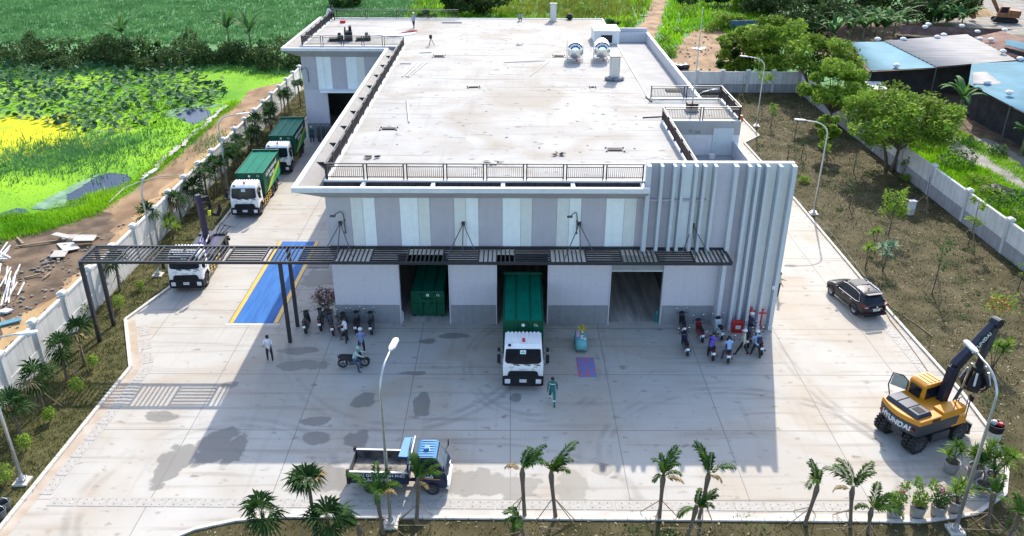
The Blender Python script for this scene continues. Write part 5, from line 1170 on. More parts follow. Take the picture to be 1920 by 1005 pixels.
cPurple = cloth('purple_jacket', (.11,.07,.38)); cSky = cloth('sky_shirt', (.26,.40,.66)); cBeige = cloth('beige_shirt', (.46,.45,.36)); cNavy = cloth('navy_clothes', (.03,.035,.09)); cMint = cloth('mint_shirt', (.34,.48,.44)); cJean = cloth('denim', (.05,.075,.13)); cLGrey = cloth('pale_grey_clothes', (.27,.30,.34))
person(G(507,675), R(182), 'man in white shirt and black trousers standing alone by the pergola post with hands clasped', cWhite, cBlack, larm=(22,75), rarm=(22,75), lleg=(2,0), rleg=(-2,0), head_pitch=20)
person(G(632,636), R(-70), 'man in dark grey clothes sitting sideways on a parked motorbike', cGrey, cGrey, seat=.86, lleg=(48,55), rleg=(30,30), larm=(35,50), rarm=(30,50), head_pitch=15, lean=8)
person(G(650,641), R(120), 'man in white shirt and black trousers standing among the left motorbikes', cWhite, cBlack, rarm=(25,60), larm=(10,40), lleg=(5,0), rleg=(-8,5))
person(G(679,662), R(10), 'man in blue shirt and white cap seen from behind by the left motorbikes', cBlue, cBlack, hat=mWhite, larm=(25,60), rarm=(25,60))
def stripes(t, up):
    m = MB()
    m.lathe([(.190,1.30),(.190,1.345)], (0,.01,0), 'z', 16, cap=False)
    for v in range(len(m.v)): x, y, z = m.v[v]; m.v[v] = (x*.98, y*.72, z)
    m.build('reflective_band', mLetter, t)
    m = MB(); m.tube([(-.13,.22,.36),(-.13,.225,.30)], .072, 10); m.tube([(.12,-.10,.42),(.12,-.12,.37)], .072, 10); m.build('leg_band', mLetter, t)
person(G(1035,756), R(172), 'worker in teal coverall with pale bands walking beside the middle truck', cTeal, cTeal, larm=(-20,15), rarm=(15,15), lleg=(24,8), rleg=(-18,28), head_pitch=25, sleeves='long', extra=stripes)
person(G(665,694), R(-97), 'rider in mint shirt leaning forward on the moving motorbike', cMint, cJean, hat=mat('mint_helmet', (.20,.42,.33), .4), seat=.84, lean=26, larm=(70,12), rarm=(66,15), lleg=(52,58), rleg=(40,34), sleeves='long', labd=10)
person(G(1331,672), R(-25), 'person in purple jacket bending over a motorbike in the right group', cPurple, cBlack, lean=38, larm=(60,10), rarm=(62,10), lleg=(18,4), rleg=(-12,10), sleeves='long', labd=10)
person(G(1364,678), R(8), 'man in sky blue shirt sitting astride a motorbike in the right group', cSky, cJean, seat=.86, lean=12, larm=(40,55), rarm=(40,55), lleg=(48,50), rleg=(48,50), labd=14, head_pitch=15)
person(G(1391,665), R(70), 'man in beige shirt and white helmet striding between the right motorbikes', cBeige, cBlack, hat=mWhite, lleg=(30,8), rleg=(-16,18), larm=(-12,20), rarm=(18,20), sleeves='long')
person(G(1404,632), R(-60), 'person in navy with white helmet standing beside the red hydrant pipe', cNavy, cNavy, hat=mWhite, larm=(30,50), rarm=(30,50), sleeves='long')
def backpack(t, up):
    m = MB(); m.cbox((0,-.20,1.24),(.28,.18,.42)); m.build('backpack', mat('navy_backpack', (.02,.025,.05), .8), t, bev=.05)
person(G(1416,668), R(15), 'man in blue shirt carrying a dark backpack beside the rightmost motorbike', cSky, cBlack, hat=mCream, lleg=(20,4), rleg=(-14,10), larm=(30,30), rarm=(40,30), lean=8, extra=backpack)
person(G(1457.5,553), R(-100), 'man in beige half hidden behind the corner of the finned wall', cBeige, cBlack, larm=(25,55), rarm=(10,20))
person(G(586,267), R(20), 'worker in green with white helmet standing by the gas cylinders', cTeal, cBlack, hat=mWhite, larm=(10,20), rarm=(15,40))
person(G(776,53,9.6), R(150), 'man in grey with pale cap walking across the roof', cLGrey, cNavy, hat=mCream, lleg=(16,4), rleg=(-14,14), sleeves='long')
person(G(615,39,9.6), R(-30), 'person in pale shirt bending at the far wing railing', cWhite, cLGrey, lean=30, larm=(40,30), rarm=(40,30), sleeves='long')
person(G(625,38,9.6), R(190), 'man in grey top and dark trousers standing at the far wing railing', cGrey, cBlack, larm=(5,10), rarm=(8,10), sleeves='long')
person(G(974,39,9.6), R(200), 'person in pale grey crouching near the far roof edge', cLGrey, cGrey, seat=.32, lean=30, larm=(50,20), rarm=(50,20), lleg=(100,135), rleg=(100,135), sleeves='long')
p = G(1068,37,9.6); m = MB(); m.ell((0,0,.35),.4,.35,.38,9,6); m.tube([(-.6,0,.2),(-.3,0,.3),(0,0,.6)],.06); tag(m.build('black_sack', mBlackPl, loc=p), 'black sack standing at the far roof edge right of the duct', 'sack')
# ------------------------------------------------------------------ motorbikes (face local +y)
def motorbike(loc, rz, label, col, kind='scooter', lean=6., trunk=False, parent=None):
    t = thing('motorbike', label, 'motorbike', loc, rz, 'motorbikes in front of the depot'); t.rotation_euler = (0, R(-lean), rz)
    def tilt(m): return m
    rw = .27 if kind == 'scooter' else .30; wb = .63
    for y in (wb, -wb):
        w = MB(); w.lathe([(rw*.66,-.045),(rw*.9,-.055),(rw,-.02),(rw,.02),(rw*.9,.055),(rw*.66,.045)], (0,0,0), 'x', 20, cap=False); wo = w.build('wheel', mRubber, t, loc=(0,y,rw))
        rm = MB(); rm.lathe([(rw*.60,-.035),(rw*.68,-.04),(rw*.68,.04),(rw*.60,.035)], (0,0,0), 'x', 20, cap=False); rm.lathe([(.01,-.05),(.05,-.05),(.05,.05),(.01,.05)], (0,0,0), 'x', 10)
        for k in range(6): a = k*math.pi/3; rm.bar((0,math.cos(a)*.04,math.sin(a)*.04),(0,math.cos(a)*rw*.64,math.sin(a)*rw*.64),.025,.025)
        rm.build('rim', mGreySteel, wo)
    f = MB()
    for s in (-1, 1): f.tube([(s*.07,wb,rw),(s*.07,.44,.72)], .022, 6); f.tube([(s*.09,-wb,rw),(s*.10,-.38,.62)], .025, 6, 1)
    f.build('fork', [mGreySteel, mChrome], t)
    fm = MB(); fm.loft([[(x, wb+rw*1.12*math.cos(R(a)), rw+rw*1.12*math.sin(R(a))) for x in (-.065,.065)]+[(x, wb+rw*1.2*math.cos(R(a)), rw+rw*1.2*math.sin(R(a))) for x in (.065,-.065)] for a in (20,50,80,110,140)]); fm.build('mudguard', col, t)
    b = MB()
    if kind == 'scooter':
        b.loft([[(x*w_, y, z) for x, z in ((-1,z0),(1,z0),(.9,z1),(-.9,z1))] for y, w_, z0, z1 in ((.50,.09,.55,.98),(.44,.19,.40,1.0),(.34,.20,.28,.92),(.27,.18,.25,.40),(.10,.17,.24,.36),(-.08,.17,.24,.40),(-.16,.17,.27,.72),(-.45,.17,.40,.78),(-.75,.13,.55,.82),(-.86,.06,.66,.82))])
    else:
        b.loft([[(x*w_, y, z) for x, z in ((-1,z0),(1,z0),(.8,z1),(-.8,z1))] for y, w_, z0, z1 in ((.52,.07,.66,.98),(.44,.17,.42,1.0),(.36,.16,.36,.86),(.22,.09,.38,.66),(0,.09,.40,.64),(-.14,.12,.44,.76),(-.45,.14,.52,.78),(-.75,.11,.64,.82),(-.88,.05,.72,.84))])
    bo = b.build('body', col, t, bev=.02)
    e = MB(); e.box(-.13,-.28,.22,.13,.10,.46); e.tube([(0,-.1,.35),(0,.2,.33)], .09, 8); e.build('engine', mGreySteel, t)
    s = MB(); s.loft([[(x*w_, y, z) for x, z in ((-1,z0),(1,z0),(.75,z1),(-.75,z1))] for y, w_, z0, z1 in ((.02,.07,.74,.77),(-.1,.13,.76,.83),(-.40,.15,.78,.85),(-.68,.12,.81,.89),(-.78,.07,.83,.87))]); s.build('seat', mBlackPl, t, bev=.015)
    ex = MB(); ex.tube([(.12,.05,.22),(.15,-.3,.24),(.17,-.45,.30),(.19,-.86,.42)], [.025,.025,.045,.05], 8); ex.build('exhaust', mGreySteel, t)
    h = MB(); h.tube([(-.36,.28,1.03),(-.2,.38,1.06),(0,.42,1.03),(.2,.38,1.06),(.36,.28,1.03)], .018, 6); h.cbox((0,.42,1.02),(.28,.16,.12)); ho = h.build('handlebar', mBlackPl, t)
    for q in (-1, 1):
        m = MB(); m.tube([(q*.24,.36,1.06),(q*.30,.42,1.28)], .01, 5); m.ell((q*.31,.42,1.32), .075,.02,.05, 9, 6); mo = m.build('mirror', mBlackPl, ho); m = MB(); m.ell((q*.31,.408,1.32), .068,.018,.044, 9, 6); m.build('mirror_glass', mChrome, mo)
    hl = MB(); hl.ell((0,.50,.93), .09,.05,.07, 8, 6); hl.build('headlight', mLens, t)
    tl = MB(); tl.cbox((0,-.87,.80),(.16,.06,.07)); tl.build('tail_light', mRedLens, t)
    pl = MB(); pl.m = Matrix.Translation((0,-.90,.60)) @ Matrix.Rotation(R(-22), 4, 'X'); pl.cbox((0,0,0),(.19,.015,.14)); pl.build('number_plate', mPlate, t)
    mg = MB(); mg.loft([[(-.06,-.78,.72),(.06,-.78,.72),(.06,-.76,.70),(-.06,-.76,.70)],[(-.08,-.93,.50),(.08,-.93,.50),(.08,-.915,.5),(-.08,-.915,.5)]]); mg.build('rear_guard', mBlackPl, t)
    if lean: k = MB(); k.tube([(-.1,-.05,.28),(-.26,-.1,.03)], .014, 5); k.build('kickstand', mGreySteel, t)
    if trunk: k = MB(); k.box(-.18,-1.0,.9,.18,-.66,1.16); k.build('top_box', mBlackPl, t, bev=.04)
    return t
kBlk = mat('black_bike_paint', (.014,.014,.018), .3, var=.2, coat=.5); kRed = mat('red_bike_paint', (.16,.012,.018), .3, var=.1, coat=.5); kIce = mat('pale_blue_bike_paint', (.42,.52,.58), .3, var=.05, coat=.5); kNav = mat('navy_bike_paint', (.016,.02,.045), .3, var=.1, coat=.5); kBrn = mat('maroon_bike_paint', (.06,.02,.02), .3, var=.1, coat=.5)
def bike(rear, front, *a, **k):
    p, q = G(*rear), G(*front); d = q-p; c = (p+q)/2; return motorbike(c, math.atan2(-d.x, d.y), *a, **k)
bike((574,627),(581,604),'bulky black scooter leftmost of the parked row beside the pergola post',kBlk,'scooter')
bike((602,624),(606,598),'black motorbike second from the pergola post in the parked row',kBlk,'underbone')
bike((626,633),(621,606),'dark motorbike under the man in grey sitting sideways',kNav,'underbone')
bike((645,632),(649,607),'dark scooter behind the standing man in white shirt',kBlk,'scooter')
bike((669,630),(674,604),'black motorbike left of the rightmost one in the left parked row',kBlk,'underbone')
bike((697,632),(700,604),'black motorbike at the right end of the left parked row by the grey plinth',kBlk,'underbone')
bike((645,689),(683,687),'black motorbike with a rider in mint crossing the yard',kBlk,'underbone',lean=0)
bike((1283,628),(1278,609),'black scooter nearest the grey plinth at the left of the right group',kBlk,'scooter')
bike((1290,671),(1281,643),'dark scooter standing in front of the other leftmost scooter in the right group',kNav,'scooter')
bike((1318,645),(1307,619),'red scooter in the right group of motorbikes',kRed,'scooter')
bike((1354,640),(1344,617),'pale blue scooter in the right group of motorbikes',kIce,'scooter')
bike((1337,678),(1331,652),'maroon motorbike gripped by the person in purple',kBrn,'underbone',lean=2)
bike((1365,684),(1363,657),'maroon motorbike under the man in sky blue shirt',kBrn,'underbone',lean=0)
bike((1402,655),(1409,632),'dark motorbike between the beige shirt man and the backpack man',kNav,'underbone')
bike((1428,668),(1418,643),'black motorbike at the right end of the right group',kBlk,'underbone')
# ------------------------------------------------------------------ small things in the yard
def hydrant(px, py, label, k):
    t = thing('fire_hydrant', label, 'hydrant', G(px, py))
    m = MB(); m.lathe([(.11,0),(.11,.06),(.06,.08),(.055,1.15),(.09,1.2),(.09,1.32),(.04,1.4)], n=12); m.build('standpipe', mRed, t)
    m = MB()
    for s in (-1, 1): m.tube([(0,0,1.2),(s*.14,-.1,1.25),(s*.20,-.2,1.30)], [.05,.05,.065], 8)
    m.build('outlet', mRed, t)
    m = MB(); m.lathe([(.07,0),(.10,0),(.10,.03),(.07,.03)], (0,-.05,1.42) if k else (0,0,1.45), 'y' if k else 'z', 12); m.build('valve_wheel', mRed, t)
    MB().box(-.18,-.18,0,.18,.18,.05).build('footing', mConc, t)
hydrant(1424,618,'tall red fire hydrant pipe with two outlets at the right end of the finned wall',0); hydrant(1403,614,'red fire hydrant pipe behind the person in navy',1)
p = G(1381,622); t = thing('hose_cabinet', 'red fire hose cabinet standing between two fins of the wall', 'cabinet', p)
MB().box(-.34,-.18,.0,.34,.18,.78).build('case', mRed, t, bev=.03); MB().box(-.16,-.2,.3,.16,-.178,.55).build('window', mCream, t); MB().box(.24,-.21,.35,.27,-.18,.5).build('handle', mChrome, t)
# offering table and mat
t = thing('offering_table', 'small table under a turquoise cloth in front of the wall between the bays', 'table', (4.33,43.35,0))
m = MB(); n = 26
def cl(k, z, f):
    a = 2*math.pi*k/n; c, s_ = math.cos(a), math.sin(a); e = 1/max(abs(c)/.33, abs(s_)/.66); w_ = 1+f*.07*math.sin(k*3.0); return (c*e*w_*(1+.10*f), s_*e*w_*(1+.08*f), z)
m.loft([[cl(k, .02+.13*abs(math.sin(a*.5+.3)) if False else .14+.10*math.cos(4*2*math.pi*k/n), 1) for k in range(n)],[cl(k,.45,.6) for k in range(n)],[cl(k,.72,0) for k in range(n)],[tuple(v*(.0 if i < 2 else 1) for i, v in enumerate(cl(k,.735,0))) for k in range(n)]]); m.build('cloth', mat('turquoise_cloth', (.14,.40,.42), .8, var=.1, scale=5), t, smooth=True)
m = MB()
for sx in (-1,1):
    for sy in (-1,1): m.box(sx*.27-.02,sy*.58-.02,0,sx*.27+.02,sy*.58+.02,.7)
m.build('leg', mGreySteel, t)
def small(name, mb, m, off, label, cat): return tag(mb.build(name, m, loc=Vector((4.33,43.35,.735))+Vector(off)), label, cat)
m = MB(); m.lathe([(.06,0),(.09,.12),(.05,.2),(.06,.24)], n=10); small('flower_vase', m, mCream, (.10,.40,0), 'pale vase holding yellow flowers on the turquoise table', 'vase')
q = RNG.normal(scale=.12, size=(90,3)); V, F = leaf_quads(q, .06, .3, .7); o = fastmesh('yellow_flowers', V, F, mat('flower_yellow', (.55,.42,.02), .6, var=.2), loc=Vector((4.43,43.75,1.06))); tag(o, 'bunch of yellow flowers in the vase at the back of the turquoise table', 'flowers')
m = MB(); m.ell((0,0,.1),.14,.12,.12,8,5); m.ell((-.1,.05,.16),.09,.09,.09,8,5); m.ell((.07,-.03,.2),.08,.08,.07,8,5); small('fruit_heap', m, mat('orange_fruit', (.42,.16,.07), .5, var=.3, scale=9), (-.14,.36,0), 'heap of orange fruit at the back of the turquoise table', 'fruit')
m = MB(); m.box(-.1,-.12,0,.1,.12,.3); m.box(-.11,-.13,.3,.11,.13,.33); small('gift_carton', m, mat('carton_violet', (.42,.34,.46), .6, var=.2, scale=8), (-.18,.06,0), 'pale violet carton on the left edge of the turquoise table', 'carton')
for k, (dx, dy) in enumerate(((.05,.02),(.03,-.22),(.2,-.32))): m = MB(); m.lathe([(.05,0),(.10,.03),(.11,.05),(.04,.09)], n=12); small('offering_plate', m, [mCream,mWhite,mPlate][k], (dx,dy,0), ['round plate in the middle of the turquoise table','white plate near the front of the turquoise table','plate at the front right corner of the turquoise table'][k], 'plate')
mp = bpy.data.materials.new('patterned_mat'); mp.use_nodes = True; nt = mp.node_tree; bs = nt.nodes['Principled BSDF']; bs.inputs['Roughness'].default_value = .9
tc = nt.nodes.new('ShaderNodeTexCoord'); vo = nt.nodes.new('ShaderNodeTexVoronoi'); vo.inputs['Scale'].default_value = 2.1; vo.inputs['Randomness'].default_value = .35; cr = nt.nodes.new('ShaderNodeValToRGB'); cr.color_ramp.interpolation = 'CONSTANT'
cr.color_ramp.elements[0].color = (.50,.03,.07,1); cr.color_ramp.elements[1].position = .33; cr.color_ramp.elements[1].color = (.085,.11,.38,1)
wv = nt.nodes.new('ShaderNodeTexWave'); wv.inputs['Scale'].default_value = 5; wv.inputs['Distortion'].default_value = 1; mx = nt.nodes.new('ShaderNodeMix'); mx.data_type = 'RGBA'; mx.inputs['Factor'].default_value = .2
nt.links.new(tc.outputs['Object'], vo.inputs['Vector']); nt.links.new(tc.outputs['Object'], wv.inputs['Vector']); nt.links.new(vo.outputs['Distance'], cr.inputs[0])
nt.links.new(cr.outputs[0], mx.inputs[6]); nt.links.new(wv.outputs[0], mx.inputs[7]); nt.links.new(mx.outputs[2], bs.inputs['Base Color'])
m = MB(); m.box(-.53,-1.05,0,.53,1.05,.012); tag(m.build('prayer_mat', mp, loc=(4.5,41.1,.003)), 'blue floor mat with red flower pattern before the turquoise table', 'mat')
# gas cylinders by the wing, bottle by the right bay, camera etc
for k in range(4):
    t = thing('gas_cylinder', ['leftmost','second from left','second from right','rightmost'][k]+' of four dark gas cylinders by the wing wall', 'gas cylinder', (-20.1+k*.5,84.6+.12*(k % 2),0), 0, 'gas cylinders by the wing')
    MB().lathe([(.17,0),(.18,.04),(.18,1.4),(.14,1.56),(.06,1.64),(.04,1.7)], n=14).build('vessel', mat('cylinder_grey', (.07,.075,.08), .5, var=.2), t); MB().lathe([(.03,1.68),(.06,1.7),(.05,1.82)], n=8).build('valve', mGalv, t)
m = MB(); m.lathe([(.13,0),(.14,.04),(.14,.62),(.08,.74),(.06,.86)], n=14); m.box(-.06,-.17,.2,.06,-.13,.5); tag(m.build('teal_cylinder', mat('teal_paint', (.02,.17,.16), .4), loc=G(1230,603)), 'teal gas bottle standing at the right edge of the right bay', 'gas bottle')
m = MB(); m.lathe([(.09,0),(.1,.05),(.1,.6),(.05,.7),(.04,.78)], n=12); tag(m.build('white_bottle', mWhite, loc=G(755,602)), 'white bottle standing in the left corner of the left bay', 'bottle')
m = MB(); m.box(-.75,-.55,0,.75,.55,.02); m.box(-.70,-.50,.02,.70,.50,.028); m.box(-.05,-.03,.028,.05,.03,.036); tag(m.build('manhole_cover', mCharcoal, loc=G(598,497,.002)), 'dark rectangular access hatch beside the blue weighbridge', 'hatch')
m = MB(); m.box(-.45,-.32,0,.45,.32,.01); tag(m.build('inspection_cover', mCover, loc=G(877,620,.004)), 'grey square inspection cover in front of the left bay', 'cover')
# bougainvillea in a pot at the left front corner of the depot and pots at the bottom right
def pot(t, r=.26, h=.5, y=0):
    m = MB(); m.lathe([(r*.72,0),(r*.8,.04),(r,h-.04),(r*1.08,h-.03),(r*1.08,h),(r*.9,h),(r*.88,h-.08),(.01,h-.08)], n=18, cap=False); m.build('pot', mPot, t, smooth='auto')
    MB().lathe([(.01,h-.085),(r*.9,h-.085),(r*.9,h-.07),(.01,h-.06)], n=14).build('earth', mSoil, t)
def bush_leaves(parent, c, rad, n, size, m, name='foliage', seed=None, up=.3, hollow=.3):
    rng = np.random.default_rng(seed); q = rng.normal(size=(n, 3)); q /= np.linalg.norm(q, axis=1)[:, None]; q *= (rng.uniform(hollow, 1, n)**.6)[:, None]*(1+.18*np.sin(q[:, 0]*6+q[:, 2]*5))[:, None]
    V, F = leaf_quads(q*np.array(rad)+np.array(c), size, up, .5, rng=rng); return fastmesh(name, V, F, m, parent)
def stems(parent, tips, r=.02, m=None, z0=.4, name='stem', root=(0,0)):
    mb = MB()
    for (x, y, z) in tips: mb.tube([(root[0]+x*.08,root[1]+y*.08,z0),(root[0]+x*.45,root[1]+y*.4,z0+(z-z0)*.5),(root[0]+x,root[1]+y,z)], [r,r*.8,r*.5], 5)
    return mb.build(name, m or mBark, parent)
t = thing('potted_bougainvillea', 'potted shrub with dark pink flowers at the left front corner of the depot', 'potted plant', G(614,592)); pot(t, .4, .35); stems(t, [(-.4,.1,1.5),(.2,.3,1.7),(.5,-.1,1.3),(-.1,-.3,1.4)], z0=.3)
bush_leaves(t, (0,0,1.3), (.75,.65,.75), 480, .07, mLeafB, seed=1); bush_leaves(t, (-.05,0,1.45), (.8,.65,.7), 480, .06, mat('dusky_pink_flower', (.20,.03,.09), .7, col2=(.36,.08,.17), var=0, scale=3), 'blossom', seed=2)
def rosette(parent, c, L_, n, m, name='leaf_rosette', seed=0, wd=.03, droop=.5):
    rng = np.random.default_rng(seed); V = []; F = []
    for k in range(n):
        a = rng.uniform(0, 6.283); e = rng.uniform(-.1, 1.35); l = L_*rng.uniform(.75, 1.1); d = np.array([math.cos(a)*math.cos(e), math.sin(a)*math.cos(e), math.sin(e)]); s = np.array([-math.sin(a), math.cos(a), 0])*wd
        p0 = np.array(c); p1 = p0+d*l*.5; p2 = p0+d*l-np.array([0,0,droop*l*math.cos(e)*.5]); b = len(V)
        V += [p0-s*.6, p0+s*.6, p1+s, p1-s, p2+s*.1, p2-s*.1]; F += [(b,b+1,b+2,b+3),(b+3,b+2,b+4,b+5)]
    return fastmesh(name, np.array(V), np.array(F), m, parent)
POTS = [(1675,967,'croton','pot with a flowering green shrub leftmost in the pot row at the bottom right'),(1718,966,'shrub','pot with a low leafy shrub second in the bottom right pot row'),(1757,965,'shrub2','pot with a reddish flowering shrub third in the bottom right pot row'),
        (1789,957,'drac','pot with a tall spiky dracaena fourth in the bottom right pot row'),(1840,926,'drac2','pot with a dark spiky plant next to the right kerb curve'),(1858,909,'multi','pot with a many-stemmed dracaena nearest the right kerb curve'),
        (1781,884,'drac','pot with spiky plants standing alone behind the excavator wheel'),(1826,893,'multi','pot with branching spiky plants between the lone pot and the kerb')]
for k, (px, py, kd, lab) in enumerate(POTS):
    t = thing('potted_plant', lab, 'potted plant', G(px, py), k, 'cement pots at the corner'); pot(t, .36, .62)
    if kd in ('croton', 'shrub', 'shrub2'):
        stems(t, [(-.2,.1,1.2),(.3,.2,1.5),(.1,-.2,1.1)], .018, z0=.55); bush_leaves(t, (0,0,1.0), (.45,.42,.40), 420, .065, mLeafA if kd != 'shrub2' else mLeafB, seed=k); bush_leaves(t, (.35,.25,1.5), (.28,.25,.35), 150, .06, mLeafC, seed=k+20)
        if kd != 'shrub': bush_leaves(t, (.15,.1,1.5), (.35,.3,.3), 40, .05, mat('pink_flower', (.45,.08,.16), .6), 'blossom', seed=k+40)
    else:
        rng = random.Random(k); n = 3 if kd != 'multi' else 5; tips = [(rng.uniform(-.5,.5), rng.uniform(-.4,.4), rng.uniform(1.2,2.0)) for _ in range(n)]
        if kd == 'drac': tips = [(0,0,1.5),(.25,.1,1.2),(-.3,-.1,1.0)]
        stems(t, tips, .04, z0=.55, m=mBark)
        for i, tp in enumerate(tips): rosette(t, tp, .62, 46, mFan if kd == 'drac2' else mLeafA, seed=k*10+i, wd=.028)
t = thing('litter_bin', 'black bin with red lidded bottles on a pale plinth behind the pots', 'bin', G(1861,822)); MB().lathe([(.36,0),(.36,.5),(.01,.5)], n=16).build('plinth', mConc, t); MB().lathe([(.36,.5),(.40,.9),(.36,.9),(.34,.6),(.01,.58)], n=16).build('tub', mBlackPl, t); m = MB(); m.ell((.15,-.05,.92),.16,.15,.13,8,5); m.build('red_lid', mRed, t); m = MB(); m.ell((-.12,.08,.95),.18,.15,.16,8,5); m.build('clear_bag', mLetterG, t)
t = thing('meter_box', 'pale metal electrical box on a concrete stand in the right garden', 'electrical box', G(1706,402,.03), .2); MB().box(-.26,-.2,.45,.26,.2,1.2).build('case', mat('box_grey', (.52,.53,.50), .5), t, bev=.02); MB().box(-.29,-.23,1.2,.29,.23,1.25).build('lid', mWhite, t); MB().box(-.22,-.2,0,.22,.2,.45).build('plinth', mConc, t); MB().box(-.2,-.212,.55,.2,-.2,1.1).build('door', mWhite, t)
# cables and hose by the right kerb
m = MB(); m.tube([Vector((*G(x, y)[:2], .03+.02*math.sin(i*2.1))) for i, (x, y) in enumerate(((1497,375),(1560,440),(1612,505),(1640,545),(1668,600),(1700,640),(1735,690),(1760,730),(1790,770)))], .03, 5); tag(m.build('power_cable', mCharcoal), 'dark cable running along the foot of the right kerb', 'cable')
m = MB(); m.tube([Vector((*G(x, y)[:2], .07+.03*math.sin(i*1.7))) for i, (x, y) in enumerate(((1632,530),(1650,555),(1672,578),(1700,597),(1725,615),(1748,633)))], .035, 5); tag(m.build('garden_hose', mStraw), 'pale yellow hose lying in the garden behind the car', 'hose')
for (px, py, lab) in ((12,957,'grey bucket standing at the bottom left edge of the yard'),(4,972,'second grey bucket at the bottom left corner')):
    t = thing('bucket', lab, 'bucket', G(px, py)); MB().lathe([(.2,0),(.26,.5),(.28,.52),(.24,.52),(.2,.1),(.01,.08)], n=16, cap=False).build('pail', mGreySteel, t); m = MB(); m.tube([(-.26,0,.5),(-.2,0,.68),(0,0,.75),(.2,0,.68),(.26,0,.5)], .012, 5); m.build('handle', mGalv, t)
p = G(1388,225); m = MB(); m.box(-.25,-.25,0,.25,.25,.5); m.box(-.2,-.2,.5,.2,.2,.56); tag(m.build('orange_crate', mat('orange_plastic', (.5,.14,.04), .5), loc=p), 'small orange crate by the kerb beside the stair tower', 'crate')
# ------------------------------------------------------------------ palms
def fan_leaf(base, az, el, pet, rad, rng, nseg=15):
    """one fan leaf: petiole then folded segments; returns V,F quads"""
    d = np.array([math.cos(az)*math.cos(el), math.sin(az)*math.cos(el), math.sin(el)]); s = np.array([-math.sin(az), math.cos(az), 0]); n = np.cross(d, s)
    hub = np.array(base)+d*pet; V = []; F = []
    w = .012; p0 = np.array(base); V += [p0-s*w, p0+s*w, hub+s*w, hub-s*w]; F.append((0,1,2,3))
    for k in range(nseg):
        t = (k/(nseg-1)-.5)*math.radians(205); l = rad*(.74+.26*math.cos(t*.8))*rng.uniform(.9, 1.06)
        q = d*math.cos(t)+s*math.sin(t)-n*.0; wd = l*.060
        side = -d*math.sin(t)+s*math.cos(t)
        mid = hub+q*l*.55-n*0+np.array([0,0,.03*((k % 2)*2-1)]); tip = hub+q*l-np.array([0,0,1])*l*rng.uniform(.15,.62)
        b = len(V); V += [hub, mid+side*wd, tip, mid-side*wd]; F.append((b,b+1,b+2,b+3))
    return V, F
def fan_palm(name, label, loc, seed, h=2.1, crown=1.0, tied=False, dead=0, group=None):
    rng = random.Random(seed); t = thing(name, label, 'palm tree', loc, rng.uniform(0, 6), group)
    lx, ly = rng.uniform(-.15,.15), rng.uniform(-.15,.15)
    m = MB(); m.tube([(0,0,-.05),(lx*.3,ly*.3,h*.4),(lx,ly,h)], [.10,.075,.085], 8); m.build('trunk', mPalmT, t)
    V = []; F = []; D = []; DF = []
    n = rng.randint(10, 14)
    for k in range(n):
        az = k*2.4+rng.uniform(-.3,.3); el = rng.uniform(.9,1.4) if k < 4 else rng.uniform(-.7,.8)
        if tied: el = rng.uniform(.5, 1.35)
        v, f = fan_leaf((lx,ly,h-.05), az, el, .34*crown*rng.uniform(.6,1.1), .74*crown*rng.uniform(.75,1.1), rng)
        tgt, tf = (D, DF) if k >= n-dead else (V, F)
        b = len(tgt); tgt += v; tf += [tuple(i+b for i in q) for q in f]
    fastmesh('crown', np.array(V), np.array(F), mFan, t)
    if D: fastmesh('dry_leaves', np.array(D), np.array(DF), mDry, t)
    s = MB()
    for k in range(2): a = rng.uniform(0,6.28); s.tube([(math.cos(a)*.95,math.sin(a)*.95,0),(lx*.6,ly*.6,h*.62)], .022, 5)
    s.build('stake', mStake, t)
    return t
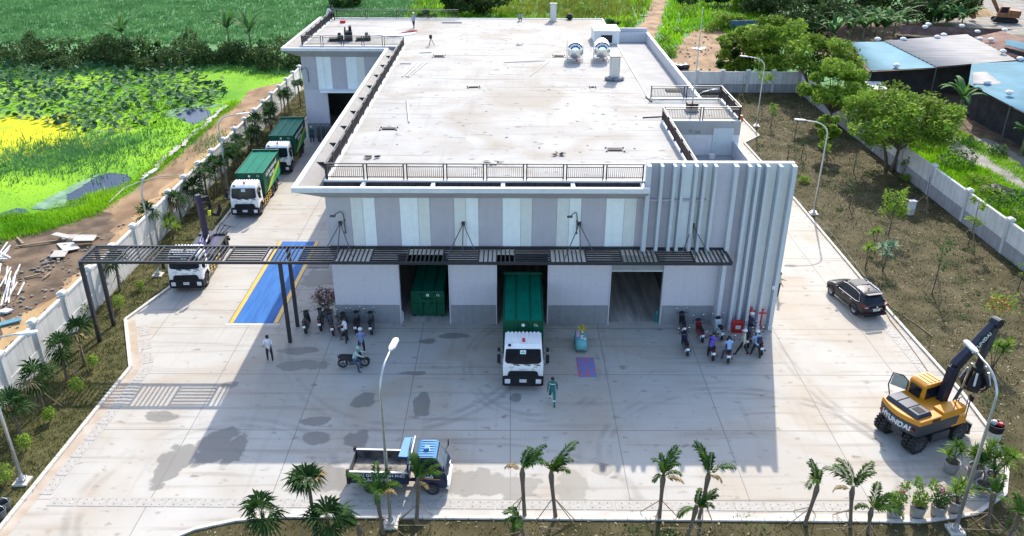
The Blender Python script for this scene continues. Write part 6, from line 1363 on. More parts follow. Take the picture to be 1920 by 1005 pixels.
def feather_palm(name, label, loc, seed, h=2.2, lean_az=0., L_=1.5, nf=7, up=(.7,1.45), group=None, dry=1):
    rng = random.Random(seed); t = thing(name, label, 'palm tree', loc, 0, group)
    lx, ly = rng.uniform(-.28,.32), rng.uniform(-.2,.2); h *= rng.uniform(.92,1.06); nf = max(4, nf-rng.randint(0,3)); m = MB()
    m.tube([(0,0,-.05),(lx*.4,ly*.4,h*.35),(lx*.8,ly*.8,h*.75),(lx,ly,h),(lx,ly,h+.35)], [.10,.08,.09,.13,.06], 8); m.build('trunk', mPalmT, t)
    V = []; F = []; D = []; DF = []
    for k in range(nf+dry):
        az = lean_az+rng.gauss(0,.75) if k % 3 else rng.uniform(0,6.28); e0 = rng.uniform(*up); l = L_*rng.uniform(.6,1.15); cur = rng.uniform(.6,2.3)
        if k >= nf: e0 = rng.uniform(.0,.5); l *= .6
        pts = []; p = np.array([lx,ly,h+.15]); N = 14
        for i in range(N+1):
            e = e0-cur*(i/N)**1.8; pts.append(p.copy()); p = p+np.array([math.cos(az)*math.cos(e), math.sin(az)*math.cos(e), math.sin(e)])*l/N
        s = np.array([-math.sin(az), math.cos(az), 0]); VV, FF = (D, DF) if k >= nf else (V, F)
        for i in range(N):
            b = len(VV); w = .018*(1-i/N)+.004; VV += [pts[i]-s*w, pts[i]+s*w, pts[i+1]+s*w, pts[i+1]-s*w]; FF.append((b,b+1,b+2,b+3))
            if i < 2: continue
            tn = (pts[i+1]-pts[i])/np.linalg.norm(pts[i+1]-pts[i])
            for sd in (-1, 1):
                for q in (0,.33,.66):
                    a0 = pts[i]*(1-q)+pts[i+1]*q; ll = .42*l*(.35+.65*math.sin(math.pi*min(1,(i+q)/N*.9+.12)))*rng.uniform(.6,1.1)*.72
                    dr = s*sd*.62+tn*.75+np.array([0,0,rng.uniform(-.25,.3)]); dr /= np.linalg.norm(dr); tip = a0+dr*ll-np.array([0,0,ll*rng.uniform(.1,.4)]); mid = a0+dr*ll*.5; ww = tn*.034
                    b = len(VV); VV += [a0, mid+ww, tip, mid-ww]; FF.append((b,b+1,b+2,b+3))
    fastmesh('crown', np.array(V), np.array(F), mFeather, t)
    if D: fastmesh('dry_leaves', np.array(D), np.array(DF), mDry, t)
    s = MB()
    for k in range(3): a = rng.uniform(0,6.28); s.tube([(math.cos(a)*.9,math.sin(a)*.9,0),(lx*.5,ly*.5,h*.5)], .022, 5)
    s.build('stake', mStake, t)
    return t
GL = 'fan palms along the left boundary wall'
lb = [(40,819),(82,769),(126,712),(159,685),(225,545),(283,455),(343,418),(372,392)]
ys = [G(*q, .03) for q in lb]
tail = [(-25.9,66.5),(-26.1,69.5),(-25.6,71.5),(-25.9,74.2),(-26.2,77.0),(-25.7,79.5),(-26.0,82.5),(-25.4,86),(-26.1,88.5),(-25.3,91.5),(-25.8,95),(-25.2,98.5),(-24.9,68),(-25.0,73),(-24.8,78.5),(-24.9,84)]
pl_ = sorted([(v.x, v.y) for v in ys]+tail, key=lambda q: q[1])
kinds = ['wind-blown fan palm with a dry pale leaf','small fan palm with a broken dry leaf','dense round fan palm','tall fan palm with spread leaves behind the front pergola post']
for k, (x, y) in enumerate(pl_):
    lab = (kinds[k]+', '+ORD[k]+' from the front') if k < 4 else f'fan palm, {ORD[k]} from the front in the row by the left boundary wall'
    fan_palm('fan_palm', lab, (x, y, .03), 100+k, h=random.uniform(1.9,2.4) if k < 8 else random.uniform(2.3,3.0), crown=random.uniform(1.2,1.45), dead=1 if k < 4 else (k % 3 == 0), tied=k > 8 and k % 2, group=GL)
def crownpos(px, py, z): v = G(px, py, z); return (v.x, v.y, .03)
GF = 'palms in the front verge'
for k, (px, py, z, lab) in enumerate(((490,962,2.5,'leftmost fan palm in the front verge, at the rounded corner of the lawn'),(580,905,2.9,'tallest fan palm in the front verge left of the tipper truck'),(612,968,2.1,'low fan palm right beneath the tallest one in the front verge'))):
    fan_palm('fan_palm', lab, crownpos(px, py, z), 300+k, h=z-.1, crown=1.3, dead=1 if k == 1 else 0, tied=(k == 1), group=GF)
ft = [(712,925,2.3,0.6,'leafy feather palm in front of the tipper bed beside the lamp pole',9),(672,985,1.5,2.5,'low feather palm at the foot of the lamp pole in the front verge',6),(775,895,2.7,.5,'feather palm with dry fronds in front of the tipper cab',8),(985,880,2.7,.4,'left upright feather palm of the pair in front of the middle truck',8),(985,965,1.5,4.6,'low dark feather palm under the left one of the pair',7),
      (1045,890,2.5,.2,'right leaning feather palm of the pair in front of the middle truck',8),(1245,888,2.6,.2,'feather palm with wind-swept fronds before the saw-tooth shadow',9),(1322,885,2.7,.1,'tall feather palm bending right before the saw-tooth shadow',8),(1296,950,1.7,.9,'short bright feather palm below the two by the saw-tooth shadow',7),
      (1525,905,2.4,1.2,'feather palm standing alone in the verge left of the potted plants',7),(1612,915,2.2,2.0,'feather palm with one tall arching frond left of the pots',7),(1640,952,1.5,.4,'low feather palm with dry lower fronds at the start of the pot row',8),(1872,925,1.9,.6,'feather palm at the right edge beyond the kerb curve',6),(1905,965,1.6,.4,'low feather palm in the bottom right corner of the garden',6),(20,-2,2.0,0,'',0)]
for k, (px, py, z, az, lab, nf) in enumerate(ft[:-1]): feather_palm('feather_palm', lab, crownpos(px, py, z), 400+k, h=z-.3, lean_az=az, nf=nf, L_=1.6 if z > 1.9 else 1.35, up=(.9,1.5) if z > 1.9 else (.5,1.3), group=GF)
# verge rails between the palms
for a, b, lab in (((725,985),(800,985),'thin white rail tied beside the lamp foot in the verge'),((1010,990),(1050,991),'thin white rail between the pair of feather palms'),((1240,990),(1310,991),'thin white rail between the wind-swept palms'),((1530,993),(1600,988),'thin rail by the lone feather palm'),((1800,992),(1880,994),'thin rail beside the lamp at the bottom right')):
    p, q = G(*a, .6), G(*b, .6); c = (p+q)/2; tag(MB().tube([p-c, q-c], .018, 5).build('tie_rail', mStraw, loc=c), lab, 'rail', 'tie rails in the front verge')
# shrubs on the left lawn
for k, (px, py, r) in enumerate(((50,845,.45),(96,790,.4),(148,738,.5),(176,690,.4),(225,580,.5),(265,545,.35),(330,500,.35),(12,905,.5),(160,600,.6),(300,432,.5))):
    t = thing('shrub', f'small green shrub, {ORD[k] if k < 7 else ["nearest to the bottom left lamp","against the left wall behind the pergola posts","among the palms beside the truck with the arm"][k-7]}'+(' from the front on the left lawn' if k < 7 else ''), 'shrub', G(px, py, .03), 0, 'shrubs on the left lawn')
    stems(t, [(r*.4,0,r*1.6),(-r*.3,r*.2,r*1.4),(0,-r*.3,r*1.3)], .014, z0=0); bush_leaves(t, (0,0,r*1.25), (r*.85,r*.85,r*1.0), 260, .065, mLeafA if k not in (8,) else mLeafB, seed=60+k)
for k, (px, py) in enumerate(((325,395),(322,382),(455,272),(470,262))):
    t = thing('dracaena', f'bright spiky dracaena {["on the left lawn left of the hook arm","behind the first one left of the hook arm","by the far palms near the wall","farthest by the palms near the wall"][k]}', 'plant', G(px, py+52 if k < 2 else py+20, .03), 0, 'dracaenas on the left lawn')
    tips = [(0,0,1.2),(.3,.1,.9),(-.3,-.1,1.0)]; stems(t, tips, .035, z0=0)
    for i, tp in enumerate(tips): rosette(t, tp, .7, 40, mLeafC, seed=k*9+i, wd=.035)
# ------------------------------------------------------------------ trees
def tree(name, label, base, crown_c, crown_r, seed, n=5200, leaf=.15, m=mLeafA, trunks=1, clumps=30, group=None, cat='tree', tr=.14, hollow=.55, mats2=None):
    """base point; crown centre and radii relative to the base"""
    rng = np.random.default_rng(seed); t = thing(name, label, cat, base, 0, group)
    cc = np.array(crown_c, float); rr = np.array(crown_r, float)
    q = rng.normal(size=(clumps, 3)); q /= np.linalg.norm(q, axis=1)[:, None]; q *= rng.uniform(hollow, .95, clumps)[:, None]; C = q*rr+cc
    cr = rng.uniform(.20, .36, clumps)*rr.mean()
    mb = MB()
    for k in range(trunks):
        a = k*2.1+seed; bx, by = (math.cos(a)*.35, math.sin(a)*.25) if trunks > 1 else (0, 0)
        fork = np.array([bx+cc[0]*.35+math.cos(a)*.6*(trunks > 1), by+cc[1]*.35+math.sin(a)*.6*(trunks > 1), max(.8,(cc[2]-rr[2])*.9)])
        mb.tube([(bx,by,-.2),((bx+fork[0])*.5+.1,(by+fork[1])*.5,fork[2]*.5),tuple(fork)], [tr*1.2,tr,tr*.8], 7)
        for i in range(k, clumps, trunks*2):
            e = C[i]; mid = fork*.45+e*.55+rng.normal(scale=.15, size=3); mb.tube([tuple(fork), tuple(mid), tuple(e)], [tr*.6,tr*.35,tr*.12], 5)
    mb.build('trunk', mBark, t)
    per = n//clumps; P = []
    for c, r in zip(C, cr):
        v = rng.normal(size=(per, 3)); v /= np.linalg.norm(v, axis=1)[:, None]; v *= (rng.uniform(.25, 1, per)**.5)[:, None]*r*np.array([1.15,1.15,.75]); P.append(v+c)
    V, F = leaf_quads(np.vstack(P), leaf, .35, .55, rng=rng)
    mi = None
    if mats2: mi = np.repeat((rng.random(clumps) < .4).astype(int), per)
    fastmesh('crown', V, F, [m]+(mats2 or []), t, mi)
    return t
GT = 'large trees beside the right boundary wall'
mLeafO = leafmat('leaf_olive_light', (.075,.13,.016), (.17,.25,.028), .8)
def tree_px(lab, base_px, cpx, cz, Y, rx, rz, seed, **k):
    """base on the ground; crown centre seen at cpx at depth Y"""
    b = G(*base_px, 0); d = FW + RT*((cpx[0]-960)/FPX) - UP*((cpx[1]-502.5)/FPX); s = Y/d.y; c = Vector((d.x*s, Y, H+d.z*s))
    return tree('leafy_tree', lab, b, c-b, (rx, rx*.9, rz), seed, group=GT, **k)
tree_px('wide three-stemmed tree leaning over the right boundary wall', (1668,318), (1690,222), 0, 75.5, 5.4, 2.7, 11, n=15000, leaf=.16, trunks=3, clumps=58, m=mLeafA, mats2=[mLeafO], tr=.16)
tree_px('dense rounded tree behind the second right-hand lamp', (1556,238), (1565,160), 0, 91, 3.9, 2.9, 12, n=10000, leaf=.17, clumps=40, m=mLeafA)
tree_px('bushy tree at the far corner of the right walls', (1500,185), (1540,105), 0, 104, 4.6, 3.0, 13, n=10000, leaf=.18, clumps=42, m=mLeafA, mats2=[mLeafO])
tree_px('tall yellow-green tree behind the far garden wall', (1462,130), (1450,85), 0, 112, 4.6, 4.0, 14, n=10000, leaf=.2, clumps=44, m=mLeafA, mats2=[mLeafO])
tree_px('narrower tree to the left behind the far garden wall', (1398,128), (1385,90), 0, 114, 3.0, 3.4, 15, n=7500, leaf=.2, clumps=34, m=mLeafA, mats2=[mLeafO])
tree_px('small shrubby tree left behind the far garden wall', (1372,122), (1366,105), 0, 116, 1.6, 2.2, 16, n=3000, leaf=.2, clumps=18, m=mLeafB)
tree_px('young leafy tree half under the dense tree by the wall', (1545,262), (1553,240), 0, 80, 1.6, 1.4, 17, n=2600, leaf=.14, clumps=16, m=mLeafA)
GB = 'dark trees in the background'
for k, (px, py, w_, h_, lab, mm) in enumerate(((905,28,5.6,5.5,'dark bushy tree at the top edge behind the depot roof',mHedge),(860,24,3.5,3.2,'mid green bush left of the dark tree behind the roof',mLeafB),(1505,64,8.0,6.5,'very dark broad tree behind the far garden trees',mHedge),(1445,30,6.5,5,'dark tree left at the top edge beside the broad dark one',mHedge),
        (1590,50,6.5,6,'dark tree between the broad dark tree and the banana clump',mHedge),(1700,45,7.5,5.5,'wide dark tree behind the banana clump and sheds',mHedge),(1775,42,6,5,'dark tree to the right behind the banana clump',mHedge),(1355,55,3.0,3.0,'bright bush on the left of the blue fence',mLeafA),(1345,12,3.5,3.0,'bush at the top edge near the dirt path',mLeafB),(1380,55,2.6,2.2,'yellow-green bush by the blue fence',mLeafC),(1290,10,2.5,2.2,'small bush near the top end of the dirt path',mLeafB),(1145,55,1.6,1.6,'small round bush left of the dirt path',mLeafB),(800,38,2.2,1.8,'low bush behind the far roof railing',mLeafB),(645,14,4,2.0,'low bush in the far field above the wing',mLeafB),(1395,20,4.5,3.4,'green bush between the top edge and the bright bush',mLeafA))):
    b = G(px, py, -.3); tree('background_tree' if w_ > 3.2 else 'bush', lab, b, (0,0,h_*.75 if w_ > 3.2 else h_*.5), (w_,w_*.9,h_*.75 if w_ > 3.2 else h_*.6), 500+k, n=5200 if w_ > 3.2 else 1800, leaf=.30 if w_ > 3.2 else .2, m=mm, clumps=int(26+w_*2), group=GB, cat='tree' if w_ > 3.2 else 'bush', tr=.2, hollow=.4)
for k, (x, y, w_, h_) in enumerate(((-90,205,6,4),(-55,215,7,4.5),(-20,212,7,5.5),(12,205,6,5),(35,215,7,5),(62,214,8,7),(92,214,9,7.5),(118,205,8,7),(140,215,9,6))):
    tree('background_tree', f'dark tree in the far tree line, {ORD[k]} from the left', (x,y,-.3), (0,0,h_*.7), (w_,w_*.8,h_*.7), 700+k, n=3200, leaf=.42, m=mHedge, clumps=30, group='far tree line', tr=.2, hollow=.4)
# bananas
def banana(loc, label, seed, h=2.6, L_=2.4, n=10, group='banana plants', fresh=1):
    rng = random.Random(seed); t = thing('banana_plant', label, 'banana plant', loc, 0, group)
    m = MB(); m.tube([(0,0,-.2),(.1,0,h*.5),(.05,.05,h)], [.2,.16,.10], 8); m.build('trunk', mat('banana_stem', (.12,.14,.05), .7, var=.3) if 'banana_stem' not in bpy.data.materials else bpy.data.materials['banana_stem'], t)
    V = []; F = []; MI = []
    for k in range(n):
        az = k*2.4+rng.uniform(-.3,.3); e0 = rng.uniform(.6,1.25); l = L_*rng.uniform(.75,1.1); cur = rng.uniform(.9,1.9); mi = 0
        if k < fresh: e0 = 1.4; cur = .25; mi = 1; l *= .75
        N = 8; p = np.array([.05,.05,h-.1]); s = np.array([-math.sin(az), math.cos(az), 0]); rows = []
        for i in range(N+1):
            e = e0-cur*(i/N)**1.5; w = (.04 if i == 0 else .34*math.sin(math.pi*min(1,.16+.84*i/N))**.7+.02)*(.6 if mi else 1)
            nn = np.array([-math.cos(az)*math.sin(e), -math.sin(az)*math.sin(e), math.cos(e)]); tear = .05*rng.uniform(-1,1)
            rows.append((p+s*w+nn*w*.35, p.copy(), p-s*w+nn*(w*.35+tear))); p = p+np.array([math.cos(az)*math.cos(e), math.sin(az)*math.cos(e), math.sin(e)])*l/N
        b = len(V)
        for r in rows: V += list(r)
        for i in range(N):
            for j in (0,1): F.append((b+i*3+j,b+i*3+j+1,b+i*3+j+4,b+i*3+j+3)); MI.append(mi)
    fastmesh('leaves', np.array(V), np.array(F), [mBanana, mBananaN], t, MI)
    return t
for k, (px, py, h, L_, lab) in enumerate(((230,78,4.0,4.4,'banana plant standing alone on the hedge bank at the left'),(292,76,1.8,2.2,'small banana plant with one bright new leaf on the hedge bank'),(428,74,4.4,4.6,'left banana plant of the pair on the hedge bank'),(468,76,4.0,4.6,'right banana plant of the pair on the hedge bank'))):
    p = G(px, py, -.3); p = Vector((p.x*.9, p.y*.9, -.3)); banana(p, lab, 30+k, h, L_, 11)
for k, (px, py, h, L_, lab) in enumerate(((1790,190,3.4,3.7,'large banana plant standing before the blue roofs'),(1745,200,2.0,2.2,'smaller banana plant left of the large one before the sheds'),(1912,240,2.2,2.0,'banana plant at the right edge under the shed eave'))):
    banana(G(px, py+52, -.25), lab, 40+k, h, L_, 13)
for k, (px, py) in enumerate(((1560,82),(1590,76),(1615,80),(1640,70),(1655,74),(1600,62),(1630,58),(1675,66),(1745,56),(1770,54),(1800,56))):
    banana(G(px, py, -.25), f'banana plant, {ORD[k]} from the left in the clump behind the sheds' if k < 8 else f'{ORD[k-8]} from the left of three banana plants behind the rusty roof', 60+k, 1.7+.3*(k % 3), 5.2, 14, 'banana clump behind the sheds', fresh=1 if k % 3 == 0 else 0)
# ------------------------------------------------------------------ young trees and plants in the right garden
def sapling(px, py, label, h, leaves, m, seed, stakes=3, spread=.5, low=.45):
    rng = random.Random(seed); t = thing('young_tree', label, 'young tree', G(px, py, .03), 0, 'young trees in the right garden'); mb = MB()
    mb.tube([(0,0,-.05),(.05,.02,h*.5),(-.03,.05,h)], [.05,.035,.015], 6); tips = []
    for k in range(9):
        z = h*rng.uniform(low,.95); a = rng.uniform(0,6.28); e = (math.cos(a)*spread*rng.uniform(.5,1.1), math.sin(a)*spread*rng.uniform(.5,1.1), z+spread*rng.uniform(.1,.6)); tips.append(e); mb.tube([(0,0,z),e], [.016,.006], 4)
    mb.build('trunk', mBark, t); s = MB()
    for k in range(stakes): a = k*2*math.pi/max(1,stakes)+.5; s.tube([(math.cos(a)*.8,math.sin(a)*.8,0),(math.cos(a)*.08,math.sin(a)*.08,min(1.6,h*.5))], .025, 5)
    if stakes: s.tube([(.25,.1,1.2),(-.25,.1,1.2)], .02, 4); s.tube([(.0,.25,1.15),(0,-.25,1.15)], .02, 4); s.build('stake', mStake, t)
    if leaves:
        g = np.random.default_rng(seed); P = np.vstack([g.normal(scale=spread*.30, size=(max(1,leaves//9),3))+np.array(e) for e in tips]); V, F = leaf_quads(P, .12, .2, .45, rng=g); fastmesh('foliage', V, F, m, t)
    return t
sapling(1665,442,'young leafy tree standing left of the meter box in the right garden',3.6,640,mLeafA,1,0,.75,.55)
sapling(1747,552,'thin staked sapling with sparse grey leaves in the middle of the right garden',4.0,110,mLeafB,2,4,.4)
sapling(1815,460,'staked young tree with broad drooping leaves near the right wall',3.8,260,mLeafA,3,3,.45)
sapling(1908,545,'staked young tree at the right edge by the wall',2.6,60,mLeafA,4,4,.4)
sapling(1730,395,'staked bare sapling right of the meter box against the wall',3.2,0,mLeafA,5,3,.3)
sapling(1592,390,'thin bare sapling left of the leafy young tree',2.6,40,mLeafB,6,3,.35)
sapling(1388,196,'staked young tree before the far garden wall left of the lamp',3.6,20,mLeafB,7,4,.4)
sapling(1428,205,'young tree with a broad bright crown before the far garden wall',4.4,330,mLeafA,8,0,.8,.75)
sapling(1488,268,'tall bare sapling in the far part of the right garden',4.2,15,mLeafB,9,0,.35)
sapling(1476,300,'short crooked bare sapling near the tall bare one',1.8,0,mLeafB,10,0,.4)
sapling(1537,322,'slender sapling with few leaves behind the second right lamp',4.0,120,mLeafA,11,0,.5)
sapling(1600,322,'bare pale sapling near the foot of the three-stemmed tree',2.8,0,mLeafB,12,0,.4)
sapling(1445,240,'small leafy sapling beside the far lamp',2.8,190,mLeafA,13,2,.45)
sapling(1502,268+30,'young tree with sparse leaves between the two far lamps',2.6,40,mLeafB,14,3,.35)
for k, (px, py, n, lab, mm) in enumerate(((1655,508,3,'cluster of pale variegated dracaenas in the middle of the right garden',mPad),(1622,503,2,'slim dracaena pair left of the variegated cluster',mLeafA),(1640,470,1,'single tall dracaena behind the variegated cluster',mLeafA),(1860,690,3,'green dracaenas behind the excavator grab',mLeafA),(1690,330,2,'leafy dark dracaena at the foot of the three-stemmed tree',mLeafA))):
    t = thing('dracaena', lab, 'plant', G(px, py, .03), 0, 'dracaenas in the right garden'); rng = random.Random(k+5); tips = [(rng.uniform(-.45,.45), rng.uniform(-.3,.3), rng.uniform(1.1,2.0)) for _ in range(n+1)]; stems(t, tips, .035, z0=0)
    for i, tp in enumerate(tips): rosette(t, tp, .62, 50, mm, seed=k*9+i, wd=.03)
t = thing('flowering_shrub', 'loose orange-flowering shrub behind the excavator boom tip', 'shrub', G(1868,610,.03)); stems(t, [(-.7,.3,1.8),(.6,-.2,1.5),(.1,.5,2.1),(-.3,-.5,1.3)], .02, z0=0)
bush_leaves(t, (0,0,1.5), (1.3,1.0,.8), 180, .11, mLeafC, seed=91); bush_leaves(t, (-.05,.1,1.45), (.85,.7,.55), 260, .07, mat('orange_flower', (.42,.15,.02), .6, var=.3, scale=3), 'blossom', seed=92)
for k, (px, py, r, lab) in enumerate(((1545,280,.8,'leafy weed clump at the foot of the dense tree'),(1508,342,.6,'low green weeds beside the finned wall corner'),(1700,338,.6,'green weeds under the three-stemmed tree'))):
    t = thing('weed_clump', lab, 'plant', G(px, py, .03)); bush_leaves(t, (0,0,r*.5), (r,r,r*.7), 240, .10, mLeafA, seed=95+k, hollow=.1)
# greenery outside the right wall
for k, (px, py, r, hh, lab, mm) in enumerate(((1760,268,2.2,1.4,'pale green creeper mound just outside the right wall by the tree',mLeafC),(1735,278,1.6,1.2,'creeper mound at the bend outside the right wall',mLeafA),(1795,310,1.8,1.3,'dark creeper bush outside the right wall',mLeafB),(1835,345,1.6,.6,'bright grass mound outside the right wall',mLeafC),(1893,395,1.8,1.5,'round dark green bush outside the right wall near the edge',mLeafB),(1852,372,1.3,.8,'small green bush beside the black sheet',mLeafA),(1918,420,1.3,.9,'low bush at the right edge outside the wall',mLeafA),(1870,290,1.0,.8,'grey-green weed clump on the gravel road',mLeafB))):
    t = thing('bush', lab, 'bush', G(px, py, -.25), 0, 'bushes outside the right wall'); bush_leaves(t, (0,0,hh*.35), (r,r,hh), int(420*r), .14, mm, seed=110+k, hollow=.5); stems(t, [(r*.3,0,hh*.7),(-r*.3,.2,hh*.6)], .03, z0=0)
m = MB(); 
for i in range(8): a = i*.8; m.m = Matrix.Translation((math.cos(a)*.7,math.sin(a)*.5,.3)) @ Matrix.Rotation(a,4,'Z') @ Matrix.Rotation(.5*math.sin(i*2),4,'X'); m.prism([(-.7,-.4),(.6,-.5),(.8,.3),(-.2,.6),(-.8,.2)],'z',0,.05)
tag(m.build('plastic_sheet', mBlackPl, loc=G(1868,362,-.25)), 'crumpled black plastic sheet lying outside the right wall', 'sheet')
t = thing('slat_fence', 'blue sheet fence behind the bushes near the far trees', 'fence', G(1368,58,-.25)); 
for k in range(6): MB().box(k*1.6,-.03+.25*k,0,k*1.6+1.5,.03+.25*k,1.8).build('panel', mat('blue_sheet', (.05,.12,.22), .5, var=.2) if k == 0 else bpy.data.materials['blue_sheet'], t)
# ------------------------------------------------------------------ metal sheds
mBlueR = mat('pale_blue_roof', (.11,.235,.30), .85, 0, var=.10, scale=.35, spec=.15); mGreyR = mat('grey_weathered_roof', (.30,.285,.275), .9, 0, var=0, spec=.1, col2=(.40,.385,.37), scale=.6, stretch=(.3,2,1)); mRustR = mat('rusty_roof', (.095,.050,.042), .9, 0, var=0, spec=.1, col2=(.15,.10,.085), scale=.7); mShedW = mat('dark_shed_wall', (.028,.026,.03), .9, var=.4, scale=1)
def roof_sheet(poly, m, parent, th=.05, pitch=.9):
    """corrugated sheet over a 3-D quad a,b,c,d: ridges run from edge a-b to edge d-c"""
    a, b, c, d = [Vector(p) for p in poly]; n = max(4, int((b-a).length/(pitch*.5))); V = []; F = []
    for i in range(n+1):
        f = i/n; z = .05*(i % 2); V += [a+(b-a)*f+Vector((0,0,z)), d+(c-d)*f+Vector((0,0,z)), a+(b-a)*f+Vector((0,0,z-th)), d+(c-d)*f+Vector((0,0,z-th))]
    for i in range(n): p, q = i*4, i*4+4; F += [(p,q,q+1,p+1),(p+2,p+3,q+3,q+2),(p,p+2,q+2,q),(p+1,q+1,q+3,p+3)]
    return fastmesh('roof', np.array([tuple(v) for v in V]), np.array(F), m, parent)
def vents(parent, pts):
    for p in pts:
        v = MB(); v.lathe([(.22,-.05),(.3,.1),(.42,.15),(.42,.3),(.25,.42),(.02,.46)], n=12); v.build('roof_vent', mWhite, parent, loc=p)
def shed(name, label, quads, walls, vpts=(), posts=()):
    o = Vector((*quads[0][0][0][:2], -.25)); t = thing(name, label, 'shed', o)
    for q, m in quads: roof_sheet([Vector(p)-o for p in q], m, t)
    for a, b, z0, z1 in walls:
        a, b = Vector((*a[:2], 0))-Vector((o.x,o.y,0)), Vector((*b[:2], 0))-Vector((o.x,o.y,0)); w_ = MB(); w_.bar(a+Vector((0,0,(z0+z1)/2)), b+Vector((0,0,(z0+z1)/2)), .1, z1-z0); w_.build('wall', mShedW, t)
    for p in posts: q = Vector((*p[:2],0))-Vector((o.x,o.y,0)); MB().tube([q, q+Vector((0,0,4.2))], .08, 6).build('post', mGreySteel, t)
    vents(t, [Vector(p)-o for p in vpts])
    return t
zf, zb = 3.9, 4.9
A0, A1, A2, A3 = G(1632,133,zf), G(1756,127,zf), G(1658,78,zb), G(1594,79,zb)
B1, B2, B3 = G(1908,113,zf+.35), G(1812,64,zb+.1), G(1660,77,zb+.05)
shed('metal_shed', 'open shed with pale blue and grey corrugated roof behind the right trees', [((A3,A0,A1,A2), mBlueR), (((A2+Vector((0,0,.1))),(A1+Vector((0,0,.1))),B1,B2), mGreyR)], [((A0+Vector((.4,3,0))),(A1+Vector((0,3,0))),-.2,3.3),((A1+Vector((0,3,0))),(B1+Vector((0,4,0))),-.2,3.3),(A0+Vector((.3,.5,0)),A3+Vector((.3,-.3,0)),-.2,3.6)], [G(1684,129,zf+.1)+Vector((0,.6,.1)), G(1645,76,zb), G(1693,76,zb), G(1757,72,zb), G(1769,68,zb)], [A0+Vector((.3,.4,0)), A1, B1])
C0, C1, C2, C3 = G(1816,158,zf), G(1990,248,zf), G(2150,104,zb), G(1822,119,zb-.1)
D0, D1 = G(1826,122,zb), G(1915,115,zb)
shed('metal_shed', 'open shed with bright blue roof and one grey patch at the right edge', [((C3,C0,C1,C2), mBlueR)], [(C0+Vector((1.5,2.5,0)),C1+Vector((2.5,1.5,0)),-.2,3.2)], [G(1843,163,zf)+Vector((.6,.4,.25)), G(1884,183,zf+.1)+Vector((.6,.4,.25)), G(1912,113,zb)], [C0, (C0+C1)/2, C1])
pch = [G(1822,138,4.5), G(1824,159,3.98), G(1880,160,4.08), G(1847,136,4.55)]
for v in pch: v.z += .12
o = thing('roof_patch', 'grey weathered sheet laid on the bright blue shed roof', 'roof sheet', pch[0]); roof_sheet([v-pch[0] for v in pch], mGreyR, o)
E0 = [G(1690,63,3.8), G(1832,70,3.8), G(1900,55,4.8), G(1684,47,4.8)]
shed('metal_shed', 'long shed with a dark rusty roof behind the grey and blue roofs', [((E0[3],E0[0],E0[1],E0[2]), mRustR)], [(E0[0]+Vector((0,.3,0)),E0[1]+Vector((0,.3,0)),-.2,3.7),(E0[0]+Vector((0,.3,0)),E0[3]+Vector((0,-.3,0)),-.2,3.7)], [G(1740,48,4.9),G(1734,53,4.6),G(1803,51,4.7),G(1832,62,4.2),G(1883,59,4.5)])
F0 = [G(1826,70,4.3), G(1925,122,4.3), G(1995,100,5.0), G(1880,58,5.0)]
shed('metal_shed', 'shed with a brown rusted roof at the right edge behind the blue one', [((F0[3],F0[0],F0[1],F0[2]), mRustR)], [(F0[0]+Vector((.4,.6,0)),F0[1]+Vector((.4,.6,0)),-.2,4.1)], [G(1834,79,4.4)+Vector((.3,.3,.2)), G(1858,77,4.6), G(1880,99,4.6)])
H0 = [G(1886,84,5.2), G(1960,104,5.2), G(1975,88,5.7), G(1886,74,5.7)]
shed('metal_shed', 'small blue roof raised above the brown rusted one at the right edge', [((H0[3],H0[0],H0[1],H0[2]), mBlueR)], [(H0[0]+Vector((.1,.2,0)),H0[1]+Vector((.1,.2,0)),-.2,5.1)])
J0 = [G(1622,168,2.4), G(1664,167,2.4), G(1650,153,2.6), G(1622,152,2.6)]
shed('lean_to', 'small white roofed lean-to under the blue shed eave', [((J0[3],J0[0],J0[1],J0[2]), mWhite)], [(J0[0]+Vector((.2,.4,0)),J0[1]+Vector((-.2,.4,0)),-.2,2.3)])
for k, (px, py, lab) in enumerate(((1640,40,'pale rusted sheets behind the blue shed'),)):
    pass
m = MB(); m.lathe([(7,0),(5,.9),(2.5,2.0),(.3,2.6)], n=14); tag(m.build('sand_heap', mTan, loc=G(1795,22,-.26)), 'tan heap of sand in the work yard at the top right', 'sand heap')
# ------------------------------------------------------------------ rubble, planks and sheets on the dirt strip
rng = random.Random(5)
for k, (px, py, w_, l_, rz, lab, mm) in enumerate(((128,462,1.1,2.2,.7,'large weathered board on top of the scrap heap by the dirt track',mConc),(112,478,1.0,1.2,.2,'pale square board at the bottom of the scrap heap',mCover),(150,448,2.4,.7,.1,'long grey board at the right of the scrap heap',mCover),(118,447,1.6,.6,-.3,'grey board at the back of the scrap heap',mCover),(160,455,1.5,.8,.15,'pale board under the long one in the scrap heap',mConc))):
    m = MB(); m.box(-w_/2,-l_/2,0,w_/2,l_/2,.05); o = tag(m.build('board', mm, loc=G(px, py, -.1)+Vector((0,0,.08*k))), lab, 'board'); o.rotation_euler = (.06*((k % 3)-1), .05, rz)
for k, (a, b, lab) in enumerate((((30,462),(110,450),'long thin timber lying left of the scrap heap'),((98,453),(152,437),'timber leaning over the top of the scrap heap'),((150,447),(185,444),'timber sticking out to the right of the scrap heap'),((32,445),(44,457),'short timber stuck in the mud bank'),((50,520),(75,513),'thin stick lying in the mud'),((82,522),(95,511),'short stick beside the thin one'),((0,608),(40,598),'blue plastic board beside the left wall'))):
    p, q = G(*a, -.08), G(*b, -.02); c = (p+q)/2; m = MB(); m.bar(p-c, q-c, .14 if k < 6 else .5, .08); tag(m.build('timber', mStake if k < 6 else mBlueR, loc=c), lab, 'timber')
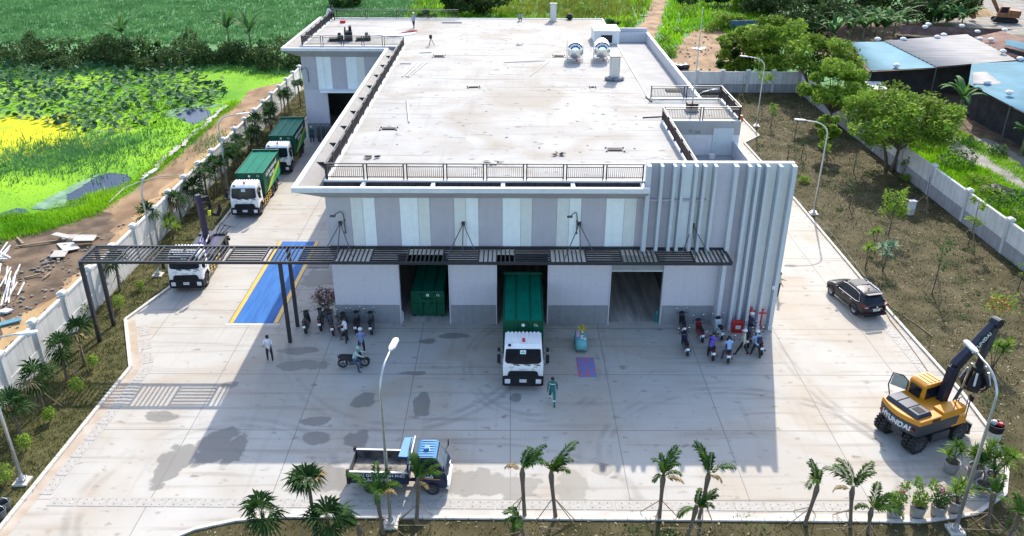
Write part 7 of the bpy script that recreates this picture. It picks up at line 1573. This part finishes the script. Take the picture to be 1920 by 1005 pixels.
for k in range(16):
    x0, y0 = rng.uniform(-5,36), rng.uniform(515,560); a = G(max(-4,x0-14+k % 5*3), y0+25, -.05); b = G(x0+rng.uniform(-4,22), y0-28, .1+.04*k); c = (a+b)/2; d = (b-a).normalized()*rng.uniform(.8,1.35)
    tag(MB().bar(-d, d, .07, .05).build('white_batten', mCream, loc=c+Vector((0,0,.02*k))), 'white batten in the loose heap at the left edge below the dirt bank', 'batten', 'heap of white battens')
for k in range(7):
    a = G(rng.uniform(-6,0), 462+rng.uniform(0,30), 0); b = G(rng.uniform(14,26), 452+rng.uniform(0,38), .1); c = (a+b)/2
    tag(MB().bar(a-c, b-c, .09, .05).build('white_batten', mWhite, loc=c+Vector((0,0,.03*k))), 'white batten in the small heap on the grass at the left edge', 'batten', 'small heap of white battens')
mStone = mat('grey_stone', (.17,.155,.135), .9, var=.3, scale=3)
def stones(poly, n, s0, s1, label, m):
    xy = scatter(poly, n); mb = MB(); g = random.Random(n)
    for x, y in xy:
        s = g.uniform(s0, s1); mb.m = Matrix.Translation((x, y, -.18)) @ Matrix.Rotation(g.uniform(0,6), 4, 'Z'); mb.ell((0,0,s*.3), s, s*.7, s*.5, 6, 4)
    o = mb.build('rubble', m); tag(o, label, 'rubble', kind='stuff')
stones(GP([(55,500),(95,470),(125,455),(115,490),(70,520)]), 60, .06, .22, 'stones and broken concrete below the scrap heap', mStone)
stones(GP([(0,560),(30,500),(60,515),(40,570),(0,600)]), 45, .05, .18, 'stones around the batten heap', mStone)
stones(GP([(0,620),(60,545),(150,450),(260,380),(340,330),(430,230),(500,170),(540,165),(440,250),(330,345),(200,460),(60,610)]), 170, .03, .16, 'pebbles on the dirt strip', mGravel)
stones(GP([(1240,140),(1290,70),(1330,55),(1400,80),(1400,125),(1310,135)]), 70, .06, .25, 'rubble on the earth clearing behind the depot', mStone)
stones(GP([(0,660),(120,545),(150,530),(40,660),(0,700)]), 40, .05, .2, 'stones beside the left wall', mMud)
# pale torn sheeting along the pond edge
m = MB(); P_ = [(268,336),(290,318),(315,293),(345,268),(368,248),(392,226),(414,205),(424,198)]
for a, b in zip(P_[:-1], P_[1:]):
    p, q = G(*a, -.1), G(*b, -.1); n = 4
    for i in range(n):
        c = p+(q-p)*(i+.5)/n; m.m = Matrix.Translation(c+Vector((rng.uniform(-.25,.25), 0, 0))) @ Matrix.Rotation(math.atan2((q-p).y,(q-p).x)+rng.uniform(-.3,.3), 4, 'Z') @ Matrix.Rotation(rng.uniform(-.3,.3), 4, 'X'); l = (q-p).length/n*.62; m.prism([(-l,-.2),(0,-.28),(l,-.12),(l*.9,.2),(0,.16),(-l*.9,.25)], 'z', 0, .06)
tag(m.build('plastic_sheeting', mCover), 'torn pale plastic sheeting along the pond edge', 'sheeting')
m = MB(); m.tube([Vector((*G(x, y, 0)[:2], -.05)) for x, y in ((205,378),(232,352),(262,340),(300,330),(335,328),(345,334))], .05, 5); tag(m.build('water_pipe', mCover), 'thin pale pipe winding across the dirt strip', 'pipe')
m = MB(); m.prism([(-.4,-.2),(.3,-.3),(.5,.1),(-.1,.3)], 'z', 0, .12); tag(m.build('cement_bag', mWhite, loc=G(10,584,-.1)), 'white torn bag on the dirt track at the left edge', 'bag')
# junk piles on the clearing
for k, (px, py, lab, mm) in enumerate(((1310,92,'white crumpled sheeting on the clearing behind the depot',mWhite),(1255,52,'scattered pale litter by the dirt path',mCover),(1200,30,'pale puddle-like sheet on the dirt path',mCover),(1395,133,'black sacks heaped behind the far garden wall',mBlackPl),(1275,128,'dark scrap heap against the outside of the depot wall',mCharcoal))):
    m = MB(); g = random.Random(k)
    for i in range(8):
        m.m = Matrix.Translation((g.uniform(-1.1,1.1), g.uniform(-.7,.7), .05)) @ Matrix.Rotation(g.uniform(0,6),4,'Z') @ Matrix.Rotation(g.uniform(-.3,.3),4,'X')
        if k in (3,4): m.ell((0,0,.3),.55,.45,.4,7,5)
        else: m.prism([(-.6,-.2),(.4,-.4),(.7,.2),(-.3,.35)],'z',0,.05)
    tag(m.build('junk_heap', mm, loc=G(px, py, -.22)), lab, 'junk')
# seedy shrubs scattered through the meadow
g = np.random.default_rng(77)
for k, (px, py, r) in enumerate(((1185,80,.9),(1255,105,1.2),(1245,80,1.0),(1330,60,1.0),(1290,30,1.6),(1270,65,.8),(1180,50,1.0),(1040,20,1.3),(970,30,1.2),(1095,25,1.4),(1410,70,1.2),(1440,65,1.2))):
    t = thing('bush', f'green bush in the meadow behind the depot, {ORD[k]} listed from the roof corner outwards' if False else ['round bush by the near end of the dirt path','bush on the edge of the earth clearing','bush between path and clearing','low bush at the far edge of the clearing','wide bush right of the dirt path','small bush beside the dirt path','bush behind the roof corner','bush far behind the duct at the roof edge','bush behind the crouching person','bush between duct and dirt path','bush left of the tall yellow-green tree','bush behind the tall yellow-green tree'][k], 'bush', G(px, py, -.3), 0, 'bushes in the meadow')
    bush_leaves(t, (0,0,r*.6), (r*1.2,r*1.2,r*.9), int(330*r), .17, mLeafA if k % 3 else mLeafC, seed=200+k, hollow=.4); stems(t, [(.2,0,r),(-.2,.1,r*.8)], .03, z0=0)
